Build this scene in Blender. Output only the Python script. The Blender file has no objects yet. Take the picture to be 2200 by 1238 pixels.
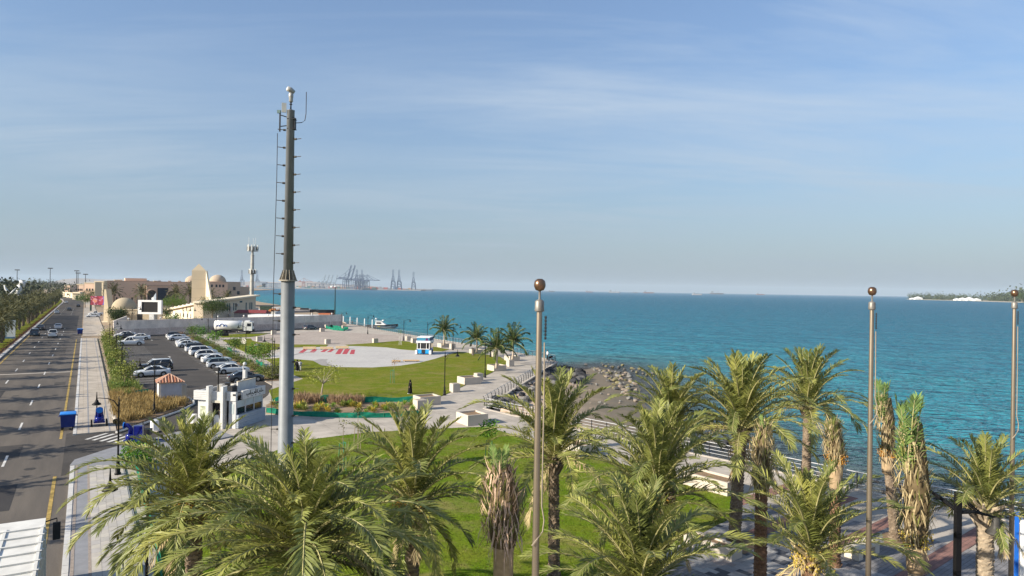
import bpy, bmesh, math, random
from mathutils import Vector, Matrix
R = math.radians
SC = bpy.context.scene
COL = SC.collection
# ---------------------------------------------------------------- camera
HC, F, ROLL = 13.0, 24 / 36 * 2200, R(0.88)
PITCH = math.atan((622.5 - 619) / F)
cd = bpy.data.cameras.new('camera'); cd.lens = 24; cd.sensor_width = 36; cd.clip_start = .3; cd.clip_end = 60000
cam = bpy.data.objects.new('camera', cd); COL.objects.link(cam); SC.camera = cam
cam.matrix_world = Matrix.Translation((0, 0, HC)) @ Matrix.Rotation(R(90) + PITCH, 4, 'X') @ Matrix.Rotation(ROLL, 4, 'Z')
# ---------------------------------------------------------------- sky and sun
SUN_EL = R(25); SH = Vector((.89, .45)).normalized()          # the way shadows fall on the ground
W = bpy.data.worlds.new('World'); SC.world = W; W.use_nodes = True
def world():
    nt = W.node_tree; N = nt.nodes; L = nt.links; N.clear()
    out = N.new('ShaderNodeOutputWorld'); bg = N.new('ShaderNodeBackground'); bg.inputs[1].default_value = .063
    sky = N.new('ShaderNodeTexSky'); sky.sky_type = 'NISHITA'; sky.sun_disc = False
    sky.sun_elevation = SUN_EL; sky.sun_rotation = math.atan2(-SH.x, -SH.y)
    sky.air_density = 1.25; sky.dust_density = .5; sky.ozone_density = 3.0; sky.altitude = 20
    tc = N.new('ShaderNodeTexCoord'); sp = N.new('ShaderNodeSeparateXYZ'); L.new(tc.outputs['Generated'], sp.inputs[0])
    def mth(op, a, b=None):
        m = N.new('ShaderNodeMath'); m.operation = op
        for i, v in enumerate((a, b)):
            if v is None: continue
            if isinstance(v, (int, float)): m.inputs[i].default_value = v
            else: L.new(v, m.inputs[i])
        return m.outputs[0]
    z = mth('MAXIMUM', sp.outputs[2], .03); zz = mth('ADD', z, .12)
    cx = N.new('ShaderNodeCombineXYZ'); L.new(mth('DIVIDE', sp.outputs[0], zz), cx.inputs[0]); L.new(mth('DIVIDE', sp.outputs[1], zz), cx.inputs[1])
    mp = N.new('ShaderNodeMapping'); mp.inputs['Rotation'].default_value = (0, 0, R(-24)); mp.inputs['Scale'].default_value = (.42, 1.5, 1); mp.inputs['Location'].default_value = (.9, .35, 0)
    L.new(cx.outputs[0], mp.inputs[0])
    nz = N.new('ShaderNodeTexNoise'); nz.inputs['Scale'].default_value = 1.25; nz.inputs['Detail'].default_value = 8; nz.inputs['Roughness'].default_value = .62; nz.inputs['Distortion'].default_value = .5
    L.new(mp.outputs[0], nz.inputs['Vector'])
    n2 = N.new('ShaderNodeTexNoise'); n2.inputs['Scale'].default_value = .35; n2.inputs['Detail'].default_value = 2; L.new(cx.outputs[0], n2.inputs['Vector'])
    r1 = N.new('ShaderNodeMapRange'); r1.inputs[1].default_value = .40; r1.inputs[2].default_value = .66; L.new(nz.outputs[0], r1.inputs[0])
    r2 = N.new('ShaderNodeMapRange'); r2.inputs[1].default_value = .34; r2.inputs[2].default_value = .56; L.new(n2.outputs[0], r2.inputs[0])
    f = mth('MULTIPLY', mth('MULTIPLY', r1.outputs[0], r2.outputs[0]), .55)
    gn = N.new('ShaderNodeMixRGB'); gn.blend_type = 'MULTIPLY'; gn.inputs[0].default_value = 1; gn.inputs[2].default_value = (1.30, 1.40, 1.62, 1); L.new(sky.outputs[0], gn.inputs[1])
    mx = N.new('ShaderNodeMixRGB'); L.new(f, mx.inputs[0]); L.new(gn.outputs[0], mx.inputs[1]); mx.inputs[2].default_value = (7.6, 8.4, 9.2, 1)
    # humid air: the same pale blue all round the horizon, thinning upwards
    ez = N.new('ShaderNodeMath'); ez.operation = 'EXPONENT'; L.new(mth('MULTIPLY', mth('MAXIMUM', sp.outputs[2], 0.), -3.3), ez.inputs[0])
    hz = N.new('ShaderNodeMixRGB'); L.new(mth('MULTIPLY', ez.outputs[0], .93), hz.inputs[0]); L.new(mx.outputs[0], hz.inputs[1]); hz.inputs[2].default_value = (2.66, 3.40, 4.28, 1)
    L.new(hz.outputs[0], bg.inputs[0]); L.new(bg.outputs[0], out.inputs[0])
world()
sd = bpy.data.lights.new('sun', 'SUN'); sd.energy = 5.0; sd.angle = R(.55); sd.color = (1, .91, .76)
sun = bpy.data.objects.new('sun', sd); COL.objects.link(sun)
sun.rotation_euler = Vector((SH.x * math.cos(SUN_EL), SH.y * math.cos(SUN_EL), -math.sin(SUN_EL))).to_track_quat('-Z', 'Y').to_euler()
SC.view_settings.view_transform = 'Standard'; SC.view_settings.look = 'None'; SC.view_settings.exposure = .82; SC.view_settings.gamma = 1
SC.cycles.use_denoising = True
SC.cycles.max_bounces = 6; SC.cycles.transparent_max_bounces = 8; SC.cycles.volume_bounces = 0
# ---------------------------------------------------------------- places
def ray(px, py):
    x = (px - 1100) / F; z = -(py - 619) / F
    c, s = math.cos(ROLL), math.sin(ROLL)
    xr, zr = x * c - z * s, x * s + z * c
    cp, sp = math.cos(PITCH), math.sin(PITCH)
    return Vector((xr, cp - zr * sp, sp + zr * cp))
def G(px, py, z=0.):
    """photo pixel -> the point of the level plane z it shows"""
    r = ray(px, py); t = (z - HC) / r.z
    return Vector((r.x * t, r.y * t, z))
def D(px, py, y):
    """photo pixel at a known distance y"""
    r = ray(px, py); t = y / r.y
    return Vector((r.x * t, y, HC + r.z * t))
UD, ND = Vector((-.53, .848, 0)).normalized(), Vector((.848, .53, 0)).normalized()
def BEND(u): return -max(0., u - 520) ** 2 / 4200
def UN(u, n, z=0.): return UD * u + ND * n + Vector((0, 0, z))
AU = math.atan2(UD.y, UD.x)          # heading along the road
AN = math.atan2(ND.y, ND.x)          # heading across it
RD = Vector((.63, -.777, 0)).normalized(); RP = Vector((.777, .63, 0)).normalized()   # along / across the plaza railing
# ---------------------------------------------------------------- materials
MATS = {}
def nodes(name):
    m = bpy.data.materials.new(name); m.use_nodes = True
    nt = m.node_tree
    return m, nt, nt.nodes, nt.links, nt.nodes['Principled BSDF']
def mat(name, c, rough=.75, metal=0., var=.15, scale=1., bump=0., bscale=None, spec=.18, c2=None, coat=0., rnd=0., obj=False, detail=4, trans=0.):
    if name in MATS: return MATS[name]
    m, nt, N, L, b = nodes(name)
    b.inputs['Roughness'].default_value = rough; b.inputs['Metallic'].default_value = metal
    b.inputs['Specular IOR Level'].default_value = spec; b.inputs['Coat Weight'].default_value = coat; b.inputs['Coat Roughness'].default_value = .06
    if obj:
        g = N.new('ShaderNodeTexCoord'); vec = g.outputs['Object']
    else:
        g = N.new('ShaderNodeNewGeometry'); vec = g.outputs['Position']
    nz = N.new('ShaderNodeTexNoise'); nz.inputs['Scale'].default_value = scale; nz.inputs['Detail'].default_value = detail; nz.inputs['Roughness'].default_value = .6
    L.new(vec, nz.inputs['Vector'])
    mr = N.new('ShaderNodeMapRange'); mr.inputs[1].default_value = .3; mr.inputs[2].default_value = .7; L.new(nz.outputs[0], mr.inputs[0])
    mx = N.new('ShaderNodeMixRGB'); L.new(mr.outputs[0], mx.inputs[0])
    c2 = c2 or tuple(min(.95, x * (1 + var)) for x in c); lo = tuple(x * (1 - var) for x in c)
    mx.inputs[1].default_value = (*lo, 1); mx.inputs[2].default_value = (*c2, 1)
    col = mx.outputs[0]
    if rnd:
        oi = N.new('ShaderNodeObjectInfo'); hs = N.new('ShaderNodeHueSaturation')
        m1 = N.new('ShaderNodeMapRange'); m1.inputs[3].default_value = 1 - rnd; m1.inputs[4].default_value = 1 + rnd; L.new(oi.outputs['Random'], m1.inputs[0])
        m2 = N.new('ShaderNodeMapRange'); m2.inputs[3].default_value = .5 + rnd * .05; m2.inputs[4].default_value = .5 - rnd * .05; L.new(oi.outputs['Random'], m2.inputs[0])
        L.new(m1.outputs[0], hs.inputs['Value']); L.new(m2.outputs[0], hs.inputs['Hue']); L.new(col, hs.inputs['Color']); col = hs.outputs[0]
    L.new(col, b.inputs['Base Color'])
    if bump:
        n3 = N.new('ShaderNodeTexNoise'); n3.inputs['Scale'].default_value = bscale or scale * 4; n3.inputs['Detail'].default_value = 4; L.new(vec, n3.inputs['Vector'])
        bp = N.new('ShaderNodeBump'); bp.inputs['Strength'].default_value = 1; bp.inputs['Distance'].default_value = bump; L.new(n3.outputs[0], bp.inputs['Height']); L.new(bp.outputs[0], b.inputs['Normal'])
    if trans:
        t = N.new('ShaderNodeBsdfTranslucent'); L.new(col, t.inputs[0]); ms = N.new('ShaderNodeMixShader'); ms.inputs[0].default_value = trans
        o = N['Material Output']; L.new(b.outputs[0], ms.inputs[1]); L.new(t.outputs[0], ms.inputs[2]); L.new(ms.outputs[0], o.inputs['Surface'])
    MATS[name] = m
    return m
# ---------------------------------------------------------------- mesh building
class MB:
    def __init__(s): s.v = []; s.f = []; s.m = []; s.k = 0
    def mi(s, k): s.k = k; return s
    def add(s, vs, fs):
        o = len(s.v); s.v += [tuple(p) for p in vs]
        for f in fs: s.f.append(tuple(i + o for i in f)); s.m.append(s.k)
        return s
    def box(s, c, d, rz=0., rx=0., taper=1.):
        x, y, z = d[0] / 2, d[1] / 2, d[2] / 2
        M = Matrix.Rotation(rz, 3, 'Z') @ Matrix.Rotation(rx, 3, 'Y'); c = Vector(c)
        vs = [c + M @ Vector((a * x * (taper if e > 0 else 1), b * y * (taper if e > 0 else 1), e * z)) for e in (-1, 1) for a, b in ((-1, -1), (1, -1), (1, 1), (-1, 1))]
        return s.add(vs, [(3, 2, 1, 0), (4, 5, 6, 7), (0, 1, 5, 4), (1, 2, 6, 5), (2, 3, 7, 6), (3, 0, 4, 7)])
    def tube(s, pts, rad, n=8, cap=True):
        pts = [Vector(p) for p in pts]
        if isinstance(rad, (int, float)): rad = [rad] * len(pts)
        rings = []
        for i, p in enumerate(pts):
            t = (pts[min(i + 1, len(pts) - 1)] - pts[max(i - 1, 0)]).normalized()
            a = t.cross(Vector((0, 0, 1)) if abs(t.z) < .9 else Vector((1, 0, 0))).normalized(); b = a.cross(t)
            rings.append([p + (a * math.cos(q) + b * math.sin(q)) * rad[i] for q in [2 * math.pi * k / n for k in range(n)]])
        fs = [(i * n + k, i * n + (k + 1) % n, (i + 1) * n + (k + 1) % n, (i + 1) * n + k) for i in range(len(pts) - 1) for k in range(n)]
        if cap: fs += [tuple(range(n - 1, -1, -1)), tuple((len(pts) - 1) * n + k for k in range(n))]
        return s.add([p for r in rings for p in r], [tuple(reversed(f)) for f in fs])
    def lathe(s, prof, n=12, c=(0, 0, 0), sx=1., sy=1.):
        c = Vector(c); vs = []
        for r, z in prof: vs += [c + Vector((r * sx * math.cos(2 * math.pi * k / n), r * sy * math.sin(2 * math.pi * k / n), z)) for k in range(n)]
        m = len(prof)
        fs = [(i * n + k, i * n + (k + 1) % n, (i + 1) * n + (k + 1) % n, (i + 1) * n + k) for i in range(m - 1) for k in range(n)]
        fs += [tuple(range(n - 1, -1, -1)), tuple((m - 1) * n + k for k in range(n))]
        return s.add(vs, fs)
    def prism(s, poly, z0, z1, bottom=True):
        n = len(poly); a = sum(poly[i][0] * poly[(i + 1) % n][1] - poly[(i + 1) % n][0] * poly[i][1] for i in range(n))
        if a < 0: poly = list(reversed(poly))
        vs = [(p[0], p[1], z0) for p in poly] + [(p[0], p[1], z1) for p in poly]
        fs = [tuple(range(n, 2 * n))] + [(i, (i + 1) % n, n + (i + 1) % n, n + i) for i in range(n)]
        if bottom: fs.append(tuple(range(n - 1, -1, -1)))
        return s.add(vs, fs)
    def wall(s, a, b, z0, z1, th):
        a, b = Vector((a[0], a[1], 0)), Vector((b[0], b[1], 0)); d = (b - a).normalized(); q = Vector((-d.y, d.x, 0)) * th / 2
        return s.prism([a - q, b - q, b + q, a + q], z0, z1)
    def mesh(s, name, mats, smooth=False):
        me = bpy.data.meshes.new(name); me.from_pydata(s.v, [], s.f)
        for m in (mats if isinstance(mats, (list, tuple)) else [mats]): me.materials.append(m)
        if s.k or any(s.m): me.polygons.foreach_set('material_index', s.m)
        if smooth: me.polygons.foreach_set('use_smooth', [len(f) <= 4 for f in s.f])
        me.update(); return me
    def build(s, name, mats, parent=None, smooth=False, **kw): return ob(name, s.mesh(name, mats, smooth), parent, **kw)
def ob(name, me, parent=None, loc=None, rz=0., sc=None, label=None, cat=None, group=None, kind=None):
    o = bpy.data.objects.new(name, me); COL.objects.link(o)
    if parent: o.parent = parent
    if loc is not None: o.location = loc
    if rz: o.rotation_euler = (0, 0, rz)
    if sc is not None: o.scale = sc if isinstance(sc, (tuple, list)) else (sc, sc, sc)
    if label: o['label'] = label
    if cat: o['category'] = cat
    if group: o['group'] = group
    if kind: o['kind'] = kind
    return o
def thing(name, label, cat, loc=(0, 0, 0), rz=0., group=None, sc=None): return ob(name, None, None, loc, rz, sc, label, cat, group)
def copy_tree(o, parent=None, **kw):
    c = o.copy(); COL.objects.link(c); c.parent = parent
    for ch in [x for x in o.children]: copy_tree(ch, c)
    for k, v in kw.items():
        if k == 'loc': c.location = v
        elif k == 'rz': c.rotation_euler = (0, 0, v)
        elif k == 'sc': c.scale = (v, v, v)
        elif k in ('label', 'group', 'category'): c[k] = v
    return c
def slab(name, pix, z0, z1, m, kind='structure', world=False, label=None, parent=None):
    pts = pix if world else [G(x, y) for x, y in pix]
    return MB().prism(pts, z0, z1, False).build(name, m, parent, kind=kind, label=label)
def pxdist(p, poly):
    best = 1e9
    for a, b in zip(poly[:-1], poly[1:]):
        ax, ay = a[0], a[1]; dx, dy = b[0] - ax, b[1] - ay
        t = max(0, min(1, ((p[0] - ax) * dx + (p[1] - ay) * dy) / (dx * dx + dy * dy)))
        best = min(best, math.hypot(p[0] - ax - t * dx, p[1] - ay - t * dy))
    return best
def inside(p, poly):
    r = False; j = len(poly) - 1
    for i in range(len(poly)):
        a, b = poly[i], poly[j]
        if (a[1] > p[1]) != (b[1] > p[1]) and p[0] < (b[0] - a[0]) * (p[1] - a[1]) / (b[1] - a[1]) + a[0]: r = not r
        j = i
    return r
# ================================================================ ground, sea, roads
rnd = random.Random(7)
def ground_mat(name, c, c2, s1, s2, rough=.9, bump=.0, bscale=8., mixamt=.5, streak=None):
    """two noises: broad patches and fine grain, all in world space"""
    m, nt, N, L, b = nodes(name); b.inputs['Roughness'].default_value = rough; b.inputs['Specular IOR Level'].default_value = .04
    g = N.new('ShaderNodeNewGeometry'); v = g.outputs['Position']
    if streak:
        mp = N.new('ShaderNodeMapping'); mp.vector_type = 'TEXTURE'; mp.inputs['Rotation'].default_value = (0, 0, streak[0]); mp.inputs['Scale'].default_value = (streak[1], streak[2], 1); L.new(v, mp.inputs[0]); v1 = mp.outputs[0]
    else: v1 = v
    a = N.new('ShaderNodeTexNoise'); a.inputs['Scale'].default_value = s1; a.inputs['Detail'].default_value = 5; a.inputs['Roughness'].default_value = .65; L.new(v1, a.inputs['Vector'])
    f = N.new('ShaderNodeTexNoise'); f.inputs['Scale'].default_value = s2; f.inputs['Detail'].default_value = 5; f.inputs['Roughness'].default_value = .7; L.new(v, f.inputs['Vector'])
    ra = N.new('ShaderNodeMapRange'); ra.inputs[1].default_value = .35; ra.inputs[2].default_value = .68; L.new(a.outputs[0], ra.inputs[0])
    mx = N.new('ShaderNodeMixRGB'); L.new(ra.outputs[0], mx.inputs[0]); mx.inputs[1].default_value = (*c, 1); mx.inputs[2].default_value = (*c2, 1)
    rf = N.new('ShaderNodeMapRange'); rf.inputs[1].default_value = .25; rf.inputs[2].default_value = .75; rf.inputs[3].default_value = 1 - mixamt; rf.inputs[4].default_value = 1 + mixamt; L.new(f.outputs[0], rf.inputs[0])
    vm = N.new('ShaderNodeVectorMath'); vm.operation = 'SCALE'; L.new(mx.outputs[0], vm.inputs[0]); L.new(rf.outputs[0], vm.inputs['Scale'])
    L.new(vm.outputs[0], b.inputs['Base Color'])
    if bump:
        n3 = N.new('ShaderNodeTexNoise'); n3.inputs['Scale'].default_value = bscale; n3.inputs['Detail'].default_value = 5; L.new(v, n3.inputs['Vector'])
        bp = N.new('ShaderNodeBump'); bp.inputs['Distance'].default_value = bump; L.new(n3.outputs[0], bp.inputs['Height']); L.new(bp.outputs[0], b.inputs['Normal'])
    MATS[name] = m; return m
def brick_mat(name, c1, c2, mortar, bw, bh, rot, rough=.85, off=.5, msize=.012):
    m, nt, N, L, b = nodes(name); b.inputs['Roughness'].default_value = rough; b.inputs['Specular IOR Level'].default_value = .04
    g = N.new('ShaderNodeNewGeometry'); mp = N.new('ShaderNodeMapping'); mp.vector_type = 'TEXTURE'; mp.inputs['Rotation'].default_value = (0, 0, rot); L.new(g.outputs['Position'], mp.inputs[0])
    t = N.new('ShaderNodeTexBrick'); t.inputs['Scale'].default_value = 1; t.inputs['Brick Width'].default_value = bw; t.inputs['Row Height'].default_value = bh; t.inputs['Mortar Size'].default_value = msize; t.offset = off
    t.inputs['Color1'].default_value = (*c1, 1); t.inputs['Color2'].default_value = (*c2, 1); t.inputs['Mortar'].default_value = (*mortar, 1); L.new(mp.outputs[0], t.inputs['Vector'])
    f = N.new('ShaderNodeTexNoise'); f.inputs['Scale'].default_value = .7; f.inputs['Detail'].default_value = 6; L.new(g.outputs['Position'], f.inputs['Vector'])
    rf = N.new('ShaderNodeMapRange'); rf.inputs[1].default_value = .3; rf.inputs[2].default_value = .7; rf.inputs[3].default_value = .72; rf.inputs[4].default_value = 1.16; f.inputs['Scale'].default_value = .45; f.inputs['Roughness'].default_value = .68; L.new(f.outputs[0], rf.inputs[0])
    vm = N.new('ShaderNodeVectorMath'); vm.operation = 'SCALE'; L.new(t.outputs[0], vm.inputs[0]); L.new(rf.outputs[0], vm.inputs['Scale']); L.new(vm.outputs[0], b.inputs['Base Color'])
    bp = N.new('ShaderNodeBump'); bp.inputs['Distance'].default_value = .01; bp.invert = True; L.new(t.outputs['Fac'], bp.inputs['Height']); L.new(bp.outputs[0], b.inputs['Normal'])
    MATS[name] = m; return m
SAND = ground_mat('sand', (.36, .28, .20), (.30, .23, .16), .15, 3., bump=.02, mixamt=.2)
ASPH = ground_mat('asphalt', (.150, .130, .110), (.098, .088, .079), .5, 14., rough=.85, bump=.004, bscale=60, mixamt=.22, streak=(AU, 9, 1))
ASPH2 = ground_mat('parking asphalt', (.088, .080, .073), (.064, .059, .055), .2, 10., rough=.85, bump=.004, bscale=60, mixamt=.25)
ASPHD = ground_mat('fresh asphalt', (.055, .052, .052), (.066, .062, .060), .3, 10., rough=.8, mixamt=.2)
PAVE = ground_mat('pale paving', (.44, .39, .33), (.38, .34, .30), .12, 2., mixamt=.1)
PAVES = brick_mat('paving slabs', (.45, .40, .34), (.41, .365, .31), (.33, .29, .25), 3.2, 2.4, AU, off=0, msize=.03)
PADM = ground_mat('pad concrete', (.47, .45, .42), (.41, .39, .37), .15, 1.5, mixamt=.12)
LAWN = ground_mat('lawn grass', (.100, .150, .009), (.150, .158, .016), .16, 5., bump=.05, bscale=9, mixamt=.45)
LAWN2 = ground_mat('near lawn grass', (.080, .160, .007), (.150, .165, .022), .28, 7., bump=.06, bscale=12, mixamt=.5)
def lawn_mat(name, g1, g2, dry, s1):
    m = ground_mat(name, g1, g2, s1, 6., bump=.05, bscale=10, mixamt=.5); nt = m.node_tree; N = nt.nodes; L = nt.links; b = N['Principled BSDF']
    src = b.inputs['Base Color'].links[0].from_socket; g = N.new('ShaderNodeNewGeometry')
    a = N.new('ShaderNodeTexNoise'); a.inputs['Scale'].default_value = .33; a.inputs['Detail'].default_value = 7; a.inputs['Roughness'].default_value = .72; a.inputs['Distortion'].default_value = .6; L.new(g.outputs['Position'], a.inputs['Vector'])
    r = N.new('ShaderNodeMapRange'); r.inputs[1].default_value = .49; r.inputs[2].default_value = .68; r.inputs[4].default_value = .9; L.new(a.outputs[0], r.inputs[0])
    mx = N.new('ShaderNodeMixRGB'); L.new(r.outputs[0], mx.inputs[0]); L.new(src, mx.inputs[1]); mx.inputs[2].default_value = (*dry, 1); L.new(mx.outputs[0], b.inputs['Base Color'])
    return m
LAWN = lawn_mat('lawn grass', (.115, .152, .009), (.160, .162, .018), (.235, .19, .07), .16); LAWN2 = lawn_mat('near lawn grass', (.092, .158, .007), (.145, .168, .018), (.225, .19, .07), .28)
SOIL = ground_mat('planting soil', (.20, .135, .085), (.27, .19, .12), .6, 6., bump=.03, mixamt=.3)
CONC = mat('pale concrete', (.50, .44, .37), .85, var=.08, scale=.8, bump=.003, bscale=20)
KERB = mat('kerb stone', (.52, .50, .47), .85, var=.14, scale=1.2)
WHITEP = mat('white road paint', (.56, .54, .50), .8, var=.35, scale=2.)
YELP = mat('yellow road paint', (.36, .25, .075), .8, var=.5, scale=1.8)
REDP = mat('red floor paint', (.40, .06, .07), .7, var=.15, scale=2)
PLAZA = brick_mat('grey plaza pavers', (.26, .25, .25), (.20, .195, .20), (.15, .145, .14), .42, .21, math.atan2(RP.y, RP.x))
REDB = brick_mat('red plaza pavers', (.30, .165, .135), (.25, .14, .12), (.19, .13, .11), .42, .21, math.atan2(RP.y, RP.x))
# ---- land with its sea wall
COAST = [G(*p) for p in [(2200, 1128), (1906, 1068), (1841, 1054), (1667, 1014), (1565, 992), (1446, 967), (1240, 924), (1097, 893), (1040, 879), (1098, 840), (1197, 778),
         (1152, 766.5), (1041, 745.5), (931, 728.5), (865, 717.5), (800, 706.5), (745, 695.5), (722, 684)]]
FARC = [G(672, 668.5), G(664, 663.5), G(610, 657), G(560, 649), G(520, 640), G(500, 633), Vector((-560, 1300, 0)), Vector((-900, 2600, 0)), Vector((-4000, 9000, 0)), Vector((-14000, 9000, 0)), Vector((-14000, -400, 0)), Vector((400, -400, 0))]
EXT = COAST[0] + RD * 160
slab('ground', [EXT] + COAST + FARC, -6, -.03, SAND, world=True)
# ---- beach and sea bed
BEACH = [(p.x, p.y) for p in [G(*q, -1.5) for q in [(1030, 893), (1195, 795), (1236, 792), (1290, 789), (1345, 802), (1372, 830), (1385, 868), (1425, 908), (1490, 950), (1440, 985), (1240, 940), (1097, 910)]]]
WLINE = BEACH[1:9] + [(p.x, p.y) for p in [G(1667, 1018, -1.5), G(2200, 1135, -1.5)]] + [(EXT.x, EXT.y)]
def bed_h(x, y):
    d = pxdist((x, y), WLINE)
    n = .10 * math.sin(x * .9 + y * .4) * math.sin(y * .7 - x * .3)
    if inside((x, y), BEACH): return -1.5 + min(1.15, .085 * d) + n * .5 * min(1, d / 3)
    return -1.5 - min(3.5, .055 * d) + n * min(1, d / 6)
def shore():
    b = MB(); nx, ny = 110, 150; xs = [-14 + 84 * i / nx for i in range(nx + 1)]; ys = [26 + 150 * j / ny for j in range(ny + 1)]
    vs = [(x, y, bed_h(x, y)) for y in ys for x in xs]
    fs = [(j * (nx + 1) + i, j * (nx + 1) + i + 1, (j + 1) * (nx + 1) + i + 1, (j + 1) * (nx + 1) + i) for j in range(ny) for i in range(nx)]
    b.add(vs, fs)
    m, nt, N, L, p = nodes('beach sand'); p.inputs['Roughness'].default_value = .9
    g = N.new('ShaderNodeNewGeometry'); s = N.new('ShaderNodeSeparateXYZ'); L.new(g.outputs['Position'], s.inputs[0])
    nz = N.new('ShaderNodeTexNoise'); nz.inputs['Scale'].default_value = .45; nz.inputs['Detail'].default_value = 6; L.new(g.outputs['Position'], nz.inputs['Vector'])
    ad = N.new('ShaderNodeMath'); ad.operation = 'MULTIPLY_ADD'; ad.inputs[1].default_value = .7; L.new(nz.outputs[0], ad.inputs[0]); L.new(s.outputs[2], ad.inputs[2])
    cr = N.new('ShaderNodeValToRGB'); e = cr.color_ramp.elements
    mr = N.new('ShaderNodeMapRange'); mr.inputs[1].default_value = -1.6; mr.inputs[2].default_value = .1; L.new(ad.outputs[0], mr.inputs[0]); L.new(mr.outputs[0], cr.inputs[0])
    e[0].position = 0; e[0].color = (.085, .08, .065, 1); e[1].position = .95; e[1].color = (.46, .34, .24, 1)
    for q, c in ((.30, (.12, .10, .07)), (.56, (.18, .14, .09)), (.70, (.25, .19, .13)), (.84, (.42, .31, .22))): k = e.new(q); k.color = (*c, 1)
    L.new(cr.outputs[0], p.inputs['Base Color'])
    n3 = N.new('ShaderNodeTexNoise'); n3.inputs['Scale'].default_value = 3; n3.inputs['Detail'].default_value = 6; L.new(g.outputs['Position'], n3.inputs['Vector'])
    bp = N.new('ShaderNodeBump'); bp.inputs['Distance'].default_value = .06; L.new(n3.outputs[0], bp.inputs['Height']); L.new(bp.outputs[0], p.inputs['Normal'])
    b.build('beach', m, kind='structure', smooth=True)
shore()
def sea():
    nx, ny = 170, 170
    xs = [18 + 9 * math.sinh(-7.6 + 15.2 * i / nx) for i in range(nx + 1)]
    ys = [95 + 9 * math.sinh(-3.2 + 11.3 * j / ny) for j in range(ny + 1)]
    b = MB(); vs = [(x, y, -1.5) for y in ys for x in xs]
    fs = [(j * (nx + 1) + i, j * (nx + 1) + i + 1, (j + 1) * (nx + 1) + i + 1, (j + 1) * (nx + 1) + i) for j in range(ny) for i in range(nx)]
    b.add(vs, fs)
    coastl = [(p.x, p.y) for p in COAST[10:]] + [(p.x, p.y) for p in FARC[:6]]
    dist = [min(pxdist(v, WLINE), 14 + .9 * pxdist(v, coastl)) for v in vs]
    m, nt, N, L, p = nodes('sea water')
    at = N.new('ShaderNodeAttribute'); at.attribute_name = 'shore_distance'
    g = N.new('ShaderNodeNewGeometry')
    n0 = N.new('ShaderNodeTexNoise'); n0.inputs['Scale'].default_value = .03; n0.inputs['Detail'].default_value = 6; n0.inputs['Roughness'].default_value = .65; m0 = N.new('ShaderNodeMapping'); m0.inputs['Rotation'].default_value = (0, 0, R(15)); m0.inputs['Scale'].default_value = (.5, 1.6, 1); L.new(g.outputs['Position'], m0.inputs[0]); L.new(m0.outputs[0], n0.inputs['Vector'])
    # depth -> colour of the water body; noise streaks also paint in wave contrast
    lg = N.new('ShaderNodeMath'); lg.operation = 'LOGARITHM'; lg.inputs[1].default_value = 10
    a1 = N.new('ShaderNodeMath'); a1.operation = 'ADD'; a1.inputs[1].default_value = 1; L.new(at.outputs['Fac'], a1.inputs[0]); L.new(a1.outputs[0], lg.inputs[0])
    jt = N.new('ShaderNodeMath'); jt.operation = 'MULTIPLY_ADD'; jt.inputs[1].default_value = 1.15; L.new(n0.outputs[0], jt.inputs[0]); L.new(lg.outputs[0], jt.inputs[2])
    mr = N.new('ShaderNodeMapRange'); mr.inputs[1].default_value = .55; mr.inputs[2].default_value = 4.05; L.new(jt.outputs[0], mr.inputs[0])
    cr = N.new('ShaderNodeValToRGB'); L.new(mr.outputs[0], cr.inputs[0]); e = cr.color_ramp.elements
    e[0].position = .10; e[0].color = (.10, .105, .095, 1); e[1].position = 1; e[1].color = (.013, .122, .212, 1)
    for q, c in ((.22, (.095, .13, .13)), (.34, (.05, .18, .20)), (.46, (.028, .235, .295)), (.60, (.018, .182, .262)), (.78, (.013, .138, .222))): k = e.new(q); k.color = (*c, 1)
    prev = None
    for sc, st, dist_, rot in ((.22, (1, 2.4, 1), 3.0, 20), (.7, (1, 2.2, 1), .85, 8), (.05, (1, 2.2, 1), 4.0, 28)):
        mp = N.new('ShaderNodeMapping'); mp.inputs['Rotation'].default_value = (0, 0, R(rot)); mp.inputs['Scale'].default_value = st; L.new(g.outputs['Position'], mp.inputs[0])
        w = N.new('ShaderNodeTexNoise'); w.inputs['Scale'].default_value = sc; w.inputs['Detail'].default_value = 3; w.inputs['Roughness'].default_value = .55; L.new(mp.outputs[0], w.inputs['Vector'])
        bp = N.new('ShaderNodeBump'); bp.inputs['Distance'].default_value = dist_; L.new(w.outputs[0], bp.inputs['Height'])
        if prev: L.new(prev, bp.inputs['Normal'])
        prev = bp.outputs[0]
    # rough sea: a mat body of colour under a limited mirror, clear at the very edge
    N.remove(p); df = N.new('ShaderNodeBsdfDiffuse'); L.new(cr.outputs[0], df.inputs[0]); L.new(prev, df.inputs['Normal'])
    gl = N.new('ShaderNodeBsdfGlossy'); gl.inputs['Roughness'].default_value = .18; L.new(prev, gl.inputs['Normal'])
    fr = N.new('ShaderNodeFresnel'); fr.inputs['IOR'].default_value = 1.33; L.new(prev, fr.inputs['Normal'])
    fm = N.new('ShaderNodeMath'); fm.operation = 'MINIMUM'; fm.inputs[1].default_value = .7; f2 = N.new('ShaderNodeMath'); f2.operation = 'MULTIPLY'; f2.inputs[1].default_value = .95; L.new(fr.outputs[0], f2.inputs[0]); L.new(f2.outputs[0], fm.inputs[0])
    tr = N.new('ShaderNodeBsdfTransparent'); ra = N.new('ShaderNodeMapRange'); ra.inputs[1].default_value = 0; ra.inputs[2].default_value = 18; ra.inputs[3].default_value = .55; ra.inputs[4].default_value = 0; L.new(at.outputs['Fac'], ra.inputs[0])
    m1 = N.new('ShaderNodeMixShader'); L.new(ra.outputs[0], m1.inputs[0]); L.new(df.outputs[0], m1.inputs[1]); L.new(tr.outputs[0], m1.inputs[2])
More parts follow.
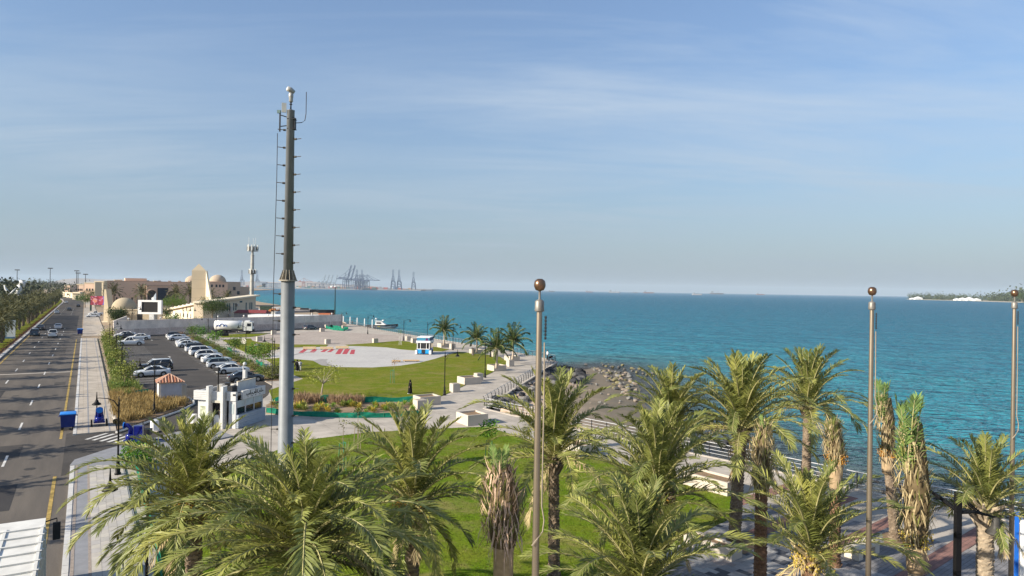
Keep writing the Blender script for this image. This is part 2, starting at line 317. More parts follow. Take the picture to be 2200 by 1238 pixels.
    m2 = N.new('ShaderNodeMixShader'); L.new(fm.outputs[0], m2.inputs[0]); L.new(m1.outputs[0], m2.inputs[1]); L.new(gl.outputs[0], m2.inputs[2]); L.new(m2.outputs[0], N['Material Output'].inputs['Surface'])
    me = b.mesh('sea', m, True); a = me.attributes.new('shore_distance', 'FLOAT', 'POINT'); a.data.foreach_set('value', dist)
    ob('sea', me, kind='structure')
sea()
# ---- the big road
def strip_un(name, u0, u1, n0, n1, z, m, **kw): return slab(name, [UN(u0, n0), UN(u1, n0), UN(u1, n1), UN(u0, n1)], z - .2, z, m, world=True, **kw)
def roadpoly(nl, nr):  # straight, then bending away to the left
    us = [-20, 250, 520] + list(range(540, 1001, 20))
    return [UN(u, nl + BEND(u)) for u in us] + [UN(u, nr + BEND(u)) for u in reversed(us)]
slab('road', roadpoly(-12.0, -.7), -.2, 0, ASPH, world=True)
slab('opposite_road', roadpoly(-38, -25), -.2, 0, ASPH, world=True)
strip_un('fresh_asphalt_patch', 222, 322, -11.4, -1.9, .006, ASPHD)
for k, (u, n, du, dn) in enumerate([(62, -6.2, 5, 2.2), (92, -9.3, 9, 1.4), (150, -5.4, 12, 2.4), (175, -9.6, 7, 2.0), (104, -3.2, 3, 1.2), (48, -4.4, 6, .9)]): strip_un('repair_patch', u, u + du, n, n + dn, .0045 + k * .0002, ASPHD if k % 2 else ASPH2)
for u, n in ((58, -3.1), (96, -6.6), (131, -3.4), (44, -7.7)): MB().lathe([(.36, 0), (.36, .007), (.30, .009)], 14, UN(u, n)).build('manhole_cover', mat('cast iron', (.05, .045, .04), .7, var=.3, scale=8), bpy.data.objects['road'])
strip_un('road_joint', 118.5, 119.3, -11.8, -1.4, .004, PAVE); strip_un('road_joint', 207, 208.2, -11.8, -1.4, .004, PAVE); strip_un('road_joint', 80.3, 80.45, -11.8, -1.4, .004, ASPHD)
def marks():
    dash = MB().box((0, 0, .004), (3.6, .16, .008)).mesh('lane_dash', WHITEP)
    k = 0
    for n in (-4.75, -8.45):
        u = 33
        while u < 420:
            if not (222 < u < 318 and n > -9 and 240 < u): ob('lane_dash', dash, bpy.data.objects['road'], UN(u + (6 if n < -6 else 0), n, .006), AU)
            u += 14.2
    for n0, u0, u1 in ((-1.55, 30, 55), (-1.55, 68, 186), (-11.3, 30, 430)):
        MB().prism([UN(u0, n0 - .1), UN(u1, n0 - .1), UN(u1, n0 + .1), UN(u0, n0 + .1)], .0, .010, False).build('edge_line', YELP, bpy.data.objects['road'])
marks()
# ---- median
slab('median_lawn', roadpoly(-24.6, -13.2), -.1, .14, LAWN, world=True)
slab('median_kerb', roadpoly(-12.5, -12.0), -.1, .16, KERB, world=True)
# ---- pavements beside the road
SIDE = brick_mat('beige pavement slabs', (.46, .40, .33), (.43, .375, .31), (.34, .29, .24), .8, 1.6, AU, off=0, msize=.01)
BAND = mat('grey granite band', (.24, .24, .25), .8, var=.12, scale=2)
def pavement(u0, u1, tiles):
    pv = strip_un('pavement', u0, u1, -.45, 2.5, .13, SIDE if not tiles else BAND)
    kb = MB()
    u = u0
    while u < u1 - .05:
        e = min(u + 1.0, u1); kb.prism([UN(u + .008, -.72), UN(e - .008, -.72), UN(e - .008, -.46), UN(u + .008, -.46)], -.1, .15 + rnd.uniform(-.006, .006)); u = e
    kb.build('kerb', KERB, pv, kind=None)
    for n0, n1 in ((-.40, -.26), (.30, .42)) if tiles else ((.36, .46), (1.95, 2.05)):
        MB().prism([UN(u0, n0), UN(u1, n0), UN(u1, n1), UN(u0, n1)], .1, .138, False).build('border_band', mat('pebble border', (.30, .25, .21), .9, var=.3, scale=12) if tiles else BAND, pv)
    if tiles:
        ms = [MB().box((0, 0, 0), (.588, .388, .05)).mesh('paving_tile', mat('paving tile %d' % i, c, .85, var=.10, scale=1.6)) for i, c in enumerate([(.44, .40, .35), (.40, .37, .33), (.47, .43, .37), (.42, .39, .36)])]
        for j in range(5):
            u = 33 + (.3 if j % 2 else 0)
            while u < 56.4:
                ob('paving_tile', ms[rnd.randrange(4)], pv, UN(u, .62 + j * .4, .118 + rnd.uniform(-.003, .003)), AU); u += .6
pavement(20, 57, True)
pavement(69, 188, False)
strip_un('pavement', 196, 560, -.4, 4.5, .12, SIDE)
# apron of the side street on the near corner
slab('pavement_corner', [G(150, 1004), G(160, 992), G(233, 968), G(258, 961), G(330, 945), G(440, 916), G(500, 940), G(300, 985), G(262, 1004)], -.1, .15, BAND, world=True)
# ---- parking lot and side street
slab('side_street', [UN(55, -1.2), UN(70, -1.2), UN(82, 10.5), UN(88, 5.8), UN(192, 5.4), UN(202, 30), UN(219, 66), UN(210, 66), UN(195, 24), UN(182, 20.8), UN(92, 20.8), UN(84, 18.5), UN(72, 12.5), UN(60, 5)], -.1, .012, ASPH2, world=True)
lot = bpy.data.objects['side_street']
bay = MB().box((0, 0, 0), (4.6, .1, .006)).mesh('bay_line', WHITEP)
for k in range(36): ob('bay_line', bay, lot, UN(101 + k * 2.55, 8.3, .016), AN)
for k in range(33): ob('bay_line', bay, lot, UN(100 + k * 2.55, 18.4, .016), AN)
for px, py in ((208, 937.5), (223, 939), (239, 941), (254, 943), (269, 945)):
    ob('crossing_bar', MB().box((0, 0, 0), (2.5, .3, .006)).mesh('crossing_bar', WHITEP), lot, G(px, py, .016), R(84))
for px, py in ((326, 731), (364, 767)): ob('floor_arrow', MB().add([(-1.2, -.08, 0), (.2, -.08, 0), (.2, .08, 0), (-1.2, .08, 0), (.2, -.3, 0), (1.1, 0, 0), (.2, .3, 0)], [(0, 1, 2, 3), (4, 5, 6)]).mesh('floor_arrow', WHITEP), lot, G(px, py, .02), AU)
# ---- the park
slab('promenade', [UN(70, 12.6), UN(84, 18.6), UN(92, 20.9), UN(182, 20.9), UN(194, 24.2), UN(209, 66.2), UN(216, 72)] + list(reversed(COAST[8:17])) + list(reversed(COAST[:8])) + [EXT, Vector((90, -60, 0)), Vector((0, -60, 0)), UN(20, 2.55), UN(57, 2.55), UN(60, 5.1)], -.2, .05, PAVES, world=True)
def lawn(pix, m=LAWN, name='lawn', z=.10):
    o = slab(name, pix, -.1, z, m); return o
LAWNA = [(578, 840), (652, 815), (610, 798), (570, 773), (600, 770), (672, 776), (690, 786), (720, 790), (800, 791), (860, 787), (900, 781), (935, 772), (985, 757), (1040, 762), (1075, 768), (1092, 780), (1060, 800), (1035, 812), (955, 850), (905, 867), (588, 867)]
lawn(LAWNA)
lawn([(742, 742), (800, 738), (857, 733), (878, 735), (897, 740), (945, 748), (965, 752), (950, 756), (900, 754), (863, 752), (827, 747), (749, 744)])
lawn([(463, 720), (581, 716.5), (553, 723), (536, 725), (479, 726)])
lawn([(477, 731), (539, 728), (541, 732), (553, 736), (612, 741), (705, 741.5), (700, 746), (620, 747.5), (581, 754), (570, 762), (541, 763), (528, 758), (508, 749)])
LAWNE = [(640, 950), (790, 931), (988, 921), (1046, 919), (1110, 939), (1300, 990), (1576, 1062), (1580, 1110), (1490, 1160), (1330, 1238), (1300, 1900), (600, 1900), (330, 1238), (345, 1120), (400, 1050), (560, 985)]
lawn(LAWNE, LAWN2)
# round pad of pale concrete
def pad():
    o = slab('pad', [(575, 767), (600, 757), (640, 750), (700, 745.5), (770, 744), (830, 747.5), (870, 752.5), (905, 756), (985, 756.5), (960, 763), (935, 772), (900, 782), (860, 787.5), (800, 791.5), (720, 790.5), (690, 786.5), (672, 776), (600, 771)], -.1, .085, PADM)
    c = G(790, 766); rim = MB()
    def ring(r0, r1, a0, a1, n=40): return [(c + Vector((math.cos(a) * r, math.sin(a) * r, 0))) for r, seq in ((r1, range(n + 1)), (r0, range(n, -1, -1))) for a in [a0 + (a1 - a0) * k / n for k in seq]]
    MB().prism(ring(13.6, 14.2, 2.6, 4.3), 0, .095, False).build('joint_band', mat('grey joint', (.25, .24, .23), .9), o)
    MB().prism([G(672, 776), G(690, 786.5), G(720, 790), G(716, 786), G(703, 781), G(700, 776), G(705, 773.5), G(690, 772.5)], 0, .098, False).build('grey_paving', mat('grey setts', (.30, .28, .26), .9, var=.2, scale=3), o)
    return o
pad()
slab('far_plaza', [(536, 725.5), (600, 718), (700, 712), (800, 718), (860, 722), (880, 728), (870, 733), (800, 738), (742, 741.5), (700, 741), (620, 740.5), (556, 736)], -.1, .075, ground_mat('worn plaza', (.40, .34, .29), (.32, .27, .235), .18, 1.2, mixamt=.25))
for pts in ([(651, 752), (661, 752), (651, 759), (641, 759)], [(672, 752), (682, 752), (675, 758.5), (664, 758.5)], [(696, 752), (705, 752), (697, 757.5), (688, 757.5)], [(711, 752), (719, 752), (711, 757.5), (702, 757.5)], [(728, 751), (738, 751), (731, 762), (720, 762)], [(741, 751), (752, 751), (745, 762), (735, 762)], [(755, 752.5), (763, 752.5), (761, 762), (751, 762)]):
    slab('red_marking', pts, 0, .093, REDP)
# ---- plaza in the lower right corner
slab('plaza', [G(1585, 1110), G(1600, 1072), G(1900, 1135), G(2200, 1215), G(2200, 1215) + RD * 60, G(1300, 1900) + RD * 6, G(1335, 1238), G(1494, 1162)], -.1, .075, PLAZA, world=True)
def plaza_bands():
    o = G(1900, 1075); k = 0
    for s, w, m in ((-2.0, .9, REDB), (1.6, .8, REDB), (5.4, .9, REDB), (9.3, .9, REDB), (-5.6, .9, REDB)):
        a = o + RD * s + RP * -1.2
        slab('red_paver_band', [a, a + RD * w, a + RD * w - RP * 14, a - RP * 14], 0, .082 + k * .001, m, world=True); k += 1
plaza_bands()
def mosaic():
    pl = bpy.data.objects['plaza']
    cs = [(.30, .29, .285), (.25, .245, .245), (.075, .078, .09), (.27, .235, .225), (.33, .32, .31)]
    ms = [MB().box((0, 0, 0), (.69, .335, .05)).mesh('mosaic_tile', mat('mosaic tile %d' % i, c, .75, var=.12, scale=3)) for i, c in enumerate(cs)]
    o = G(1600, 1200); k = 0
    for i in range(-7, 8):
        for j in range(-9, 10):
            p = o + RD * (i * .7 + (.35 if j % 2 else 0)) + RP * (j * .345)
            c = rnd.choices(range(5), (5, 4, 3.2, 1.5, 3))[0]
            ob('mosaic_tile', ms[c], pl, (p.x, p.y, .068), math.atan2(RD.y, RD.x))
mosaic()
# ================================================================ palms
LEAF = mat('date palm leaflet', (.232, .248, .066), .45, var=.3, scale=1.3, rnd=.38, trans=.25, spec=.3)
RACH = mat('date palm midrib', (.34, .31, .14), .55, var=.15, scale=2)
LEAFC = mat('coconut leaflet', (.055, .085, .018), .5, var=.2, scale=1.2, rnd=.2, trans=.22)
LEAFG = mat('young palm leaflet', (.16, .24, .07), .5, var=.2, scale=1.2, rnd=.15, trans=.25)
DRY = mat('dry palm leaf', (.48, .37, .21), .85, var=.3, scale=3, rnd=.15, trans=.12)
DRYP = mat('pinkish dry palm leaf', (.54, .38, .27), .85, var=.3, scale=3, rnd=.12)
BARK = mat('palm bark', (.20, .145, .10), .95, var=.35, scale=3.5, bump=.02, bscale=12, c2=(.30, .235, .17))
BARKR = mat('reddish palm bark', (.19, .105, .065), .95, var=.3, scale=4, bump=.02, bscale=12, c2=(.30, .18, .11))
BARKP = mat('pale palm bark', (.34, .275, .20), .95, var=.25, scale=4, bump=.02, bscale=12)
SACK = mat('burlap', (.38, .275, .165), .95, var=.2, scale=5, bump=.006, bscale=60)
DATES = mat('orange dates', (.50, .23, .03), .5, var=.3, scale=9)
DATESY = mat('yellow dates', (.42, .31, .05), .5, var=.25, scale=9)
def frond_mesh(seed, elev, droop, L=4.0, nl=72, ll=.54, keel=26, lw=.036, mats=None, hang=0., twist=0., seg=14):
    r = random.Random(seed); b = MB()
    pts = []; p = Vector((0, 0, 0)); side = r.uniform(-1, 1) * .10
    for i in range(seg + 1):
        t = i / seg; pts.append(p.copy())
        a = R(elev - droop * t ** 1.7); yw = side * t * t
        p = p + Vector((math.cos(a) * math.cos(yw), math.cos(a) * math.sin(yw), math.sin(a))) * (L / seg)
    b.mi(1).tube(pts, [.035 * (1 - .82 * i / seg) + .004 for i in range(seg + 1)], 4, False); b.mi(0)
    def at(t):
        x = t * seg; i = min(int(x), seg - 1); f = x - i
        return pts[i].lerp(pts[i + 1], f), (pts[i + 1] - pts[i]).normalized()
    for k in range(nl):
        t = .13 + .87 * (k / (nl - 1)) ** .95
        for s in (-1, 1):
            q, T = at(min(.999, t + r.uniform(-.006, .006)))
            S = Vector((0, 0, 1)).cross(T)
            S = (S if S.length > .05 else Vector((0, 1, 0))).normalized() * s; Nn = T.cross(S).normalized()
            if Nn.z < 0 and abs(T.z) < .98: Nn = -Nn
            if abs(T.z) >= .98 and Nn.x > 0: Nn = -Nn
            ang = R((66 - 36 * t) + r.uniform(-9, 9)); kl = R(keel + r.uniform(-22, 18)) * (1 - .3 * t)
            d = T * math.cos(ang) + (S * math.cos(kl) + Nn * math.sin(kl)) * math.sin(ang)
            d = (d + Vector((0, 0, -hang * r.uniform(.6, 1.3)))).normalized()
            prof = (.35 + .65 * math.sin(math.pi * min(1, t * 1.15 + .12))) if t < .75 else (1 - (t - .75) * 1.9)
            l = ll * max(.38, prof) * r.uniform(.85, 1.12); w = lw * r.uniform(.8, 1.2)
            Wd = T - d * T.dot(d); Wd = Wd.normalized() * w / 2 if Wd.length > .01 else Nn * w / 2
            Wd = Wd * math.cos(twist) + d.cross(Wd) * math.sin(twist + r.uniform(-.5, .5))
            m = q + d * l * .55; e = q + d * l + Vector((0, 0, -.10 * l * (1 + 2 * hang)))
            b.add([q - Wd * .5, q + Wd * .5, m + Wd, m - Wd, e], [(0, 1, 2, 3), (3, 2, 4)])
    return b.mesh('frond', mats or [LEAF, RACH])
CLS = [(85, 20), (75, 40), (66, 54), (56, 66), (44, 72), (30, 72), (14, 68), (-6, 60), (-34, 42)]
DATEF = {}
for i, (e, d) in enumerate(CLS): DATEF[i] = [frond_mesh(100 + i * 7 + k, e, d * (.85 + .3 * k), L=(2.5, 2.95, 3.2, 3.35, 3.35, 3.25, 3.05, 2.8, 2.5)[i] * (1 + .06 * k), hang=.02 if i < 5 else .08) for k in range(3)]
DRYF = [frond_mesh(700 + k, (-38, -58, 8)[k], (34, 20, 75)[k], L=2.5, nl=44, hang=.35, lw=.03, mats=[DRY, RACH]) for k in range(3)]
def bark_trunk(h, r0, r1, rows, n=14, seed=0, flare=.10):
    """stacked rows of cut leaf bases"""
    r = random.Random(seed); b = MB(); prof = []; vs = []
    for i in range(rows):
        z0 = h * i / rows; z1 = h * (i + .82) / rows; rr = r0 + (r1 - r0) * i / rows
        if i == 0: rr *= 1.25
        elif i == 1: rr *= 1.08
        ph = math.pi / n * (i % 2)
        for z, k in ((z0, 1 - flare), (z1, 1 + flare)):
            for q in range(n):
                a = 2 * math.pi * q / n + ph; jit = 1 + r.uniform(-.05, .05); up = (.35 if q % 2 else -.1) * h / rows if k > 1 else 0
                vs.append((rr * k * jit * math.cos(a), rr * k * jit * math.sin(a), z + up))
    m = rows * 2
    fs = [(i * n + k, i * n + (k + 1) % n, (i + 1) * n + (k + 1) % n, (i + 1) * n + k) for i in range(m - 1) for k in range(n)] + [tuple((m - 1) * n + k for k in range(n))]
    return b.add(vs, fs)
def date_cluster(seed, m, n=70, s=1.):
    r = random.Random(seed); b = MB()
    for k in range(n):
        p = Vector((r.gauss(0, .15), r.gauss(0, .15), r.uniform(-.62, 0))) * s; q = .035 * s
        b.add([p + Vector(v) * q for v in ((1, 0, 0), (0, 1, 0), (-1, 0, 0), (0, -1, 0), (0, 0, 1.4), (0, 0, -1.4))], [(0, 1, 4), (1, 2, 4), (2, 3, 4), (3, 0, 4), (1, 0, 5), (2, 1, 5), (3, 2, 5), (0, 3, 5)])
    return b.mesh('date_cluster', m)
DC_O = date_cluster(1, DATES); DC_Y = date_cluster(2, DATESY)
def boots(seed, r, m, n=26, h=.75, l=.55):
    q = random.Random(seed); b = MB()
    for k in range(n):
        a = k * 2.4; z = h * k / n; t = R(62 - 26 * k / n + q.uniform(-8, 8)); ll = l * q.uniform(.6, 1.2)
        p = Vector((math.cos(a) * r, math.sin(a) * r, z - h)); d = Vector((math.cos(a) * math.cos(t), math.sin(a) * math.cos(t), math.sin(t)))
        b.tube([p - d * .1, p + d * ll * .5, p + d * ll], [.085, .06, .035], 5)
    return b.mesh('leaf_bases', m)
def date_palm(px, py_crown, depth, label, nf=44, seed=0, size=1., bark=BARK, r0=.27, dates=None, wide=1., dist=1.15, low=6, base_z=.08, bootm=None, lean=(0, 0)):
    c = D(px, py_crown, depth); h = c.z - base_z; r = random.Random(seed)
    if lean == (0, 0): lean = (((seed * 37) % 7 - 3) * .09, ((seed * 17) % 5 - 2) * .08)
    t = thing('date_palm', label, 'palm tree', (c.x - lean[0], c.y - lean[1], base_z), group='date palms in the park')
    tr = bark_trunk(h, r0 * 1.05, r0 * .9, max(10, int(h / .16)), seed=seed).build('trunk', bark, t)
    for v in tr.data.vertices: v.co.x += lean[0] * v.co.z / h; v.co.y += lean[1] * v.co.z / h
    ob('leaf_bases', boots(seed, r0 * .8, bootm or bark), t, (lean[0], lean[1], h + .1))
    for k in range(nf):
        f = k / (nf - 1); ci = min(low, int(f ** dist * (low + .99)))
        ob('frond', DATEF[ci][r.randrange(3)], t, (lean[0] + r.uniform(-.07, .07), lean[1] + r.uniform(-.07, .07), h + .35 - .5 * f), k * 2.39996 + r.uniform(-.25, .25) + seed, size * (wide if ci > 3 else 1) * r.uniform(.84, 1.1))
    for k in range(3 + seed % 4): ob('dead_frond', DRYF[k % 3], t, (lean[0], lean[1], h + .05), k * 1.9 + seed, size * r.uniform(.7, 1.05))
    if dates:
        for k in range(5):
            a = k * 1.3 + seed; ob('date_cluster', DC_O if dates == 'o' else DC_Y, t, (lean[0] + math.cos(a) * .38, lean[1] + math.sin(a) * .38, h + .25), a)['kind'] = 'stuff'
    return t
date_palm(655, 1190, 18.5, 'broad date palm with longest silvery fronds overhanging the near grey pavement', 84, 3, .95, dates=None, low=7, wide=1.3, dist=.85)
date_palm(415, 1085, 23.0, 'date palm with orange date clusters behind the broad palm, beside the black street lamp', 70, 11, .97, dates='o', low=7, wide=1.22, dist=.85)
date_palm(886, 1085, 25.0, 'date palm with dark drooping skirt of fronds standing alone on the near lawn', 54, 5, 1.1, dates='o', low=8)
date_palm(1190, 985, 30.5, 'slim dark-trunked date palm just behind the flagpole on the lawn edge', 46, 8, 1.26, r0=.25)
date_palm(1412, 1075, 25.0, 'pale feathery date palm on the lawn beside the long concrete planter', 58, 17, 1.1, dates='o', low=6)
date_palm(1372, 1285, 17.0, 'yellow-green date palm whose crown rises in front of the pale feathery one', 54, 23, .92, low=6)
date_palm(1440, 925, 37.0, 'date palm at the beach railing behind the pale feathery palm', 46, 29, 1.12)
date_palm(1592, 925, 35.7, 'tall thick-trunked date palm at the corner of lawn and plaza', 52, 31, 1.34, r0=.30)
date_palm(1735, 880, 45.0, 'date palm with crown against open water beside the thick-trunked palm', 46, 37, 1.32, r0=.27)
date_palm(1742, 1195, 23.0, 'short date palm with yellow date stalks and green open crown by the bench', 36, 41, 1.0, bark=BARKR, dates='y', low=5, bootm=DRY)
date_palm(2117, 1095, 24.0, 'date palm with pale ringed trunk beside the double-armed plaza lamp', 36, 43, .86, bark=BARKP, r0=.27, low=6, bootm=BARKP)
# ---- palms with their fronds tied up
def tied_palm(px, py_top, py_base, depth, label, seed, bark, w=.42, sack=True, green=True, dates=None, dx=0., base_z=.08, drym=DRY, sackh=.8):
    top, base = D(px, py_top, depth), D(px, py_base, depth); hb, ht = base.z - base_z, top.z - base_z; r = random.Random(seed)
    t = thing('tied_palm', label, 'palm tree', (base.x - dx, base.y, base_z), group='newly planted palms with bound fronds')
    tr = bark_trunk(hb, .25, .22, max(10, int(hb / .17)), seed=seed).build('trunk', bark, t)
    for v in tr.data.vertices: v.co.x += dx * v.co.z / hb
    H = ht - hb; off = Vector((dx, 0, hb)); lean = Vector((r.uniform(-.12, .12), 0, 0))
    def rad(f): return w * (.62 + .55 * math.sin(math.pi * min(1, f * .9 + .12)) - .25 * f)
    core = MB().lathe([(rad(f) * .72, H * f * .93) for f in [k / 9 for k in range(10)]], 10, off); core.build('frond_core', mat('dark dry fibre', (.13, .095, .05), .95, var=.3, scale=5), t)
    for part, n, m, rng in (('dry_leaves', 420, drym, (.0, .92)), ('green_leaves', 150, LEAF, (.05, .9))):
        b = MB()
        for k in range(n):
            f = r.uniform(*rng); a = r.uniform(0, 6.283); R0 = rad(f) * r.uniform(.72, .98)
            out = Vector((math.cos(a), math.sin(a), 0)); tan = Vector((-math.sin(a), math.cos(a), 0))
            p = off + lean * f * H + out * R0 + Vector((0, 0, f * H)); up = r.random() < .62 or part == 'green_leaves'
            d = (Vector((0, 0, 1 if up else -1)) + out * r.uniform(.05, .45) + tan * r.uniform(-.35, .35)).normalized()
            l = r.uniform(.28, .62); wd = tan * r.uniform(.012, .026) + out * r.uniform(-.012, .012)
            e = p + d * l + out * r.uniform(0, .1) + Vector((0, 0, -r.uniform(.0, .16)))
            mpt = p + d * l * .5 + out * .03
            b.add([p - wd * .6, p + wd * .6, mpt + wd, mpt - wd, e], [(0, 1, 2, 3), (3, 2, 4)])
        b.build(part, m, t)
    for k in range(6 if green else 2):
        a = k * 1.05 + seed
        o = ob('green_tip', GTIP[k % 3], t, off + lean * H + Vector((math.cos(a) * .12, math.sin(a) * .12, H * (.56 if green else .72))), a, H * (.55 if green else .34) / 2.6 * r.uniform(.85, 1.12))
    if sack:
        MB().lathe([(.27, -sackh), (.30, -sackh * .7), (.31, -.2), (.36, .06), (.33, .12)], 12, off).build('burlap_wrap', SACK, t, smooth=True)
    else:
        b = MB()
        for k in range(16):
            a = k * .393; b.tube([off + Vector((math.cos(a) * .22, math.sin(a) * .22, -.15)), off + Vector((math.cos(a) * .36, math.sin(a) * .36, .55)), off + Vector((math.cos(a) * .24, math.sin(a) * .24, 1.2))], .028, 4)
        b.build('leaf_stalks', mat('green-yellow leaf stalk', (.36, .32, .10), .6, var=.25, scale=3), t)
    if dates:
        for k in range(4): ob('date_cluster', DC_O if dates == 'o' else DC_Y, t, off + Vector((math.cos(k * 1.57 + 3.5) * .34, math.sin(k * 1.57 + 3.5) * .34, .62)), k, .8)['kind'] = 'stuff'
    return t
GTIP = [frond_mesh(900 + k, 86, 8, L=2.6, nl=34, ll=.62, keel=10, lw=.05, mats=[LEAFG, RACH]) for k in range(3)]
tied_palm(1082, 985, 1172, 21.0, 'tied-up palm with pinkish dry leaves and a wide burlap trunk wrap on the lawn', 51, SACK, w=.62, sackh=2.6, drym=DRYP)
tied_palm(1636, 902, 1052, 27.0, 'tied-up straw-coloured palm with one frond sticking out, beside the thick-trunked palm', 53, BARKR, w=.40, green=False, sack=False)
tied_palm(1796, 900, 1000, 32.5, 'tied-up palm with tan burlap collar and orange dates behind the short date palm', 55, BARKR, w=.42, green=False, dates='o', sackh=1.2)
tied_palm(1908, 845, 985, 36.0, 'leaning tied-up palm with orange dates and ridged trunk near the railing', 57, BARK, w=.42, green=True, dates='o', dx=-.45)
tied_palm(1968, 888, 1180, 24.0, 'largest tied-up palm with bright green tip, hanging straw leaves and torn burlap', 59, BARKP, w=.52, green=True, sack=True, dates='y')
o = ob('frond', DATEF[6][0], [x for x in bpy.data.objects if x.get('label', '').startswith('tied-up straw')][0], (.1, 0, D(1636, 925, 27).z - .08), R(-15), .42)
# ---- coconut palms in planters
COCO = {i: [frond_mesh(300 + i * 5 + k, e, d, L=2.7, nl=40, ll=.60, keel=2, lw=.06, hang=.55, mats=[LEAFC, RACH]) for k in range(2)] for i, (e, d) in enumerate([(82, 25), (66, 50), (50, 75), (32, 85), (12, 80), (-10, 60)])}
def coco_palm(px, py_base, py_crown, label, seed, size=1., zb=.9, nf=22):
    g = G(px, py_base, zb); c = D(px, py_crown, g.y); h = c.z - zb; r = random.Random(seed)
    t = thing('coconut_palm', label, 'palm tree', (g.x, g.y, zb - .05), group='coconut palms in planters')
    b = MB(); k = 12; b.tube([(.10 * math.sin(3 * i / k), 0, h * i / k) for i in range(k + 1)], [.26 - .13 * min(1, i / 5) for i in range(k + 1)], 9); b.build('trunk', mat('coconut trunk', (.40, .33, .26), .9, var=.2, scale=4), t, smooth=True)
    for j in range(nf):
        f = j / (nf - 1); ob('frond', COCO[min(5, int(f * 5.6))][r.randrange(2)], t, (.10 * math.sin(3), 0, h - .1), j * 2.39996 + seed, size * 1.22 * r.uniform(.85, 1.1))
    return t
coco_palm(953, 742, 708, 'coconut palm in the planter right of the blue and white bus kiosk', 1, .98)
coco_palm(1023, 757, 727, 'coconut palm with upright crown in the planter beside a dark slab post', 2, 1.0)
coco_palm(1066, 791, 747, 'coconut palm with smooth pale trunk nearest to the main lawn edge', 3, .98)
coco_palm(1101, 772, 733, 'coconut palm with wide dark crown against the sea railing', 4, 1.12)
# ---- palms along the road median
def low_frond(elev, droop, L, seed, nl=13):
    return frond_mesh(seed, elev, droop, L, nl, .7, 20, .13, hang=.25, seg=6)
def crown_variant(seed, mats):
    r = random.Random(seed); b = MB()
    for k in range(26):
        f = k / 25; me = low_frond(84 - 105 * f, 30 + 50 * min(1, f * 1.6), r.uniform(2.6, 3.3), seed * 31 + k); M = Matrix.Rotation(k * 2.4, 3, 'Z')
        o = len(b.v); b.v += [tuple(M @ v.co) for v in me.vertices]
        for p in me.polygons: b.f.append(tuple(i + o for i in p.vertices)); b.m.append(p.material_index)
        bpy.data.meshes.remove(me)
    b.k = 1
    return b.mesh('crown', mats)
LEAFM = mat('median palm leaf', (.082, .082, .030), .6, var=.25, scale=.8, rnd=.3, trans=.12)
CR = [crown_variant(s, [LEAFM, RACH]) for s in (1, 2, 3, 4)]
TR = [bark_trunk(4.2, .25, .20, 18, 9, 5).mesh('trunk', mat('grey palm bark', (.17, .13, .10), .95, var=.3, scale=3))]
def road_palm(u, n, s, label, group, i):
    t = thing('roadside_palm', label, 'palm tree', UN(u, n, .1), rnd.uniform(0, 6), group, s)
    ob('trunk', TR[0], t); ob('crown', CR[i % 4], t, (0, 0, 4.2)); return t
i = 0
u = 44
while u < 640:
    b = BEND(u)
    road_palm(u + rnd.uniform(-.8, .8), -15.2 + rnd.uniform(-.5, .5) + b, rnd.uniform(.92, 1.22), 'date palm on the grassy road median beside the three-lane road', 'palms along the road median', i); i += 1
    u += 7.4 if u > 130 else 10
for k in range(34):
    road_palm(150 + k * 11 + rnd.uniform(-3, 3), -22.5 + BEND(150 + k * 11) + rnd.uniform(-.8, .8), rnd.uniform(1.0, 1.3), 'date palm in the far row of the median by the opposite carriageway', 'far row of median palms', i); i += 1
for k in range(44):
    u = 170 + k * 12 + rnd.uniform(-5, 5); road_palm(u, -44 - rnd.uniform(0, 26) + BEND(u), rnd.uniform(1.1, 1.7), 'date palm among the trees beyond the opposite carriageway', 'palms beyond the opposite road', i); i += 1
# ================================================================ street furniture
BLK = mat('black lamp paint', (.007, .007, .008), .5, var=.2, scale=2)
GALV = mat('galvanised steel', (.20, .21, .22), .55, metal=.15, var=.12, scale=1.2)
STEEL = mat('rail steel', (.42, .42, .41), .4, metal=.6, var=.1, scale=2)
GLASS = mat('dark glass', (.018, .022, .028), .08, var=.1, spec=.6)
BRASS = mat('brushed bronze steel', (.34, .28, .21), .36, metal=.8, var=.08, scale=1.5)
BALL = mat('bronze ball', (.24, .14, .085), .3, metal=.85, var=.25, scale=6)
WHT = mat('white paint', (.74, .73, .71), .5, var=.05, scale=2)
DARK = mat('dark metal', (.035, .035, .037), .5, var=.2, scale=3)
def lamp_parts(arms):
    """post, finial, arms with bells; built once per arm set and shared"""
    ms = {}
    b = MB().lathe([(.20, 0), (.20, .12), (.15, .18), (.15, .5), (.11, .62), (.10, .95), (.075, 1.05), (.06, 1.2), (.05, 4.6), (.07, 4.65), (.07, 4.8), (.045, 4.9), (.04, 5.1), (.015, 5.3)], 10)
    ms['post'] = b.mesh('post', BLK, True)
    a = MB(); a.tube([(.05, 0, 4.6), (.35, 0, 4.98), (.8, 0, 5.12), (1.3, 0, 5.14), (1.5, 0, 5.12)], [.035, .033, .03, .028, .028], 6)
    a.tube([(.05, 0, 4.2), (.3, 0, 4.55), (.5, 0, 4.98)], .018, 5); a.tube([(1.5, 0, 5.0), (1.5, 0, 5.55)], [.05, .02], 6)
    ms['arm'] = a.mesh('arm', BLK, True)
    ms['bell'] = MB().lathe([(.05, 5.05), (.09, 4.98), (.13, 4.86), (.24, 4.78), (.29, 4.70), (.27, 4.69)], 12, (1.5, 0, 0)).mesh('lamp_bell', BLK, True)
    ms['lens'] = MB().lathe([(.22, 4.66), (.25, 4.70), (.20, 4.71)], 10, (1.5, 0, 0)).mesh('lamp_lens', mat('lamp lens', (.5, .5, .48), .3))
    return ms
LMP = lamp_parts(0)
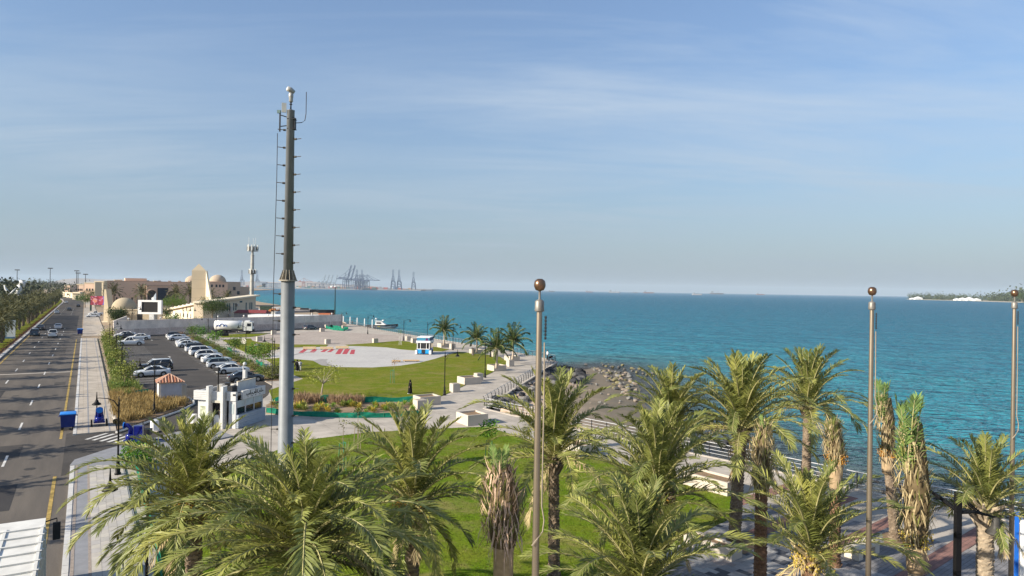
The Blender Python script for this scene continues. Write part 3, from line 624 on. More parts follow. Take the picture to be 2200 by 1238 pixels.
def lamp(p, label, arms=(0.,), group='black lamp posts', sc=1.):
    t = thing('street_lamp', label, 'street lamp', p, 0, group, sc)
    ob('post', LMP['post'], t)
    for a in arms:
        o = ob('arm', LMP['arm'], t, None, a); ob('lamp_bell', LMP['bell'], o); ob('lamp_lens', LMP['lens'], o)
    return t
toR, toL = R(10), R(180)
lamp(G(253, 1020, .13), 'black street lamp with bell shade overhanging the near grey pavement corner', (toL,))
p = D(317, 1100, 27); lamp(Vector((p.x, p.y, .13)), 'black street lamp half hidden by the broad date palm', (toL,))
lamp(G(331, 889, .1), 'black double-armed street lamp in the golden grass bed by the tiled hut', (toL, 0.))
for q in ((249, 791), (261, 826)): lamp(G(*q, .1), 'plain black lamp post without arm in the green strip by the parking lot', ())
for q in ((235, 747), (241, 763)): lamp(G(*q, .1), 'black street lamp with one arm in the green strip by the parking lot', (0.,))
for q in ((283, 716), (393, 711), (403, 712)): lamp(G(*q, .1), 'tall dark lamp post standing at the foot of the grey boundary wall', (AN,), sc=1.3 if q[0] < 300 else 1.2)
lamp(G(447, 731, .1), 'black street lamp with arm among the young trees behind the parked cars', (toL,))
lamp(G(464, 720, .1), 'dark lamp post beside the water tanker at the lawn corner', (), sc=1.15)
lamp(G(528, 757, .1), 'black lamp post with a round white sign beside the small lawn', (toL,))
lamp(G(589, 803, .1), 'black street lamp with arm beside the rounded green bush', (toL,))
lamp(G(587, 707, .1), 'dark lamp post in front of the boundary wall beside a concrete block', (AN,), sc=1.15)
for q in ((666, 704), (671, 702)): lamp(G(*q, .1), 'thin dark lamp post next to the two black parked cars', (AN,), sc=1.1)
lamp(G(733, 708, .1), 'black lamp post rising from the green netting at the wall end', (toR,))
for q in ((790, 718), (867, 732), (973, 752), (1054, 767), (918, 742)): lamp(G(*q, .1), 'black promenade lamp post with one arm reaching over the sea railing', (toR,), group='lamp posts along the sea railing')
lamp(G(1042, 811, .1), 'black lamp post at the lawn edge beside a coconut palm planter', (R(60),))
lamp(G(955, 849, .1), 'black lamp post between the square planter and the woman in black', (toR,))
b = None
# modern plaza lamp
def plaza_lamp():
    p = D(2058, 1100, 22.5); t = thing('plaza_lamp', 'square black plaza lamp with two sloping arms and a bell shade', 'street lamp', (p.x, p.y, .08))
    h = D(2058, 1058, 22.5).z - .08
    MB().box((0, 0, h / 2), (.17, .17, h)).build('post', BLK, t)
    for sx, e in ((1, 1.25), (-1, 1.1)):
        a = MB(); a.tube([(0, 0, h - .65), (sx * .55, 0, h - .63), (sx * e, 0, h - .80)] if sx > 0 else [(0, 0, h - .62), (-.08, 1.0, h - .40), (-.1, 2.3, h - .22)], [.07, .06, .035], 6)
        if sx > 0: a.tube([(.05, 0, h - .1), (.75, 0, h - .66)], .03, 5); a.tube([(.05, .03, h - .16), (.62, .03, h - .62)], .02, 5)
        arm = a.build('arm', BLK, t)
        c = (e, 0, h - .82) if sx > 0 else (-.1, 2.3, h - .26)
        MB().lathe([(.05, .02), (.10, -.02), (.13, -.22), (.17, -.36), (.28, -.46), (.30, -.52), (.24, -.55)], 14, c).build('lamp_bell', mat('weathered bell', (.05, .047, .042), .5, var=.3, scale=6), arm, smooth=True)
plaza_lamp()
# ---- tall camera mast
def mast():
    g = G(612, 1030, .1); dpt = g.y
    def z(py): return D(620, py, dpt).z
    t = thing('camera_mast', 'tall two-stage grey steel mast with climbing pegs and a camera on top', 'mast', (g.x, g.y, .08))
    zf, zt = z(607), z(240)
    MB().lathe([(.58, 0), (.58, .06), (.49, .08), (.44, zf - .1), (.44, zf)], 24).build('lower_shaft', GALV, t, smooth=True)
    MB().lathe([(.325, zf + .1), (.25, zt - .05), (.265, zt - .04), (.265, zt)], 24).build('upper_shaft', GALV, t, smooth=True)
    fl = MB().lathe([(.60, zf), (.60, zf + .09), (.35, zf + .1)], 24).build('flange', mat('rusty galvanised steel', (.33, .29, .23), .7, var=.3, scale=6), t)
    for k in range(12):
        a = k * math.pi / 6; MB().add([(.30, -.015, zf + .1), (.57, -.015, zf + .1), (.36, -.015, zf + .75), (.30, -.015, zf + .75), (.30, .015, zf + .1), (.57, .015, zf + .1), (.36, .015, zf + .75), (.30, .015, zf + .75)], [(3, 2, 1, 0), (4, 5, 6, 7), (1, 2, 6, 5), (2, 3, 7, 6)]).build('gusset', MATS['rusty galvanised steel'], fl, rz=a)
    for k in range(2):
        a = -math.pi / 2 + .5; bl = MB().box((.37, 0, zf - .95), (.06, .22, .55)).build('junction_box', mat('grey box', (.5, .5, .47), .6), t, rz=a) if k == 0 else None
    peg = MB(); peg.tube([(0, 0, 0), (.17, 0, 0)], .07, 8); peg.tube([(.12, 0, 0), (.52, 0, .02)], .026, 6); pm = peg.mesh('climbing_peg', mat('dark peg steel', (.10, .085, .07), .6, var=.3, scale=8))
    s = -1; zz = 1.6
    while zz < zt - .8:
        rr = .29 if zz > zf else .42; ang = R(200) if s < 0 else R(-14)
        if abs(zz - zf - .35) > .55: ob('climbing_peg', pm, t, (math.cos(ang) * rr, math.sin(ang) * rr, zz), ang)
        zz += .59 if zz > zf else .9; s = -s
    pts = [(math.cos(R(200)) * (.82 if q > zf else .92), math.sin(R(200)) * .8, q) for q in (1.2, zf * .5, zf, zf + (zt - zf) * .6, zt - 1.6)]
    MB().tube(pts, .022, 6).build('safety_cable', DARK, t)
    # head
    h = MB(); h.tube([(-.1, 0, zt - .5), (-.62, -.1, zt - .35)], .035, 6); h.tube([(-.1, 0, zt - 1.0), (-.62, -.1, zt - 1.1)], .035, 6); h.box((-.68, -.1, zt - .75), (.08, .08, 1.4)); h.box((.08, 0, zt - .6), (.5, .5, .05)); h.box((.08, 0, zt - 1.25), (.5, .5, .05)); h.box((.28, 0, zt - .9), (.10, .3, .8)); h.build('bracket', DARK, t)
    MB().box((-.38, -.22, zt + .12), (.30, .10, .62), R(20)).build('panel_antenna', mat('antenna panel', (.55, .54, .48), .6), t)
    MB().box((-.75, -.1, zt - .12), (.22, .16, .2)).build('small_camera', mat('teal grey box', (.12, .18, .18), .5), t)
    MB().tube([(.2, 0, zt - .85), (.75, 0, zt - .8), (.95, 0, zt - .65), (1.02, 0, zt - .2), (1.02, 0, zt + 1.25)], .025, 6).build('whip_antenna', DARK, t)
    MB().lathe([(.16, zt), (.05, zt + .1), (.045, zt + .36), (.11, zt + .4), (.05, zt + .44), (.06, zt + .55)], 10).build('camera_mount', DARK, t)
    MB().lathe([(.10, zt + .55), (.14, zt + .62), (.13, zt + .84), (.16, zt + .9), (.15, zt + 1.12), (.08, zt + 1.2)], 12).build('camera_neck', mat('camera housing', (.36, .35, .32), .4, metal=.3, var=.2, scale=8), t, smooth=True)
    c = MB().tube([(.16, .12, zt + 1.22), (-.02, -.02, zt + 1.36), (-.2, -.16, zt + 1.42)], [.15, .18, .16], 14).build('camera_head', MATS['camera housing'], t, smooth=True)
    MB().tube([(-.205, -.164, zt + 1.42), (-.212, -.17, zt + 1.422)], [.12, .12], 14).build('camera_lens', mat('camera window', (.6, .6, .58), .15), c)
mast()
# ---- flagpoles
def flagpole(px, py_top, depth, label, seed):
    p = D(px, py_top, depth); h = p.z - .1
    t = thing('flagpole', label, 'flagpole', (p.x, p.y, .1), group='bronze flagpoles'); s = 1.
    MB().lathe([(.085, 0), (.08, h * .5), (.062, h - .72), (.06, h - .70)], 16).build('pole', BRASS, t, smooth=True)
    MB().lathe([(.10, h - .72), (.105, h - .70), (.10, h - .50), (.07, h - .47), (.025, h - .45), (.025, h - .26)], 14).build('truck_collar', mat('weathered zinc', (.24, .225, .20), .5, metal=.5, var=.2, scale=6), t, smooth=True)
    MB().lathe([(.03, h - .27), (.09, h - .25), (.125, h - .18), (.13, h - .12), (.115, h - .05), (.06, h - .005), (.01, h)], 16).build('finial_ball', BALL, t, smooth=True)
    r = random.Random(seed); x = .14
    for k in range(7): MB().lathe([(.016, -.035), (.028, 0), (.016, .035)], 6, (x, 0, h - .85 - k * .075)).build('chain_link', DARK, t)
    zr = h * r.uniform(.58, .72)
    MB().tube([(.12, -.02, h - 1.4), (.13, -.02, h * .8), (.115, -.04, zr + .3), (.17, -.06, zr), (.14, -.08, zr - .25), (.02, -.12, zr - .4), (-.09, -.1, zr - .55)], .016, 5).build('halyard', mat('rope', (.30, .25, .19), .9), t)
flagpole(1160, 599, 15.0, 'thick bronze flagpole with round ball finial standing before the slim dark-trunked palm', 1)
flagpole(1874, 616.5, 21.5, 'bronze flagpole standing next to the leaning tied-up palm', 2)
flagpole(2180, 622.5, 26.0, 'slender bronze flagpole beside the blue and white sign totem', 3)
# ---- blue and white totem at the plaza
p = D(2191, 1150, 30); t = thing('sign_totem', 'upright blue and white sign totem behind the slender flagpole', 'sign', (p.x, p.y, .08), R(-36))
MB().box((-.11, 0, 1.7), (.16, .9, 3.4)).build('blue_panel', mat('blue sign paint', (.012, .10, .42), .4), t); MB().box((.11, .02, 1.62), (.2, .94, 3.24)).build('white_panel', WHT, t); MB().box((0, 0, .1), (.7, 1.2, .2)).build('base', mat('green base', (.02, .12, .05), .6), t)
# ---- railings
def railing(pts, label, every=1.9, h=1.1, m=STEEL, rails=(1.1, .82, .55, .28), curved=False, postm=None):
    t = thing('railing', label, 'railing', (0, 0, 0))
    L = []; 
    for a, b_ in zip(pts[:-1], pts[1:]):
        n = max(1, round((b_ - a).length / every)); L += [a.lerp(b_, k / n) for k in range(n)]
    L.append(pts[-1]); k = 0
    pm = MB().box((0, 0, h / 2), (.05, .08, h)).mesh('rail_post', postm or DARK) if not curved else MB().tube([(0, 0, 0), (0, 0, h * .55), (0, .06, h * .8), (0, .2, h)], [.05, .05, .04, .035], 6).mesh('rail_post', postm or DARK)
    for i, q in enumerate(L):
        d = (L[min(i + 1, len(L) - 1)] - L[max(i - 1, 0)]); ob('rail_post', pm, t, (q.x, q.y, .05), math.atan2(d.y, d.x))
    for z in rails: MB().tube([(q.x, q.y, z + .05) for q in L], .03 if z == rails[0] else .018, 5).build('handrail' if z == rails[0] else 'rail_bar', m, t)
    return t
def inset(p, d): return p + d
RW = mat('white rail', (.6, .6, .6), .35, metal=.3, var=.06)
railing([G(2330, 1158), G(2200, 1124), G(1906, 1065), G(1841, 1051), G(1667, 1012), G(1565, 990)], 'pale metal railing along the plaza edge above the shallow water', 1.9, m=RW)
railing([G(1565, 990), G(1446, 965), G(1240, 922), G(1097, 891), G(1046, 879)], 'metal railing on the beach side of the path behind the palms', 1.9, m=RW)
railing([G(1041, 873), G(1098, 838), G(1192, 779)], 'slanting grey railing above the dark boulders at the cove', 1.6, curved=True)
railing([G(1193, 777), G(1152, 768), G(1041, 747), G(931, 730), G(865, 719), G(800, 708), G(748, 697)], 'long grey railing along the sea promenade behind the coconut palms', 1.5, curved=True)
# sea wall coping
cop = MB()
for a, b_ in zip(COAST[:17], COAST[1:18]):
    cop.wall(a, b_, -.1, .085, .32)
cop.build('sea_wall_coping', CONC, kind='structure')
# ---- planters and concrete blocks
def planter(px, py, wx, wy, h, label, rz=AN, soil=True, name='planter', group='concrete planters', cat='planter', zb=.05):
    p = G(px, py, zb); t = thing(name, label, cat, p, rz, group)
    th = .16; b = MB()
    if soil:
        for sx in (-1, 1): b.box((sx * (wx - th) / 2, 0, h / 2), (th, wy, h)); b.box((0, sx * (wy - th) / 2, h / 2 - .001), (wx - 2 * th, th, h - .002))
        b.build('planter_wall', CONC, t); MB().box((0, 0, h * .42), (wx - 2 * th, wy - 2 * th, h * .84)).build('soil', SOIL, t)
    else:
        b.box((0, 0, h / 2), (wx, wy, h)); b.build('block', CONC, t); MB().box((0, 0, h + .01), (wx - .2, wy - .2, .04)).build('top_recess', mat('block top', (.36, .31, .26), .9), t)
    return t
for px, py, wx, wy, h, lab in [
    (1014, 909, 2.2, 2.4, 1.0, 'large square concrete planter with bare soil at the path fork'),
    (917, 868, 2.5, 2.0, .95, 'large concrete planter with brown soil at the end of the flower bed'),
    (1008, 824, 2.6, 2.2, .95, 'empty wide concrete planter beside the small concrete block at the lawn edge'),
    (1067, 796, 2.3, 2.2, .9, 'concrete planter holding the pale-trunked coconut palm'),
    (1100, 775, 2.1, 2.0, .9, 'concrete planter holding the wide dark coconut palm'),
    (1023, 760, 2.1, 2.0, .9, 'concrete planter holding the upright coconut palm'),
    (953, 746, 2.1, 2.0, .9, 'concrete planter holding the coconut palm by the bus kiosk'),
    (1530, 1050, 3.4, 1.7, .9, 'long concrete planter with sprouting grass beside the plaza palms'),
    (1240, 975, 2.4, 1.9, .9, 'concrete planter partly hidden behind the slim palm at the lawn edge'),
    (1530, 1185, 2.8, .9, .6, 'low pale concrete planter at the corner of the mosaic paving')]:
    planter(px, py, wx, wy, h, lab, rz=AN if px < 1200 else math.atan2(RD.y, RD.x))
for px, py, s, lab in [(977, 842, 1.0, 'concrete cube on the path just past the woman in black'), (1028, 818, 1.0, 'concrete cube behind the empty wide planter'), (1096, 787, 1.0, 'concrete cube before the wide dark coconut palm'),
    (903, 880, 1.2, 'bright concrete cube in front of the large planter with brown soil'), (972, 749, 1.0, 'concrete cube right of the coconut palm beside the bus kiosk'), (1063, 767, .9, 'concrete cube behind the pale-trunked coconut palm'),
    (877, 732, 1.1, 'concrete cube at the foot of the promenade lamp beside the bus kiosk'), (889, 737, 1.1, 'concrete cube right behind the bus kiosk roof'), (806, 737, 1.1, 'concrete cube at the corner of worn plaza and thin lawn'),
    (704, 739, 1.1, 'concrete cube behind the red floor markings'), (557, 733, 1.2, 'concrete cube at the rounded tip of the small lawn'), (588, 719, 1.2, 'concrete cube on the far path near the tanker lane'),
    (592, 706, 1.2, 'concrete cube at the foot of the boundary wall'), (692, 713, 1.2, 'concrete cube in front of the black parked cars'), (702, 705, 1.1, 'concrete cube between the black cars and the green netting'), (738, 707, 1.0, 'concrete cube inside the green netting')]:
    planter(px, py, s, s, 1.05, lab, soil=False, name='concrete_block', group='concrete blocks', cat='concrete block')
p = G(1016, 764, .05); t = thing('slab_post', 'dark upright slab post beside the coconut planter', 'post', p, AN); MB().box((0, 0, .75), (.18, .7, 1.5)).build('slab', mat('dark slab', (.10, .085, .075), .7), t); MB().box((0, 0, .04), (.3, .8, .08)).build('foot', DARK, t)
# bench
p = G(1852, 1192, .08); t = thing('bench', 'cream concrete bench with solid ends on the plaza by the bronze flagpole', 'bench', p, math.atan2(RP.y, RP.x) - R(4))
MB().box((0, 0, .5), (2.0, .75, .16)).build('seat', mat('cream concrete', (.62, .55, .45), .8, var=.06), t)
for s in (-1, 1): MB().box((s * .78, 0, .21), (.42, .72, .42)).build('leg', MATS['cream concrete'], t)
# ---- boundary wall
def boundary():
    pts = [G(243, 724), G(400, 716), G(560, 710), G(735, 701.5)]
    t = thing('boundary_wall', 'long grey boundary wall with a darker lower band and small globe lights', 'wall', (0, 0, 0))
    UPP = brick_mat('wall panels', (.84, .72, .62), (.80, .68, .59), (.70, .58, .50), 1.2, 3, 0, off=0); LOW = ground_mat('stained lower wall', (.72, .58, .50), (.52, .40, .34), .5, 3, mixamt=.3)
    H = 3.9
    for a, b_ in zip(pts[:-1], pts[1:]):
        MB().wall(a, b_, 0, 1.75, .36).build('lower_band', LOW, t); MB().wall(a, b_, 1.75, H, .28).build('upper_panel', UPP, t)
        n = max(2, round((b_ - a).length / 9))
        for k in range(n):
            q = a.lerp(b_, (k + .5) / n); MB().box((q.x, q.y, H / 2), (.42, .42, H + .1), AN).build('pilaster', UPP, t)
    for px in (285, 317, 352, 459, 493, 524, 556):
        pass
    MB().wall(pts[0], pts[0] + Vector((-12, 27, 0)), 0, H, .3).build('side_wall', mat('bright wall', (.6, .54, .47), .85), t)
    for k in range(9):
        q = pts[0].lerp(pts[3], k / 9 + .05); q = Vector((q.x, q.y, H)); b = MB().lathe([(.05, 0), (.05, .18), (.2, .3), (.24, .45), (.2, .6), (.05, .66)], 8, q); b.build('globe_light', mat('globe', (.7, .68, .64), .4), t)
boundary()
# ================================================================ trees, shrubs, beds
def leafmat(name, c, rn=.2): return mat(name, c, .55, var=.3, scale=1.5, rnd=rn, trans=.2)
LG, LD, LY, LB = leafmat('fresh green leaf', (.10, .165, .025)), leafmat('dark green leaf', (.045, .075, .016)), leafmat('yellow green leaf', (.22, .24, .05)), leafmat('bright green leaf', (.09, .20, .02))
LO = leafmat('olive leaf', (.15, .16, .045))
WOOD = mat('young bark', (.26, .20, .14), .9, var=.2, scale=5)
def leaves(b, r, c, rx, ry, rz, n, s, clump=6):
    """small leaf faces in clumps spread through an uneven crown"""
    done = 0
    while done < n:
        v = Vector((r.gauss(0, 1), r.gauss(0, 1), r.gauss(0, 1))).normalized() * r.uniform(.35, 1) ** .6
        cc = Vector((v.x * rx, v.y * ry, v.z * rz)) + Vector(c)
        for k in range(clump):
            p = cc + Vector((r.gauss(0, 1), r.gauss(0, 1), r.gauss(0, .8))) * s * 1.5
            a = Vector((r.gauss(0, 1), r.gauss(0, 1), r.gauss(0, .7))).normalized(); q = a.cross(Vector((r.gauss(0, 1), r.gauss(0, 1), r.gauss(0, 1)))).normalized()
            l = s * r.uniform(.7, 1.3); w = l * .55
            b.add([p - a * l * .5, p + q * w * .5, p + a * l * .5, p - q * w * .5], [(0, 1, 2, 3)]); done += 1
def tree_meshes(seed, h, cr, n, s, lobes=6, tr=.12, sparse=False):
    r = random.Random(seed); t = MB(); c = MB(); th = h * .45
    t.tube([(0, 0, 0), (.05 * h * r.uniform(-.5, .5), 0, th * .6), (0, .03 * h, th)], [tr, tr * .8, tr * .65], 7)
    for k in range(lobes):
        a = k * 2.4 + r.uniform(-.4, .4); rr = cr * r.uniform(.35, .75); z = h * r.uniform(.48, .86)
        e = Vector((math.cos(a) * rr, math.sin(a) * rr, z)); t.tube([(0, .03 * h, th * .95), Vector((0, 0, th)).lerp(e, .5) + Vector((0, 0, .05 * h)), e], [tr * .5, tr * .35, tr * .12], 5)
        leaves(c, r, e, cr * .55 * r.uniform(.8, 1.2), cr * .55 * r.uniform(.8, 1.2), h * .20 * r.uniform(.8, 1.3), n // lobes, s)
    return t, c
TREEC = {}
def tree(p, h, cr, label, m=LG, n=900, s=.16, seed=1, group=None, name='tree', tr=.12, lobes=6, rz=0.):
    key = (round(h, 1), cr, m.name, n, s, seed)
    if key not in TREEC:
        a, b = tree_meshes(seed, h, cr, n, s, lobes, tr); TREEC[key] = (a.mesh('trunk', WOOD), b.mesh('crown', m))
    t = thing(name, label, 'tree', p, rz, group); ob('trunk', TREEC[key][0], t); ob('crown', TREEC[key][1], t); return t
SHC = {}
def shrub(p, rx, rz, label, m=LG, n=500, s=.11, seed=1, group=None, name='shrub'):
    k = (rx, rz, m.name, n, s, seed)
    if k not in SHC:
        b = MB(); r = random.Random(seed); leaves(b, r, (0, 0, rz * .9), rx * .9, rx * .9, rz * .9, n, s)
        st = MB()
        for j in range(5): a = j * 1.26; st.tube([(0, 0, 0), (math.cos(a) * rx * .6, math.sin(a) * rx * .6, rz)], [.03, .01], 4)
        SHC[k] = (b.mesh('foliage', m), st.mesh('stem', WOOD))
    t = thing(name, label, 'shrub', p, seed * 1.7, group); ob('foliage', SHC[k][0], t); ob('stem', SHC[k][1], t); return t
def grass_stuff(name, pts, label, m, h=.8, per=26, w=.02, seed=3, spread=.35, z=.05):
    b = MB(); r = random.Random(seed)
    for q in pts:
        for k in range(per):
            a = r.uniform(0, 6.283); hq = h * (.75 + .5 * ((q[0] * 7.3 + q[1] * 3.1) % 1)); o = Vector((q[0] + r.gauss(0, spread * .5), q[1] + r.gauss(0, spread * .5), z)); d = Vector((math.cos(a), math.sin(a), 0)); hh = hq * r.uniform(.5, 1.15)
            e = o + d * hh * r.uniform(.15, .6) + Vector((0, 0, hh)); md = o.lerp(e, .55) + Vector((0, 0, hh * .12)); s = Vector((-d.y, d.x, 0)) * w
            b.add([o - s, o + s, md + s, md - s, e], [(0, 1, 2, 3), (3, 2, 4)])
    return b.build(name, m, kind='stuff', label=label)
def scatter(pix, n, seed, world=False):
    poly = [(p[0], p[1]) for p in (pix if world else [G(*q) for q in pix])]; r = random.Random(seed); out = []
    x0, x1 = min(p[0] for p in poly), max(p[0] for p in poly); y0, y1 = min(p[1] for p in poly), max(p[1] for p in poly)
    while len(out) < n:
        p = (r.uniform(x0, x1), r.uniform(y0, y1))
        if inside(p, poly): out.append(p)
    return out
GOLD = mat('golden grass blade', (.36, .24, .085), .8, var=.45, scale=1.6, trans=.2, c2=(.46, .34, .14))
GREENG = mat('green grass blade', (.20, .24, .055), .7, var=.3, scale=2, trans=.2)
TAN = mat('tan plume grass', (.30, .20, .12), .85, var=.3, scale=3)
# golden bed by the hut
BED1 = [(236, 838), (252, 925), (312, 905), (385, 880), (412, 866), (400, 856), (340, 850), (300, 828), (238, 826)]
slab('planting_bed', BED1, -.1, .09, SOIL)
MB().tube([G(x, y, .1) for x, y in [(250, 929), (312, 909), (387, 883), (417, 868), (416, 862), (405, 855)]], .13, 5).build('bed_kerb', KERB, bpy.data.objects['planting_bed'])
grass_stuff('golden_grass', scatter([(243, 850), (254, 916), (312, 899), (385, 876), (398, 866), (340, 858), (262, 842)], 260, 1), 'dense golden ornamental grass filling the bed by the hut', GOLD, .8, 44, .022, spread=.5)
grass_stuff('green_grass', scatter([(238, 828), (245, 850), (300, 848), (290, 828)], 70, 2), 'green ornamental grass at the back of the golden bed', GREENG, .9, 40, .022)
# green strip between pavement and parking
strip = [UN(87, 2.9), UN(87, 5.4), UN(188, 5.2), UN(188, 3.6)]
slab('planting_bed', strip, -.1, .08, SOIL, world=True)
grass_stuff('strip_grass', scatter([UN(88, 3.1), UN(88, 4.9), UN(186, 4.9), UN(186, 3.7)], 240, 4, True), 'green ornamental grass along the parking strip', GREENG, .85, 26, .03)
for k, u in enumerate([93, 100, 108, 116, 123, 131, 139, 147, 156, 166, 175, 184]):
    shrub(UN(u, 4.1 + .5 * (k % 2), .05), .85, .6, 'loose green shrub in the planted strip between pavement and parking', (LG, LO)[k % 2], 700, .24, k % 4, 'shrubs of the parking strip')
    if k % 3 == 0: tree(UN(u + 3, 4.2, .05), 3.4, 1.2, 'sapling with yellow-green leaves in the strip by the parking lot', LY, 600, .26, 5 + k % 2, 'saplings of the parking strip', tr=.05)
# hedge between the parked cars and the park
slab('planting_bed', [UN(96, 21), UN(96, 24), UN(184, 24), UN(184, 21)], -.1, .09, SOIL, world=True)
for k, u in enumerate([98, 104, 110, 116, 122, 128, 134, 141, 148, 155, 162, 170, 178]):
    shrub(UN(u, 22.2, .05), 1.05, .6, 'grey-green shrub behind the cars parked nose-in', (LO, LG)[k % 2], 700, .2, 5 + k % 4, 'shrubs behind the parked cars')
for k, (px, py, h) in enumerate([(503, 768, 4.0), (545, 790, 4.0), (566, 797, 4.2), (432, 731, 3.4), (412, 726, 3.2), (458, 741, 3.0)]):
    tree(G(px, py, .05), h, 1.25, 'young broad-leaved tree in the bed behind the parked cars', (LG, LB)[k % 2], 620, .28, 11 + k % 4, 'young trees behind the parked cars', tr=.06)
shrub(G(590, 812, .05), 1.75, 1.05, 'large rounded bush under the single-arm lamp by the kiosk', LO, 2200, .2, 21)
tree(G(370, 713, .05), 5.0, 1.6, 'young bright tree at the foot of the boundary wall', LB, 1300, .32, 31, tr=.07)
tree(G(425, 712, .05), 3.6, 1.3, 'thin yellow-green tree beside the boundary wall', LY, 600, .3, 32, tr=.06)
slab('planting_bed', [UN(183, 17.5), UN(180, 21), UN(190, 23), UN(193, 20)], -.1, .1, SOIL, world=True)
shrub(UN(186, 20, .05), 1.1, .6, 'reddish brown shrub on the traffic island at the lot end', mat('russet leaf', (.22, .13, .06), .7, var=.3, scale=3), 600, .2, 25)
# flower bed with crotons
BED2 = [(572, 872), (588, 866), (905, 866), (915, 880), (912, 893), (760, 898), (600, 893), (572, 890)]
slab('planting_bed', BED2, -.1, .12, ground_mat('sandy soil', (.30, .22, .15), (.24, .17, .11), .6, 4, mixamt=.2))
grass_stuff('plume_grass', scatter([(632, 860), (690, 860), (690, 871), (632, 872)], 46, 6) + scatter([(706, 862), (722, 862), (722, 870), (706, 870)], 14, 7) + scatter([(726, 864), (778, 864), (778, 872), (726, 872)], 46, 8), 'brown plume grass tufts along the back of the flower bed', TAN, .95, 34, .02)
def croton(seed, m, s=1., n=26):
    r = random.Random(seed); b = MB()
    for k in range(n):
        a = k * 2.4; t = R(75 - 60 * (k / n)); d = Vector((math.cos(a) * math.cos(t), math.sin(a) * math.cos(t), math.sin(t))); l = r.uniform(.4, .65) * s; q = Vector((-math.sin(a), math.cos(a), 0)) * .065 * s
        p = Vector((math.cos(a) * .04, math.sin(a) * .04, .15 * s * (1 - k / n))); md = p + d * l * .55; e = p + d * l + Vector((0, 0, -.12 * l))
        b.add([p, md + q, e, md - q], [(0, 1, 2, 3)])
    return b.mesh('leaf_rosette', m)
CRT = [croton(k, m) for k, m in enumerate([LY, leafmat('lime leaf', (.20, .30, .04)), leafmat('golden leaf', (.38, .30, .045))])]
CST = MB().tube([(0, 0, -.12), (0, 0, .2)], .03, 5).mesh('stem', WOOD)
for k, q in enumerate(scatter([(575, 873), (640, 876), (905, 870), (908, 888), (760, 894), (600, 889)], 64, 12)):
    t = thing('croton_plant', 'small yellow-green foliage plant in the netted flower bed', 'plant', (q[0], q[1], .12), k, 'foliage plants of the flower bed', rnd.uniform(.8, 1.35)); ob('leaf_rosette', CRT[k % 3], t); ob('stem', CST, t)
# green netting
NET = mat('green netting', (.012, .21, .13), .7, var=.3, scale=1.5, trans=.3); NETP = mat('green stake', (.05, .22, .12), .7)
def net(pix, h, label, zb=.1, world=False):
    pts = pix if world else [G(x, y) for x, y in pix]; t = thing('net_fence', label, 'netting', (0, 0, 0)); b = MB(); r = random.Random(int(pts[0].x * 10)); L = []
    for a, c in zip(pts[:-1], pts[1:]):
        n = max(2, int((c - a).length / .7)); L += [a.lerp(c, k / n) for k in range(n)]
    L.append(pts[-1])
    vs = []; nrm = Vector((0, .05, 0))
    for k, p in enumerate(L): s = h * (1 + .14 * math.sin(k * 1.1) + r.uniform(-.05, .05)); vs += [(p.x, p.y, zb), (p.x + r.uniform(-.05, .05), p.y + r.uniform(-.08, .08), zb + s * .5), (p.x, p.y, zb + s)]
    b.add(vs, [f for k in range(len(L) - 1) for f in ((3 * k, 3 * k + 3, 3 * k + 4, 3 * k + 1), (3 * k + 1, 3 * k + 4, 3 * k + 5, 3 * k + 2))]); b.build('net_sheet', NET, t)
    st = MB().tube([(0, 0, 0), (0, 0, h + .15)], .02, 4).mesh('stake', NETP)
    for k in range(0, len(L), 4): ob('stake', st, t, (L[k].x, L[k].y, zb))
net([(572, 889), (600, 893), (680, 898), (760, 900), (840, 899), (912, 895)], .5, 'green netting along the path side of the flower bed')
net([(586, 872), (600, 867), (620, 866)], .6, 'short green netting at the left rear corner of the flower bed')
net([(688, 867), (706, 867)], .75, 'green netting scrap between the brown plume grasses')
net([(775, 868), (800, 867), (840, 866), (900, 866)], .6, 'green netting at the rear right of the flower bed')
net([(700, 706), (716, 710), (738, 712), (748, 709), (735, 707), (712, 704), (700, 706)], .7, 'loop of green netting around the lamp near the wall end')
net([UN(89, 4.9), UN(89, 6.4)], .7, 'green netting across the parking strip by the golden bed', world=True)
net([UN(98, 3.0), UN(98, 5.0)], .6, 'green netting beside the shrubs of the parking strip', world=True)
net([UN(112, 24.1), UN(118, 24.1)], .7, 'green netting along the bed behind the white cars', world=True)
net([UN(140, 24.1), UN(145, 24.1)], .7, 'green netting further along the bed behind the cars', world=True)
net([UN(56, 3.2), UN(48, 3.1), UN(40, 3.1), UN(33, 3.0)], .75, 'green netting between near pavement and the palm bed', world=True)
shrub(G(300, 1000, .05), 1.3, .9, 'bright lime bush at the street corner under the palm fronds', LB, 2200, .17, 41)
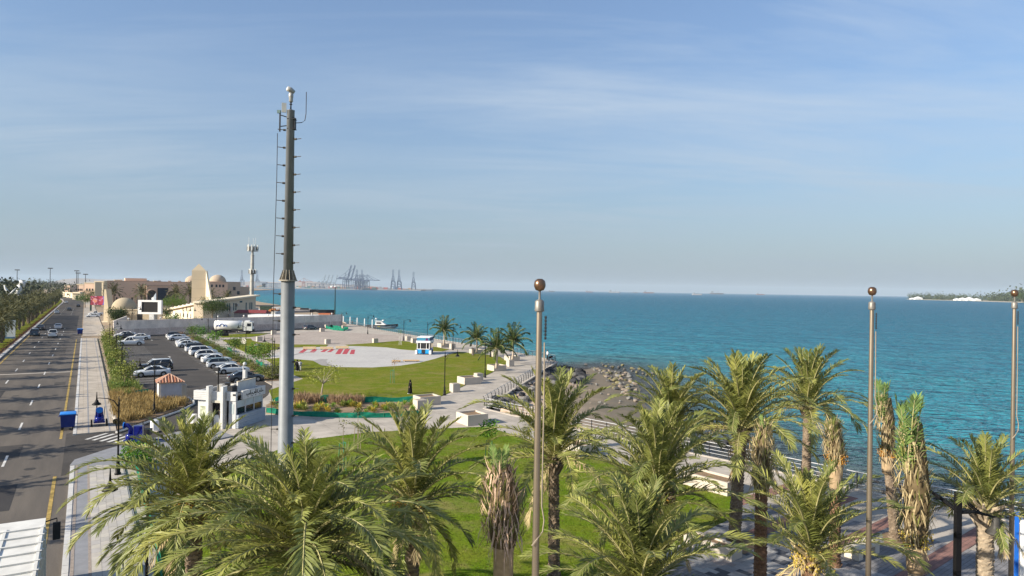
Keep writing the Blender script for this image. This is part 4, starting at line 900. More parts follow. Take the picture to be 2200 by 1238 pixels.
# saplings on the lawns
def bare_tree(p, label):
    t = thing('sapling', label, 'tree', p); r = random.Random(5); b = MB(); b.tube([(0, 0, 0), (.08, 0, .9), (.2, 0, 1.7)], [.11, .09, .07], 7); c = MB()
    for k in range(9):
        a = k * 2.4; e = Vector((.2 + math.cos(a) * r.uniform(.9, 1.8), math.sin(a) * r.uniform(.9, 1.8), r.uniform(2.2, 3.6))); b.tube([(.2, 0, 1.65), Vector((.2, 0, 1.9)).lerp(e, .5), e], [.05, .03, .012], 5); leaves(c, r, e, .5, .5, .35, 60, .2, 4)
    b.build('trunk', mat('pale bark', (.32, .27, .21), .9), t); c.build('crown', LY, t)
bare_tree(G(690, 855, .1), 'small nearly bare frangipani tree with pale trunk on the main lawn')
def staked(p, label, m, h=1.7, n=160, cr=.35, stake=NETP, s=.14, lean=0., dead=False):
    t = thing('staked_sapling', label, 'sapling', p); r = random.Random(int(h * 100)); 
    MB().tube([(0, 0, 0), (lean * .5, 0, h * .6), (lean, 0, h)], [.03, .025, .015], 5).build('trunk', WOOD, t)
    c = MB(); leaves(c, r, (lean, 0, h), cr, cr, cr * 1.1, n, s); c.build('crown', m, t)
    for q in ((-.25, -.2), (.28, -.15), (.0, .3)): MB().tube([(q[0], q[1], 0), (q[0] * .8, q[1] * .8, h * .62)], .028, 4).build('stake', stake, t)
    MB().tube([(-.2, -.16, h * .6), (.22, -.12, h * .6), (0, .24, h * .6), (-.2, -.16, h * .6)], .018, 4).build('tie', stake, t)
staked(G(843, 823, .1), 'staked sapling with withered brown leaves and green wrap on the main lawn', mat('withered leaf', (.35, .19, .07), .8, var=.3, scale=4), 2.9, 90, .38, lean=.35)
staked(G(768, 966, .1), 'thin sapling in a wooden stake frame at the near lawn edge', LD, 3.0, 90, .26, stake=mat('wood stake', (.30, .24, .17), .8))
staked(G(1050, 985, .1), 'bushy bright green sapling with green stakes on the near lawn', LB, 2.3, 420, .42, s=.2)
staked(G(736, 1010, .1), 'sparse sapling with curled leaves between the two palms on the near lawn', LO, 3.2, 40, .5)
staked(G(860, 741, .1), 'white-staked sapling by the promenade lamp near the bus kiosk', LG, 3.0, 150, .5, stake=WHT)
for q, s in (((552, 743), 1.), ((558, 743), .8), ((558, 759), .9), ((478, 717), 1.)):
    pass

# blades on the near lawn
def near_blades():
    r = random.Random(8); poly = [(p.x, p.y) for p in [G(*q) for q in LAWNE[:10]]] + [(2, 14), (-12, 14), (-14, 24), (-13, 34)]; b = MB()
    for q in scatter(poly, 15000, 15, True):
        for k in range(3):
            a = r.uniform(0, 6.283); h = r.uniform(.05, .12); o = Vector((q[0] + r.uniform(-.06, .06), q[1] + r.uniform(-.06, .06), .095)); d = Vector((math.cos(a), math.sin(a), 0)); s = Vector((-d.y, d.x, 0)) * .012
            b.add([o - s, o + s, o + d * h * .6 + Vector((0, 0, h))], [(0, 1, 2)])
    b.build('grass', mat('grass blade', (.10, .165, .010), .7, var=.35, scale=.4, trans=.25, c2=(.20, .19, .04)), kind='stuff', label='short grass blades of the near lawn')
near_blades()
# ================================================================ buildings and far shore
PINK = mat('pinkish render', (.64, .455, .335), .9, var=.07, scale=.12)
BEIGE = mat('beige render', (.60, .50, .35), .9, var=.06, scale=.15)
CREAM = mat('cream render', (.66, .575, .43), .9, var=.05, scale=.2)
def face(t, name, A, B, z0, z1, thick, m, parent=None):
    """box whose front runs A->B (left to right), going back by thick"""
    A, B = Vector((A.x, A.y, 0)), Vector((B.x, B.y, 0)); d = (B - A).normalized(); q = Vector((-d.y, d.x, 0)) * thick
    return MB().prism([A, B, B + q, A + q], z0, z1).build(name, m, parent or t)
def onface(A, B, f, out): 
    d = (Vector((B.x, B.y, 0)) - Vector((A.x, A.y, 0))).normalized(); q = Vector((d.y, -d.x, 0)); p = Vector((A.x, A.y, 0)).lerp(Vector((B.x, B.y, 0)), f); return p + q * out, math.atan2(d.y, d.x)
def window(t, A, B, f, z, w, h, name='window', out=.06, m=GLASS, frame=None, th=.16):
    p, a = onface(A, B, f, out - th / 2); o = MB().box((p.x, p.y, z), (w, th, h), a).build(name, m, t)
    if frame:
        p, a = onface(A, B, f, out + .06); fr = MB(); d = Vector((math.cos(a), math.sin(a), 0))
        for s in (-1, 1): fr.box(p + d * s * (w / 2 + .1) + Vector((0, 0, z)), (.2, .2, h + .4), a); fr.box(p + Vector((0, 0, z + s * (h / 2 + .1))), (w, .2, .2), a)
        fr.build('window_frame', frame, o)
    return o
def arch_panel(t, A, B, f, z0, w, h, m, out=.08, rim=None):
    p, a = onface(A, B, f, out); d = Vector((math.cos(a), math.sin(a), 0)); nrm = Vector((d.y, -d.x, 0))
    prof = [(-w / 2, 0), (w / 2, 0)] + [(math.cos(k * math.pi / 14) * w / 2 * (1.08 if 1 < k < 13 else 1), h - w / 2 + math.sin(k * math.pi / 14) * w / 2) for k in range(15)]
    vs = [p + d * x + Vector((0, 0, z0 + z)) for x, z in prof]; b = MB(); n = len(vs); b.add(vs + [v - nrm * .3 for v in vs], [tuple(range(n))] + [(i, n + i, n + (i + 1) % n, (i + 1) % n) for i in range(n)])
    o = b.build('archway', m, t)
    if rim: MB().tube([v + nrm * .05 for v in vs[2:]], .35, 5).build('arch_rim', rim, o)
    return o
# ---- museum
def museum():
    A = D(228, 650, 385); B = A + ND * 64; t = thing('museum', 'large pink-brown building with arched entrance and flat roofs', 'building', (0, 0, 0))
    def zt(py, px=300): return D(px, py, 392).z
    face(t, 'main_wall', A, B, 0, zt(605), 26, PINK)
    A2 = A + ND * 9.4 + UD * 5; face(t, 'upper_storey', A2, A2 + ND * 11, zt(605) - .5, zt(598), 12, PINK)
    face(t, 'roof_block', A + ND * 4 + UD * 5, A + ND * 8 + UD * 5, zt(606), zt(602), 5, BEIGE)
    face(t, 'roof_block', A + ND * 24 + UD * 4, A + ND * 26 + UD * 4, zt(606), zt(602.5), 3, BEIGE)
    face(t, 'roof_parapet', A + ND * .2 - UD * .2, B - UD * .2, zt(605), zt(604.2), .5, mat('pink coping', (.40, .29, .22), .9))
    # narrow bright tower blocks on the corner
    for k, (s, w, py) in enumerate(((-5.5, 3.2, 608), (-1.2, 1.6, 605))): face(t, 'corner_pier', A + ND * s - UD * 2, A + ND * (s + w) - UD * 2, 0, zt(py), 5, BEIGE)
    for k, s in enumerate((15.4, 18.0)): face(t, 'corner_pier', A + ND * s - UD * 1.2, A + ND * (s + 1.3) - UD * 1.2, 0, zt(611), 3, BEIGE)
    # portico
    P0 = A + ND * 19.8 - UD * 3; P1 = A + ND * 36 - UD * 3; portico = face(t, 'portico', P0, P1, 0, zt(614), 4, PINK)
    face(t, 'portico_coping', P0 - UD * .4 - ND * .2, P1 - UD * .4 + ND * .2, zt(614), zt(612.8), 4.5, mat('pink coping', (.40, .29, .22), .9), portico)
    DK = mat('painted arch shade', (.06, .05, .05), .9); BLUE = mat('blue entrance glass', (.02, .035, .06), .15)
    arch_panel(portico, P0, P1, .18, 1.0, 4.6, zt(622) - 1, DK, rim=PINK); arch_panel(portico, P0, P1, .83, 1.0, 5.6, zt(623) - 1, DK, rim=PINK)  # flat dark panels: shade of the arch recesses put into their colour
    window(portico, P0, P1, .52, (zt(619) + 1) / 2, 5.2, zt(619) - 1, 'entrance_glass', .1, BLUE, mat('dark bronze frame', (.05, .04, .035), .5))
    for f in (.03, .08, .14, .20, .245): window(t, A, B, f, 3.6, .8, 3.2, frame=None)
    for k, f in enumerate((.83, .86, .90, .93, .96)): window(t, A, B, f, zt(612), 1.1, 1.6, 'vent_opening')
    window(t, A, B, .93, 3.2, 3.0, 5, 'green_gate', .1, mat('green gate', (.01, .07, .045), .6))
    for k in range(8):
        p = A + ND * (10 + k * 5.7) + UD * rnd.uniform(5, 14); MB().box((p.x, p.y, zt(605) + .4), (1.6, 1.1, .9), AN).build('rooftop_unit', mat('pale unit', (.5, .45, .4), .8), t)
    # right wing with domes
    C = D(455, 640, 430); C2 = C + ND * 17
    face(t, 'right_wing', C - ND * 8, C2, 0, D(470, 605, 430).z, 18, mat('wing brown render', (.52, .40, .30), .9, var=.06, scale=.2))  # right wing in one even brown
    face(t, 'right_annex', C2 - ND * .5 + UD * 3, C2 + ND * 6 + UD * 3, 0, D(485, 616, 436).z, 12, MATS['wing brown render'])
    for px, r in ((404, 4.4), (459, 5.0)):
        q = D(px, 604.5, 432); MB().lathe([(r, -1), (r, 0)] + [(r * math.cos(k * math.pi / 16), r * math.sin(k * math.pi / 16) * .85) for k in range(1, 8)] + [(.05, r * .86)], 20, (q.x, q.y + 6, q.z)).build('dome', mat('tan dome', (.42, .335, .25), .9), t, smooth=True)
    for k in range(6): window(t, C - ND * 8, C2, .45 + k * .1, D(470, 620 + (k % 2) * 9, 430).z, 1.6, 2.2)
    for px, py, dd, s in ((244, 660, 375, 2.0), (304, 660, 372, 1.9), (378, 660, 368, 1.9), (408, 655, 372, 2.0), (452, 652, 360, 1.7), (488, 640, 372, 1.5)):
        q = D(px, py, dd); tt = road_palm(0, 0, s, 'tall palm in front of the pink-brown building', 'palms before the museum', rnd.randrange(4)); tt.location = (q.x, q.y, 0)
museum()
def tower():
    t = thing('obelisk_tower', 'tall beige tower with pyramid top and sloping buttress', 'tower', (0, 0, 0))
    A, B = D(411, 660, 284.4), D(441, 660, 285.9); z = D(411, 581, 285).z; ap = D(427, 567, 287).z; w = (B - A).length
    q = Vector((-.46, 1, 0)).normalized() * 1.4
    MB().prism([A, B, B + q, A + q], 0, z).build('shaft', BEIGE, t)
    m = (A + B) / 2 + q / 2; MB().add([(A.x, A.y, z), (B.x, B.y, z), (B.x + q.x, B.y + q.y, z), (A.x + q.x, A.y + q.y, z), (m.x, m.y, ap)], [(0, 1, 4), (1, 2, 4), (2, 3, 4), (3, 0, 4)]).build('pyramid_cap', BEIGE, t)
    E_ = D(458, 660, 292)
    b = MB(); B0 = B + Vector((.01, .03, 0)); zb = z
    E_ = D(459.5, 660, 281); vs = [(B0.x, B0.y, 0), (E_.x, E_.y, 0), (B0.x + .05, B0.y, zb), (B0.x, B0.y + 1.5, 0), (E_.x, E_.y + 1.5, 0), (B0.x + .05, B0.y + 1.5, zb)]
    b.add(vs, [(0, 1, 2), (1, 4, 5, 2), (4, 3, 5), (3, 0, 2, 5)]); b.build('sloping_buttress', CREAM, t)
    for k in range(4): window(t, A, B, .5, z * (.2 + .2 * k), w, .05, 'panel_joint', .015, mat('brown joint', (.36, .29, .2), .9), th=.03)  # thin darker brown lines across the shaft
tower()
def low_building():
    t = thing('sloping_roof_building', 'low cream building with a long roof rising to one end', 'building', (0, 0, 0))
    L0, M0, R0 = D(350, 690, 268), D(436, 690, 243), D(549, 690, 288); zl, zm, zr = D(350, 670, 268).z, D(436, 652, 243).z, D(549, 637, 288).z
    def slope(A, B, za, zb, th, m, nm):
        d = (B - A); d.z = 0; d.normalize(); q = Vector((-d.y, d.x, 0)) * th; A, B = Vector((A.x, A.y, 0)), Vector((B.x, B.y, 0))
        vs = [A, B, B + q, A + q]; b = MB(); b.add([(v.x, v.y, 0) for v in vs] + [(v.x, v.y, z) for v, z in zip(vs, (za, zb, zb, za))], [(4, 5, 6, 7), (0, 1, 5, 4), (1, 2, 6, 5), (2, 3, 7, 6), (3, 0, 4, 7)]); w = b.build(nm, m, t)
        o = 1.0; p = Vector((d.y, -d.x, 0)) * o; rs = [A + p - d * .6, B + p + d * (2 if nm == 'right_wall' else .0), B + q + d * (2 if nm == 'right_wall' else .0), A + q - d * .6]
        r = MB(); r.add([(v.x, v.y, z + .02) for v, z in zip(rs, (za, zb, zb, za))] + [(v.x, v.y, z + .65) for v, z in zip(rs, (za, zb, zb, za))], [(4, 5, 6, 7), (3, 2, 1, 0), (0, 1, 5, 4), (1, 2, 6, 5), (2, 3, 7, 6), (3, 0, 4, 7)]); r.build('roof', CREAM, t)
    slope(L0, M0, zl, zm, 3.5, CREAM, 'left_wall'); slope(M0, R0, zm, zr, 3.5, mat('shade-toned side wall', (.60, .50, .37), .9, var=.05, scale=.3), 'right_wall')  # right wall toned darker than the left: shade put into its colour
    for k in range(9): window(t, L0, M0, .12 + k * .085, 1.6, .45, 1.4)
    for k in range(5): window(t, L0, M0, .52 + k * .09, 4.0, .5, 1.6)
    MB().box(onface(L0, M0, .30, .05)[0] + Vector((0, 0, 1.4)), (2.2, .2, 2.8), onface(L0, M0, .3, 0)[1]).build('door', WHT, t)
    for f in (.42, .46, .54, .58, .79, .87, .91): window(t, M0, R0, f, 4.6, .9, 2.9)
    for f in (.05, .33, .68): window(t, M0, R0, f, 6.5, 2.4, .7, 'louvre')
    for f, z in ((.47, 4.2), (.60, 5.2), (.44, 1.6), (.47, 3.2)):
        p, a = onface(M0, R0, f, .4); o = MB().box((p.x, p.y, z), (1.1, .5, .9), a).build('air_conditioner', mat('pale unit', (.5, .45, .4), .8), t)
    for k in range(7): p = L0.lerp(M0, .2 + k * .1); MB().box((p.x, p.y + .5, zl + (zm - zl) * (.2 + k * .1) + .9), (.4, .4, .6)).build('roof_floodlight', WHT, t)
low_building()
def dome_house():
    c = D(267, 664, 222); t = thing('dome_house', 'small beige house with a big round dome', 'building', (c.x, c.y, 0)); z = c.z
    r = 3.7
    MB().lathe([(r, z - .2), (r * 1.01, z)] + [(r * math.cos(k * math.pi / 20), z + r * math.sin(k * math.pi / 20)) for k in range(1, 10)] + [(.05, z + r)], 28).build('dome', mat('dome render', (.42, .345, .235), .9, var=.06, scale=.5), t, smooth=True)
    MB().box((1.6, 0, z / 2), (10, 7.6, z), R(12)).build('wall', BEIGE, t); MB().box((1.6, 0, z - .1), (10.3, 7.9, .35), R(12)).build('cornice', BEIGE, t)
    MB().box((6.8, -2.6, 2.2), (2.0, .4, 4.2), R(12)).build('door', DARK, t); MB().box((9.5, -2.0, 2.0), (3.0, 5, 4.0), R(12)).build('annex', BEIGE, t)
    c = D(226, 690, 228); t = thing('wedge_fin', 'slim tapering beige fin wall beside the billboard', 'wall', (c.x, c.y, 0)); h = D(228, 622, 228).z
    MB().add([(-.6, 0, 0), (1.6, 0, 0), (.1, 0, h), (-.5, 0, h), (-.6, 3, 0), (1.6, 3, 0), (.1, 3, h), (-.5, 3, h)], [(0, 1, 2, 3), (7, 6, 5, 4), (1, 5, 6, 2), (0, 3, 7, 4), (3, 2, 6, 7)]).build('fin', BEIGE, t); MB().box((.5, 1.5, .2), (3, 3.6, .4)).build('plinth', CREAM, t)
dome_house()
def screen():
    c = D(323, 660, 214); t = thing('display_screen', 'big dark display screen in a thick white frame on one leg', 'screen', (c.x, c.y, 0)); z = c.z
    MB().box((.6, 0, (z - 2.2) / 2), (1.5, .8, z - 2.2)).build('leg', mat('pale grey leg', (.55, .55, .53), .6), t)
    f = MB(); w, h = 7.3, 4.4
    for s in (-1, 1): f.box((s * (w / 2 - .55), 0, z), (1.1, .9, h)); f.box((0, 0, z + s * (h / 2 - .3)), (w - 2.2, .88, .6))
    f.build('frame', WHT, t); MB().box((0, .1, z), (w - 2.2, .5, h - 1.2)).build('display', mat('dark display', (.03, .027, .025), .4), t)
    MB().add([(.3, -.1, z + h / 2), (1.7, -.1, z + h / 2), (1.7, -.1, z + h / 2 + 2.3), (.3, .2, z + h / 2), (1.7, .2, z + h / 2), (1.7, .2, z + h / 2 + 2.3)], [(0, 1, 2), (5, 4, 3), (0, 2, 5, 3), (1, 4, 5, 2)]).build('fin_ornament', mat('blue grey ornament', (.45, .5, .55), .5), t)
    MB().tube([(.8, -.15, z + h / 2 + .5), (.8, .1, z + h / 2 + .5)], .42, 16).build('round_emblem', WHT, t)
    c = D(210, 655, 318); t = thing('billboard', 'roadside billboard showing a red and blue picture', 'billboard', (c.x, c.y, 0), R(4)); z0, z1 = D(210, 655, 318).z, D(210, 636.5, 318).z; zc = (z0 + z1) / 2
    m, nt, N, L, p = nodes('billboard picture'); tc = N.new('ShaderNodeTexCoord'); mp = N.new('ShaderNodeMapping'); mp.inputs['Location'].default_value = (1.2, 0, -zc); L.new(tc.outputs['Object'], mp.inputs[0])
    ln = N.new('ShaderNodeVectorMath'); ln.operation = 'LENGTH'; L.new(mp.outputs[0], ln.inputs[0]); r1 = N.new('ShaderNodeValToRGB'); r1.color_ramp.interpolation = 'CONSTANT'; e = r1.color_ramp.elements
    mr = N.new('ShaderNodeMapRange'); mr.inputs[2].default_value = 4.5; L.new(ln.outputs['Value'], mr.inputs[0]); L.new(mr.outputs[0], r1.inputs[0])
    e[0].color = (.55, .20, .12, 1); e[1].position = .24; e[1].color = (.20, .012, .03, 1); k = e.new(.5); k.color = (.36, .03, .06, 1); k = e.new(.86); k.color = (.12, .10, .40, 1)
    nz = N.new('ShaderNodeTexNoise'); nz.inputs['Scale'].default_value = 1.1; nz.inputs['Detail'].default_value = 1; L.new(tc.outputs['Object'], nz.inputs['Vector']); st = N.new('ShaderNodeMapRange'); st.inputs[1].default_value = .58; st.inputs[2].default_value = .64; L.new(nz.outputs[0], st.inputs[0]); mx = N.new('ShaderNodeMixRGB'); L.new(st.outputs[0], mx.inputs[0]); L.new(r1.outputs[0], mx.inputs[1]); mx.inputs[2].default_value = (.45, .22, .30, 1)
    L.new(mx.outputs[0], p.inputs['Base Color']); L.new(mx.outputs[0], p.inputs['Emission Color']); p.inputs['Emission Strength'].default_value = .12
    MB().box((0, -.2, zc), (6.2, .1, z1 - z0)).build('picture', m, t); MB().box((0, 0, zc), (6.5, .28, z1 - z0 + .3)).build('frame', DARK, t)
    MB().box((-3.2, .2, zc * .55), (.6, .5, zc * 1.1)).build('post', mat('dark green post', (.01, .04, .03), .5), t)
screen()
def cell_tower():
    d = 300; t0 = D(541, 640, d); t = thing('cell_tower', 'grey telecom tower with clusters of white panel antennas', 'tower', (t0.x, t0.y, 0)); z = lambda y: D(541, y, d).z
    zt = z(548); b = MB(); n = 7; prof = []
    for k in range(n): a, c = zt * k / n, zt * (k + 1) / n; r = .9 - .22 * k / n; prof += [(r, a), (r, c - .25), (r + .1, c - .22), (r + .1, c)]
    b.lathe(prof, 14); b.build('shaft', mat('weathered grey tower', (.40, .39, .35), .7, var=.15, scale=.5), t)
    PW = mat('antenna white', (.62, .62, .58), .5)
    for zc, n, h, R_ in ((z(533), 9, 3.0, 2.1), (z(583), 7, 2.4, 1.3)):
        rg = MB(); rg.tube([(math.cos(k * math.pi / 6) * R_, math.sin(k * math.pi / 6) * R_, zc - h * .45) for k in range(13)], .09, 5)
        rg.tube([(math.cos(k * math.pi / 6) * R_, math.sin(k * math.pi / 6) * R_, zc + h * .2) for k in range(13)], .06, 5)
        for k in range(6): rg.tube([(0, 0, zc - h * .45), (math.cos(k) * R_, math.sin(k) * R_, zc - h * .45)], .07, 4)
        rg.build('antenna_ring', mat('dark tower steel', (.08, .075, .07), .6), t)
        for k in range(n):
            a = k * 6.283 / n; MB().box((math.cos(a) * (R_ + .15), math.sin(a) * (R_ + .15), zc), (.28, .5, h * rnd.uniform(.7, 1)), a).build('panel_antenna', PW, t)
            MB().box((math.cos(a + .35) * (R_ + .1), math.sin(a + .35) * (R_ + .1), zc - .3), (.4, .55, 1.4), a).build('radio_unit', MATS['dark tower steel'], t)
    for dx, y in ((-1.7, 510), (.3, 512), (1.2, 511)): MB().tube([(dx, 0, z(540)), (dx, 0, z(y))], .07, 5).build('whip_antenna', PW, t)
    MB().lathe([(.5, zt), (.5, z(536))], 10).build('top_stub', MATS['weathered grey tower'], t)
cell_tower()
# ---- yard beyond the wall
def shed(px0, px1, py, d, hh, label, roofm, wallm, thick=6, gable=False, name='shed'):
    A, B = D(px0, py, d), D(px1, py, d); z = D(px0, py, d).z; t = thing(name, label, 'shed', (0, 0, 0)); face(t, 'wall', A, B, 0, z - hh, thick, wallm)
    A2, B2 = A - Vector((.3, .3, 0)), B + Vector((.3, -.3, 0))
    if gable:
        b = MB(); m1, m2 = A2.lerp(B2, .06) + Vector((0, thick / 2, 0)), A2.lerp(B2, .94) + Vector((0, thick / 2, 0)); th = Vector((0, thick + .6, 0))
        b.add([(*p[:2], q) for p, q in ((A2, z - hh), (B2, z - hh), (B2 + th, z - hh), (A2 + th, z - hh), (m1, z), (m2, z))], [(0, 1, 5, 4), (2, 3, 4, 5), (1, 2, 5), (3, 0, 4), (3, 2, 1, 0)]); b.build('roof', roofm, t)
    else: face(t, 'roof', A2, B2, z - hh, z, thick + .6, roofm)
    return t
shed(503, 570, 666, 258, 1.1, 'low shed with a dark red pitched roof behind the boundary wall', mat('dark red roof', (.20, .045, .045), .8), mat('grey shed wall', (.36, .31, .28), .9), gable=True)
shed(535, 672, 676.5, 236, .9, 'long flat white roof canopy just behind the boundary wall', WHT, mat('grey shed wall', (.36, .31, .28), .9), 8)
shed(686, 708, 673.5, 236, .4, 'rust-red container with white lower band behind the wall end', mat('rust red paint', (.40, .13, .06), .8), WHT, 4, name='container')
for k, (px, py, d, w, h, c, lab) in enumerate([(573, 660, 330, 5, 2.2, (.03, .05, .035), 'dark green skip in the boatyard'), (594, 664, 322, 4, 2.0, (.7, .7, .68), 'white storage box in the boatyard'), (583, 668, 315, 7, 1.6, (.38, .15, .05), 'heap of rusty orange scrap in the boatyard'),
                                           (560, 657, 340, 6, 1.2, (.7, .69, .66), 'upturned white boat hull in the boatyard'), (541, 672, 300, 5, 2.4, (.55, .52, .47), 'pale lean-to beside the sloping roof building'), (592, 675, 270, 6.5, 3.0, (.5, .48, .44), 'grey round-ended tank in the yard')]):
    p = D(px, py, d); t = thing('yard_item', lab, 'yard item', (p.x, p.y, 0), k * .3); r = random.Random(k); b = MB(); m = mat('yard paint %d' % k, c, .8, var=.25, scale=1)
    if 'heap' in lab:
        for j in range(16): b.box((r.uniform(-w / 2, w / 2), r.uniform(-1, 1), r.uniform(.3, h + 1)), (r.uniform(.6, 2), r.uniform(.5, 1), r.uniform(.4, 1)), r.uniform(0, 3), r.uniform(-.4, .4))
        b.build('scrap', m, t)
    elif 'hull' in lab: b.lathe([(w / 2, .2), (w / 2 * .9, .8), (w / 2 * .5, 1.4), (.1, 1.6)], 12, sy=.35); b.build('hull', m, t, smooth=True)
    elif 'tank' in lab: b.tube([(-w / 2, 0, h / 2), (w / 2, 0, h / 2)], h / 2, 14); b.build('tank', m, t, smooth=True)
    else: b.box((0, 0, (h + 1) / 2), (w, 3, h + 1), 0, 0, 1.12 if k == 0 else 1.); b.build('body', m, t)
    MB().box((0, 0, .1), (w * .9, 2.4, .2)).build('base', DARK, t)
tree(D(376, 690, 236) * Vector((1, 1, 0)), 6.8, 4.0, 'dark leafy tree in front of the entrance steps by the screen', LD, 2600, .32, 61, tr=.3, lobes=9) if False else None
def yard_tree(px, py, d, h, cr, lab, m, seed, n=2600):
    p = D(px, py, d); tree((p.x, p.y, 0), h, cr, lab, m, n, .34, seed, 'trees behind the boundary wall', tr=.25, lobes=9)
yard_tree(374, 690, 285, 9.0, 4.6, 'leafy green tree between the screen and the beige tower', LG, 62, 4200); yard_tree(456, 690, 236, 8.6, 4.6, 'round dark tree in front of the sloping roof building', LD, 63, 5600)
yard_tree(252, 690, 216, 5.2, 2.6, 'dark green tree in front of the dome house', LD, 64, 3200); yard_tree(357, 690, 240, 4.6, 2.0, 'small dark tree at the low end of the sloping roof', LD, 65, 1200)
yard_tree(183, 668, 360, 8, 4.4, 'bushy green roadside tree left of the billboard', LG, 66); yard_tree(196, 655, 400, 10, 5, 'taller green tree behind the billboard', LD, 67)
# concrete quay beyond the yard
slab('quay', [D(604, 668, 330), D(665, 669, 345), D(668, 668, 368), D(600, 664, 372)], -2, 1.0, mat('quay concrete', (.40, .34, .30), .9, var=.15, scale=.3), world=True)
p = D(655, 674, 352); t = thing('moored_barge', 'dark low barge moored at the boatyard quay', 'boat', (p.x + 4, p.y, -1.5), R(10)); MB().prism([(-9, -2.5), (7, -2.5), (11, 0), (7, 2.5), (-9, 2.5)], 0, 2.6).build('hull', mat('black hull', (.02, .022, .025), .6), t); MB().box((-4, 0, 3.0), (4, 3, .8)).build('hatch', DARK, t)
# ---- far-left trees, walls and statues
for k in range(46):
    u = 150 + k * 13; n = -70 - rnd.uniform(0, 60) + BEND(u)
    tree(UN(u + rnd.uniform(-6, 6), n, 0), 8.5, 4.8, 'dark roadside tree beyond the opposite carriageway', (LD, LG)[k % 5 == 0], 900, .5, 71 + k % 5, 'trees beyond the opposite carriageway', tr=.3, lobes=8, rz=k)
for k in range(16):
    u = 520 + k * 22; tree(UN(u, 12 + rnd.uniform(0, 60) + BEND(u), 0), 9.5, 5.2, 'green tree in the gardens beside the road bend', (LD, LG)[k % 2], 900, .55, 81 + k % 4, 'trees at the road bend', tr=.3, lobes=8, rz=k)
t = thing('garden_wall', 'cream wall with narrow openings at the road bend', 'wall', (0, 0, 0)); a, b_ = D(132, 634, 640), D(172, 634, 560); MB().wall(a, b_, 0, 4.6, .6).build('wall_panel', CREAM, t)
for k in range(5): window(t, a, b_, .2 + k * .16, 2.4, 2.0, 3.0, 'opening', .5, mat('opening green', (.05, .06, .03), .9))
p = D(168, 630, 540); t = thing('gatehouse', 'small cream gatehouse with a flat hipped roof at the bend', 'building', (p.x, p.y, 0)); MB().box((0, 0, 2.4), (6, 5, 4.8)).build('wall', CREAM, t); MB().box((0, 0, 5.3), (8, 7, 1.1), 0, 0, .6).build('roof', BEIGE, t); MB().box((.5, -2.6, 1.7), (1.6, .2, 3)).build('door', DARK, t)
for k, (px0, px1, py, d) in enumerate([(165, 180, 612, 620), (181, 205, 609, 560), (138, 150, 614, 760), (203, 222, 606, 520)]):
    A, B = D(px0, py, d), D(px1, py, d); t = thing('far_house', ['pink flat-roofed house left of the museum', 'wide tan flat-roofed house beside the museum', 'small beige house among trees at the bend', 'pale block adjoining the museum corner'][k], 'building', (0, 0, 0)); face(t, 'wall', A, B, 0, A.z, 14, PINK if k != 3 else BEIGE); face(t, 'parapet', A + Vector((-.2, -.3, 0)), B + Vector((.2, -.3, 0)), A.z, A.z + .7, 14, BEIGE)
    for j in range(3): window(t, A, B, .25 + j * .25, A.z * .6, 1.2, 1.8)
def statue(px, py0, py1, d, lab, kind):
    p = D(px, py0, d); z0, z1 = p.z, D(px, py1, d).z; h = z1 - .5; t = thing('statue', lab, 'statue', (p.x, p.y, 0)); m = mat('white sculpture', (.58, .58, .57), .7, var=.1, scale=.6)
    MB().lathe([(3.2, 0), (3.2, .5), (2.2, .5), (1.8, 1.2)], 10).build('plinth', CREAM, t)
    if kind: MB().tube([(0, 0, .8), (1.2, 0, h * .25), (-.6, 0, h * .45), (.8, 0, h * .65), (0, 0, h * .8), (1.5, 0, h * .95), (3.2, 0, h * .9), (3.4, 0, h * .7)], [2.0, 1.5, 1.6, 1.3, 1.1, 1.6, 1.0, .4], 8).build('figure', m, t, smooth=True)
    else:
        b = MB(); b.tube([(0, 0, .8), (0, 0, h * .5), (-2.4, 0, h * .8), (-3.2, 0, h)], [1.4, 1.0, .7, .3], 8); b.tube([(0, 0, h * .4), (2.2, 0, h * .65), (4.2, 0, h * .85)], [.9, .6, .25], 8); b.build('figure', m, t, smooth=True)
statue(20, 630, 611, 420, 'white forked sculpture on the roundabout behind the palms', 0); statue(40, 630, 602, 430, 'tall curling white sculpture on the roundabout behind the palms', 1)
slab('roundabout_lawn', [D(0, 640, 360), D(60, 636, 420), D(50, 632, 480), D(-60, 632, 480)], -.1, .2, LAWN, world=True)
# banner on the median
p = G(22, 728, .1); t = thing('banner_sign', 'upright pale banner board on the median lawn', 'sign', p, R(20)); m = mat('banner print', (.55, .58, .62), .5, var=.35, scale=.6, obj=True)
MB().box((0, 0, 2.3), (1.9, .12, 3.8)).build('board', m, t); MB().box((0, 0, .2), (2.0, .3, .4)).build('foot', mat('blue foot', (.06, .14, .26), .5), t); MB().box((-1.05, 0, 2.2), (.14, .2, 4.4)).build('side_post', DARK, t)
for q in ((14, 728), (42, 710), (64, 695), (78, 683)): lamp(G(*q, .1), 'black lamp post on the median between the palms', (R(200),), group='median lamp posts')
for q, h in (((36, 0), 24), ((107, 0), 26), ((164, 0), 24), ((167, 0), 22), ((183, 0), 21)):
    p = D(q[0], 640, 620); t = thing('flood_mast', 'very tall thin floodlight mast on the hazy skyline', 'mast', (p.x, p.y, 0), 0, 'floodlight masts on the skyline'); MB().tube([(0, 0, 0), (0, 0, h)], [.4, .2], 6).build('pole', DARK, t); MB().box((0, 0, h), (4, 1, .8)).build('lamp_head', DARK, t)
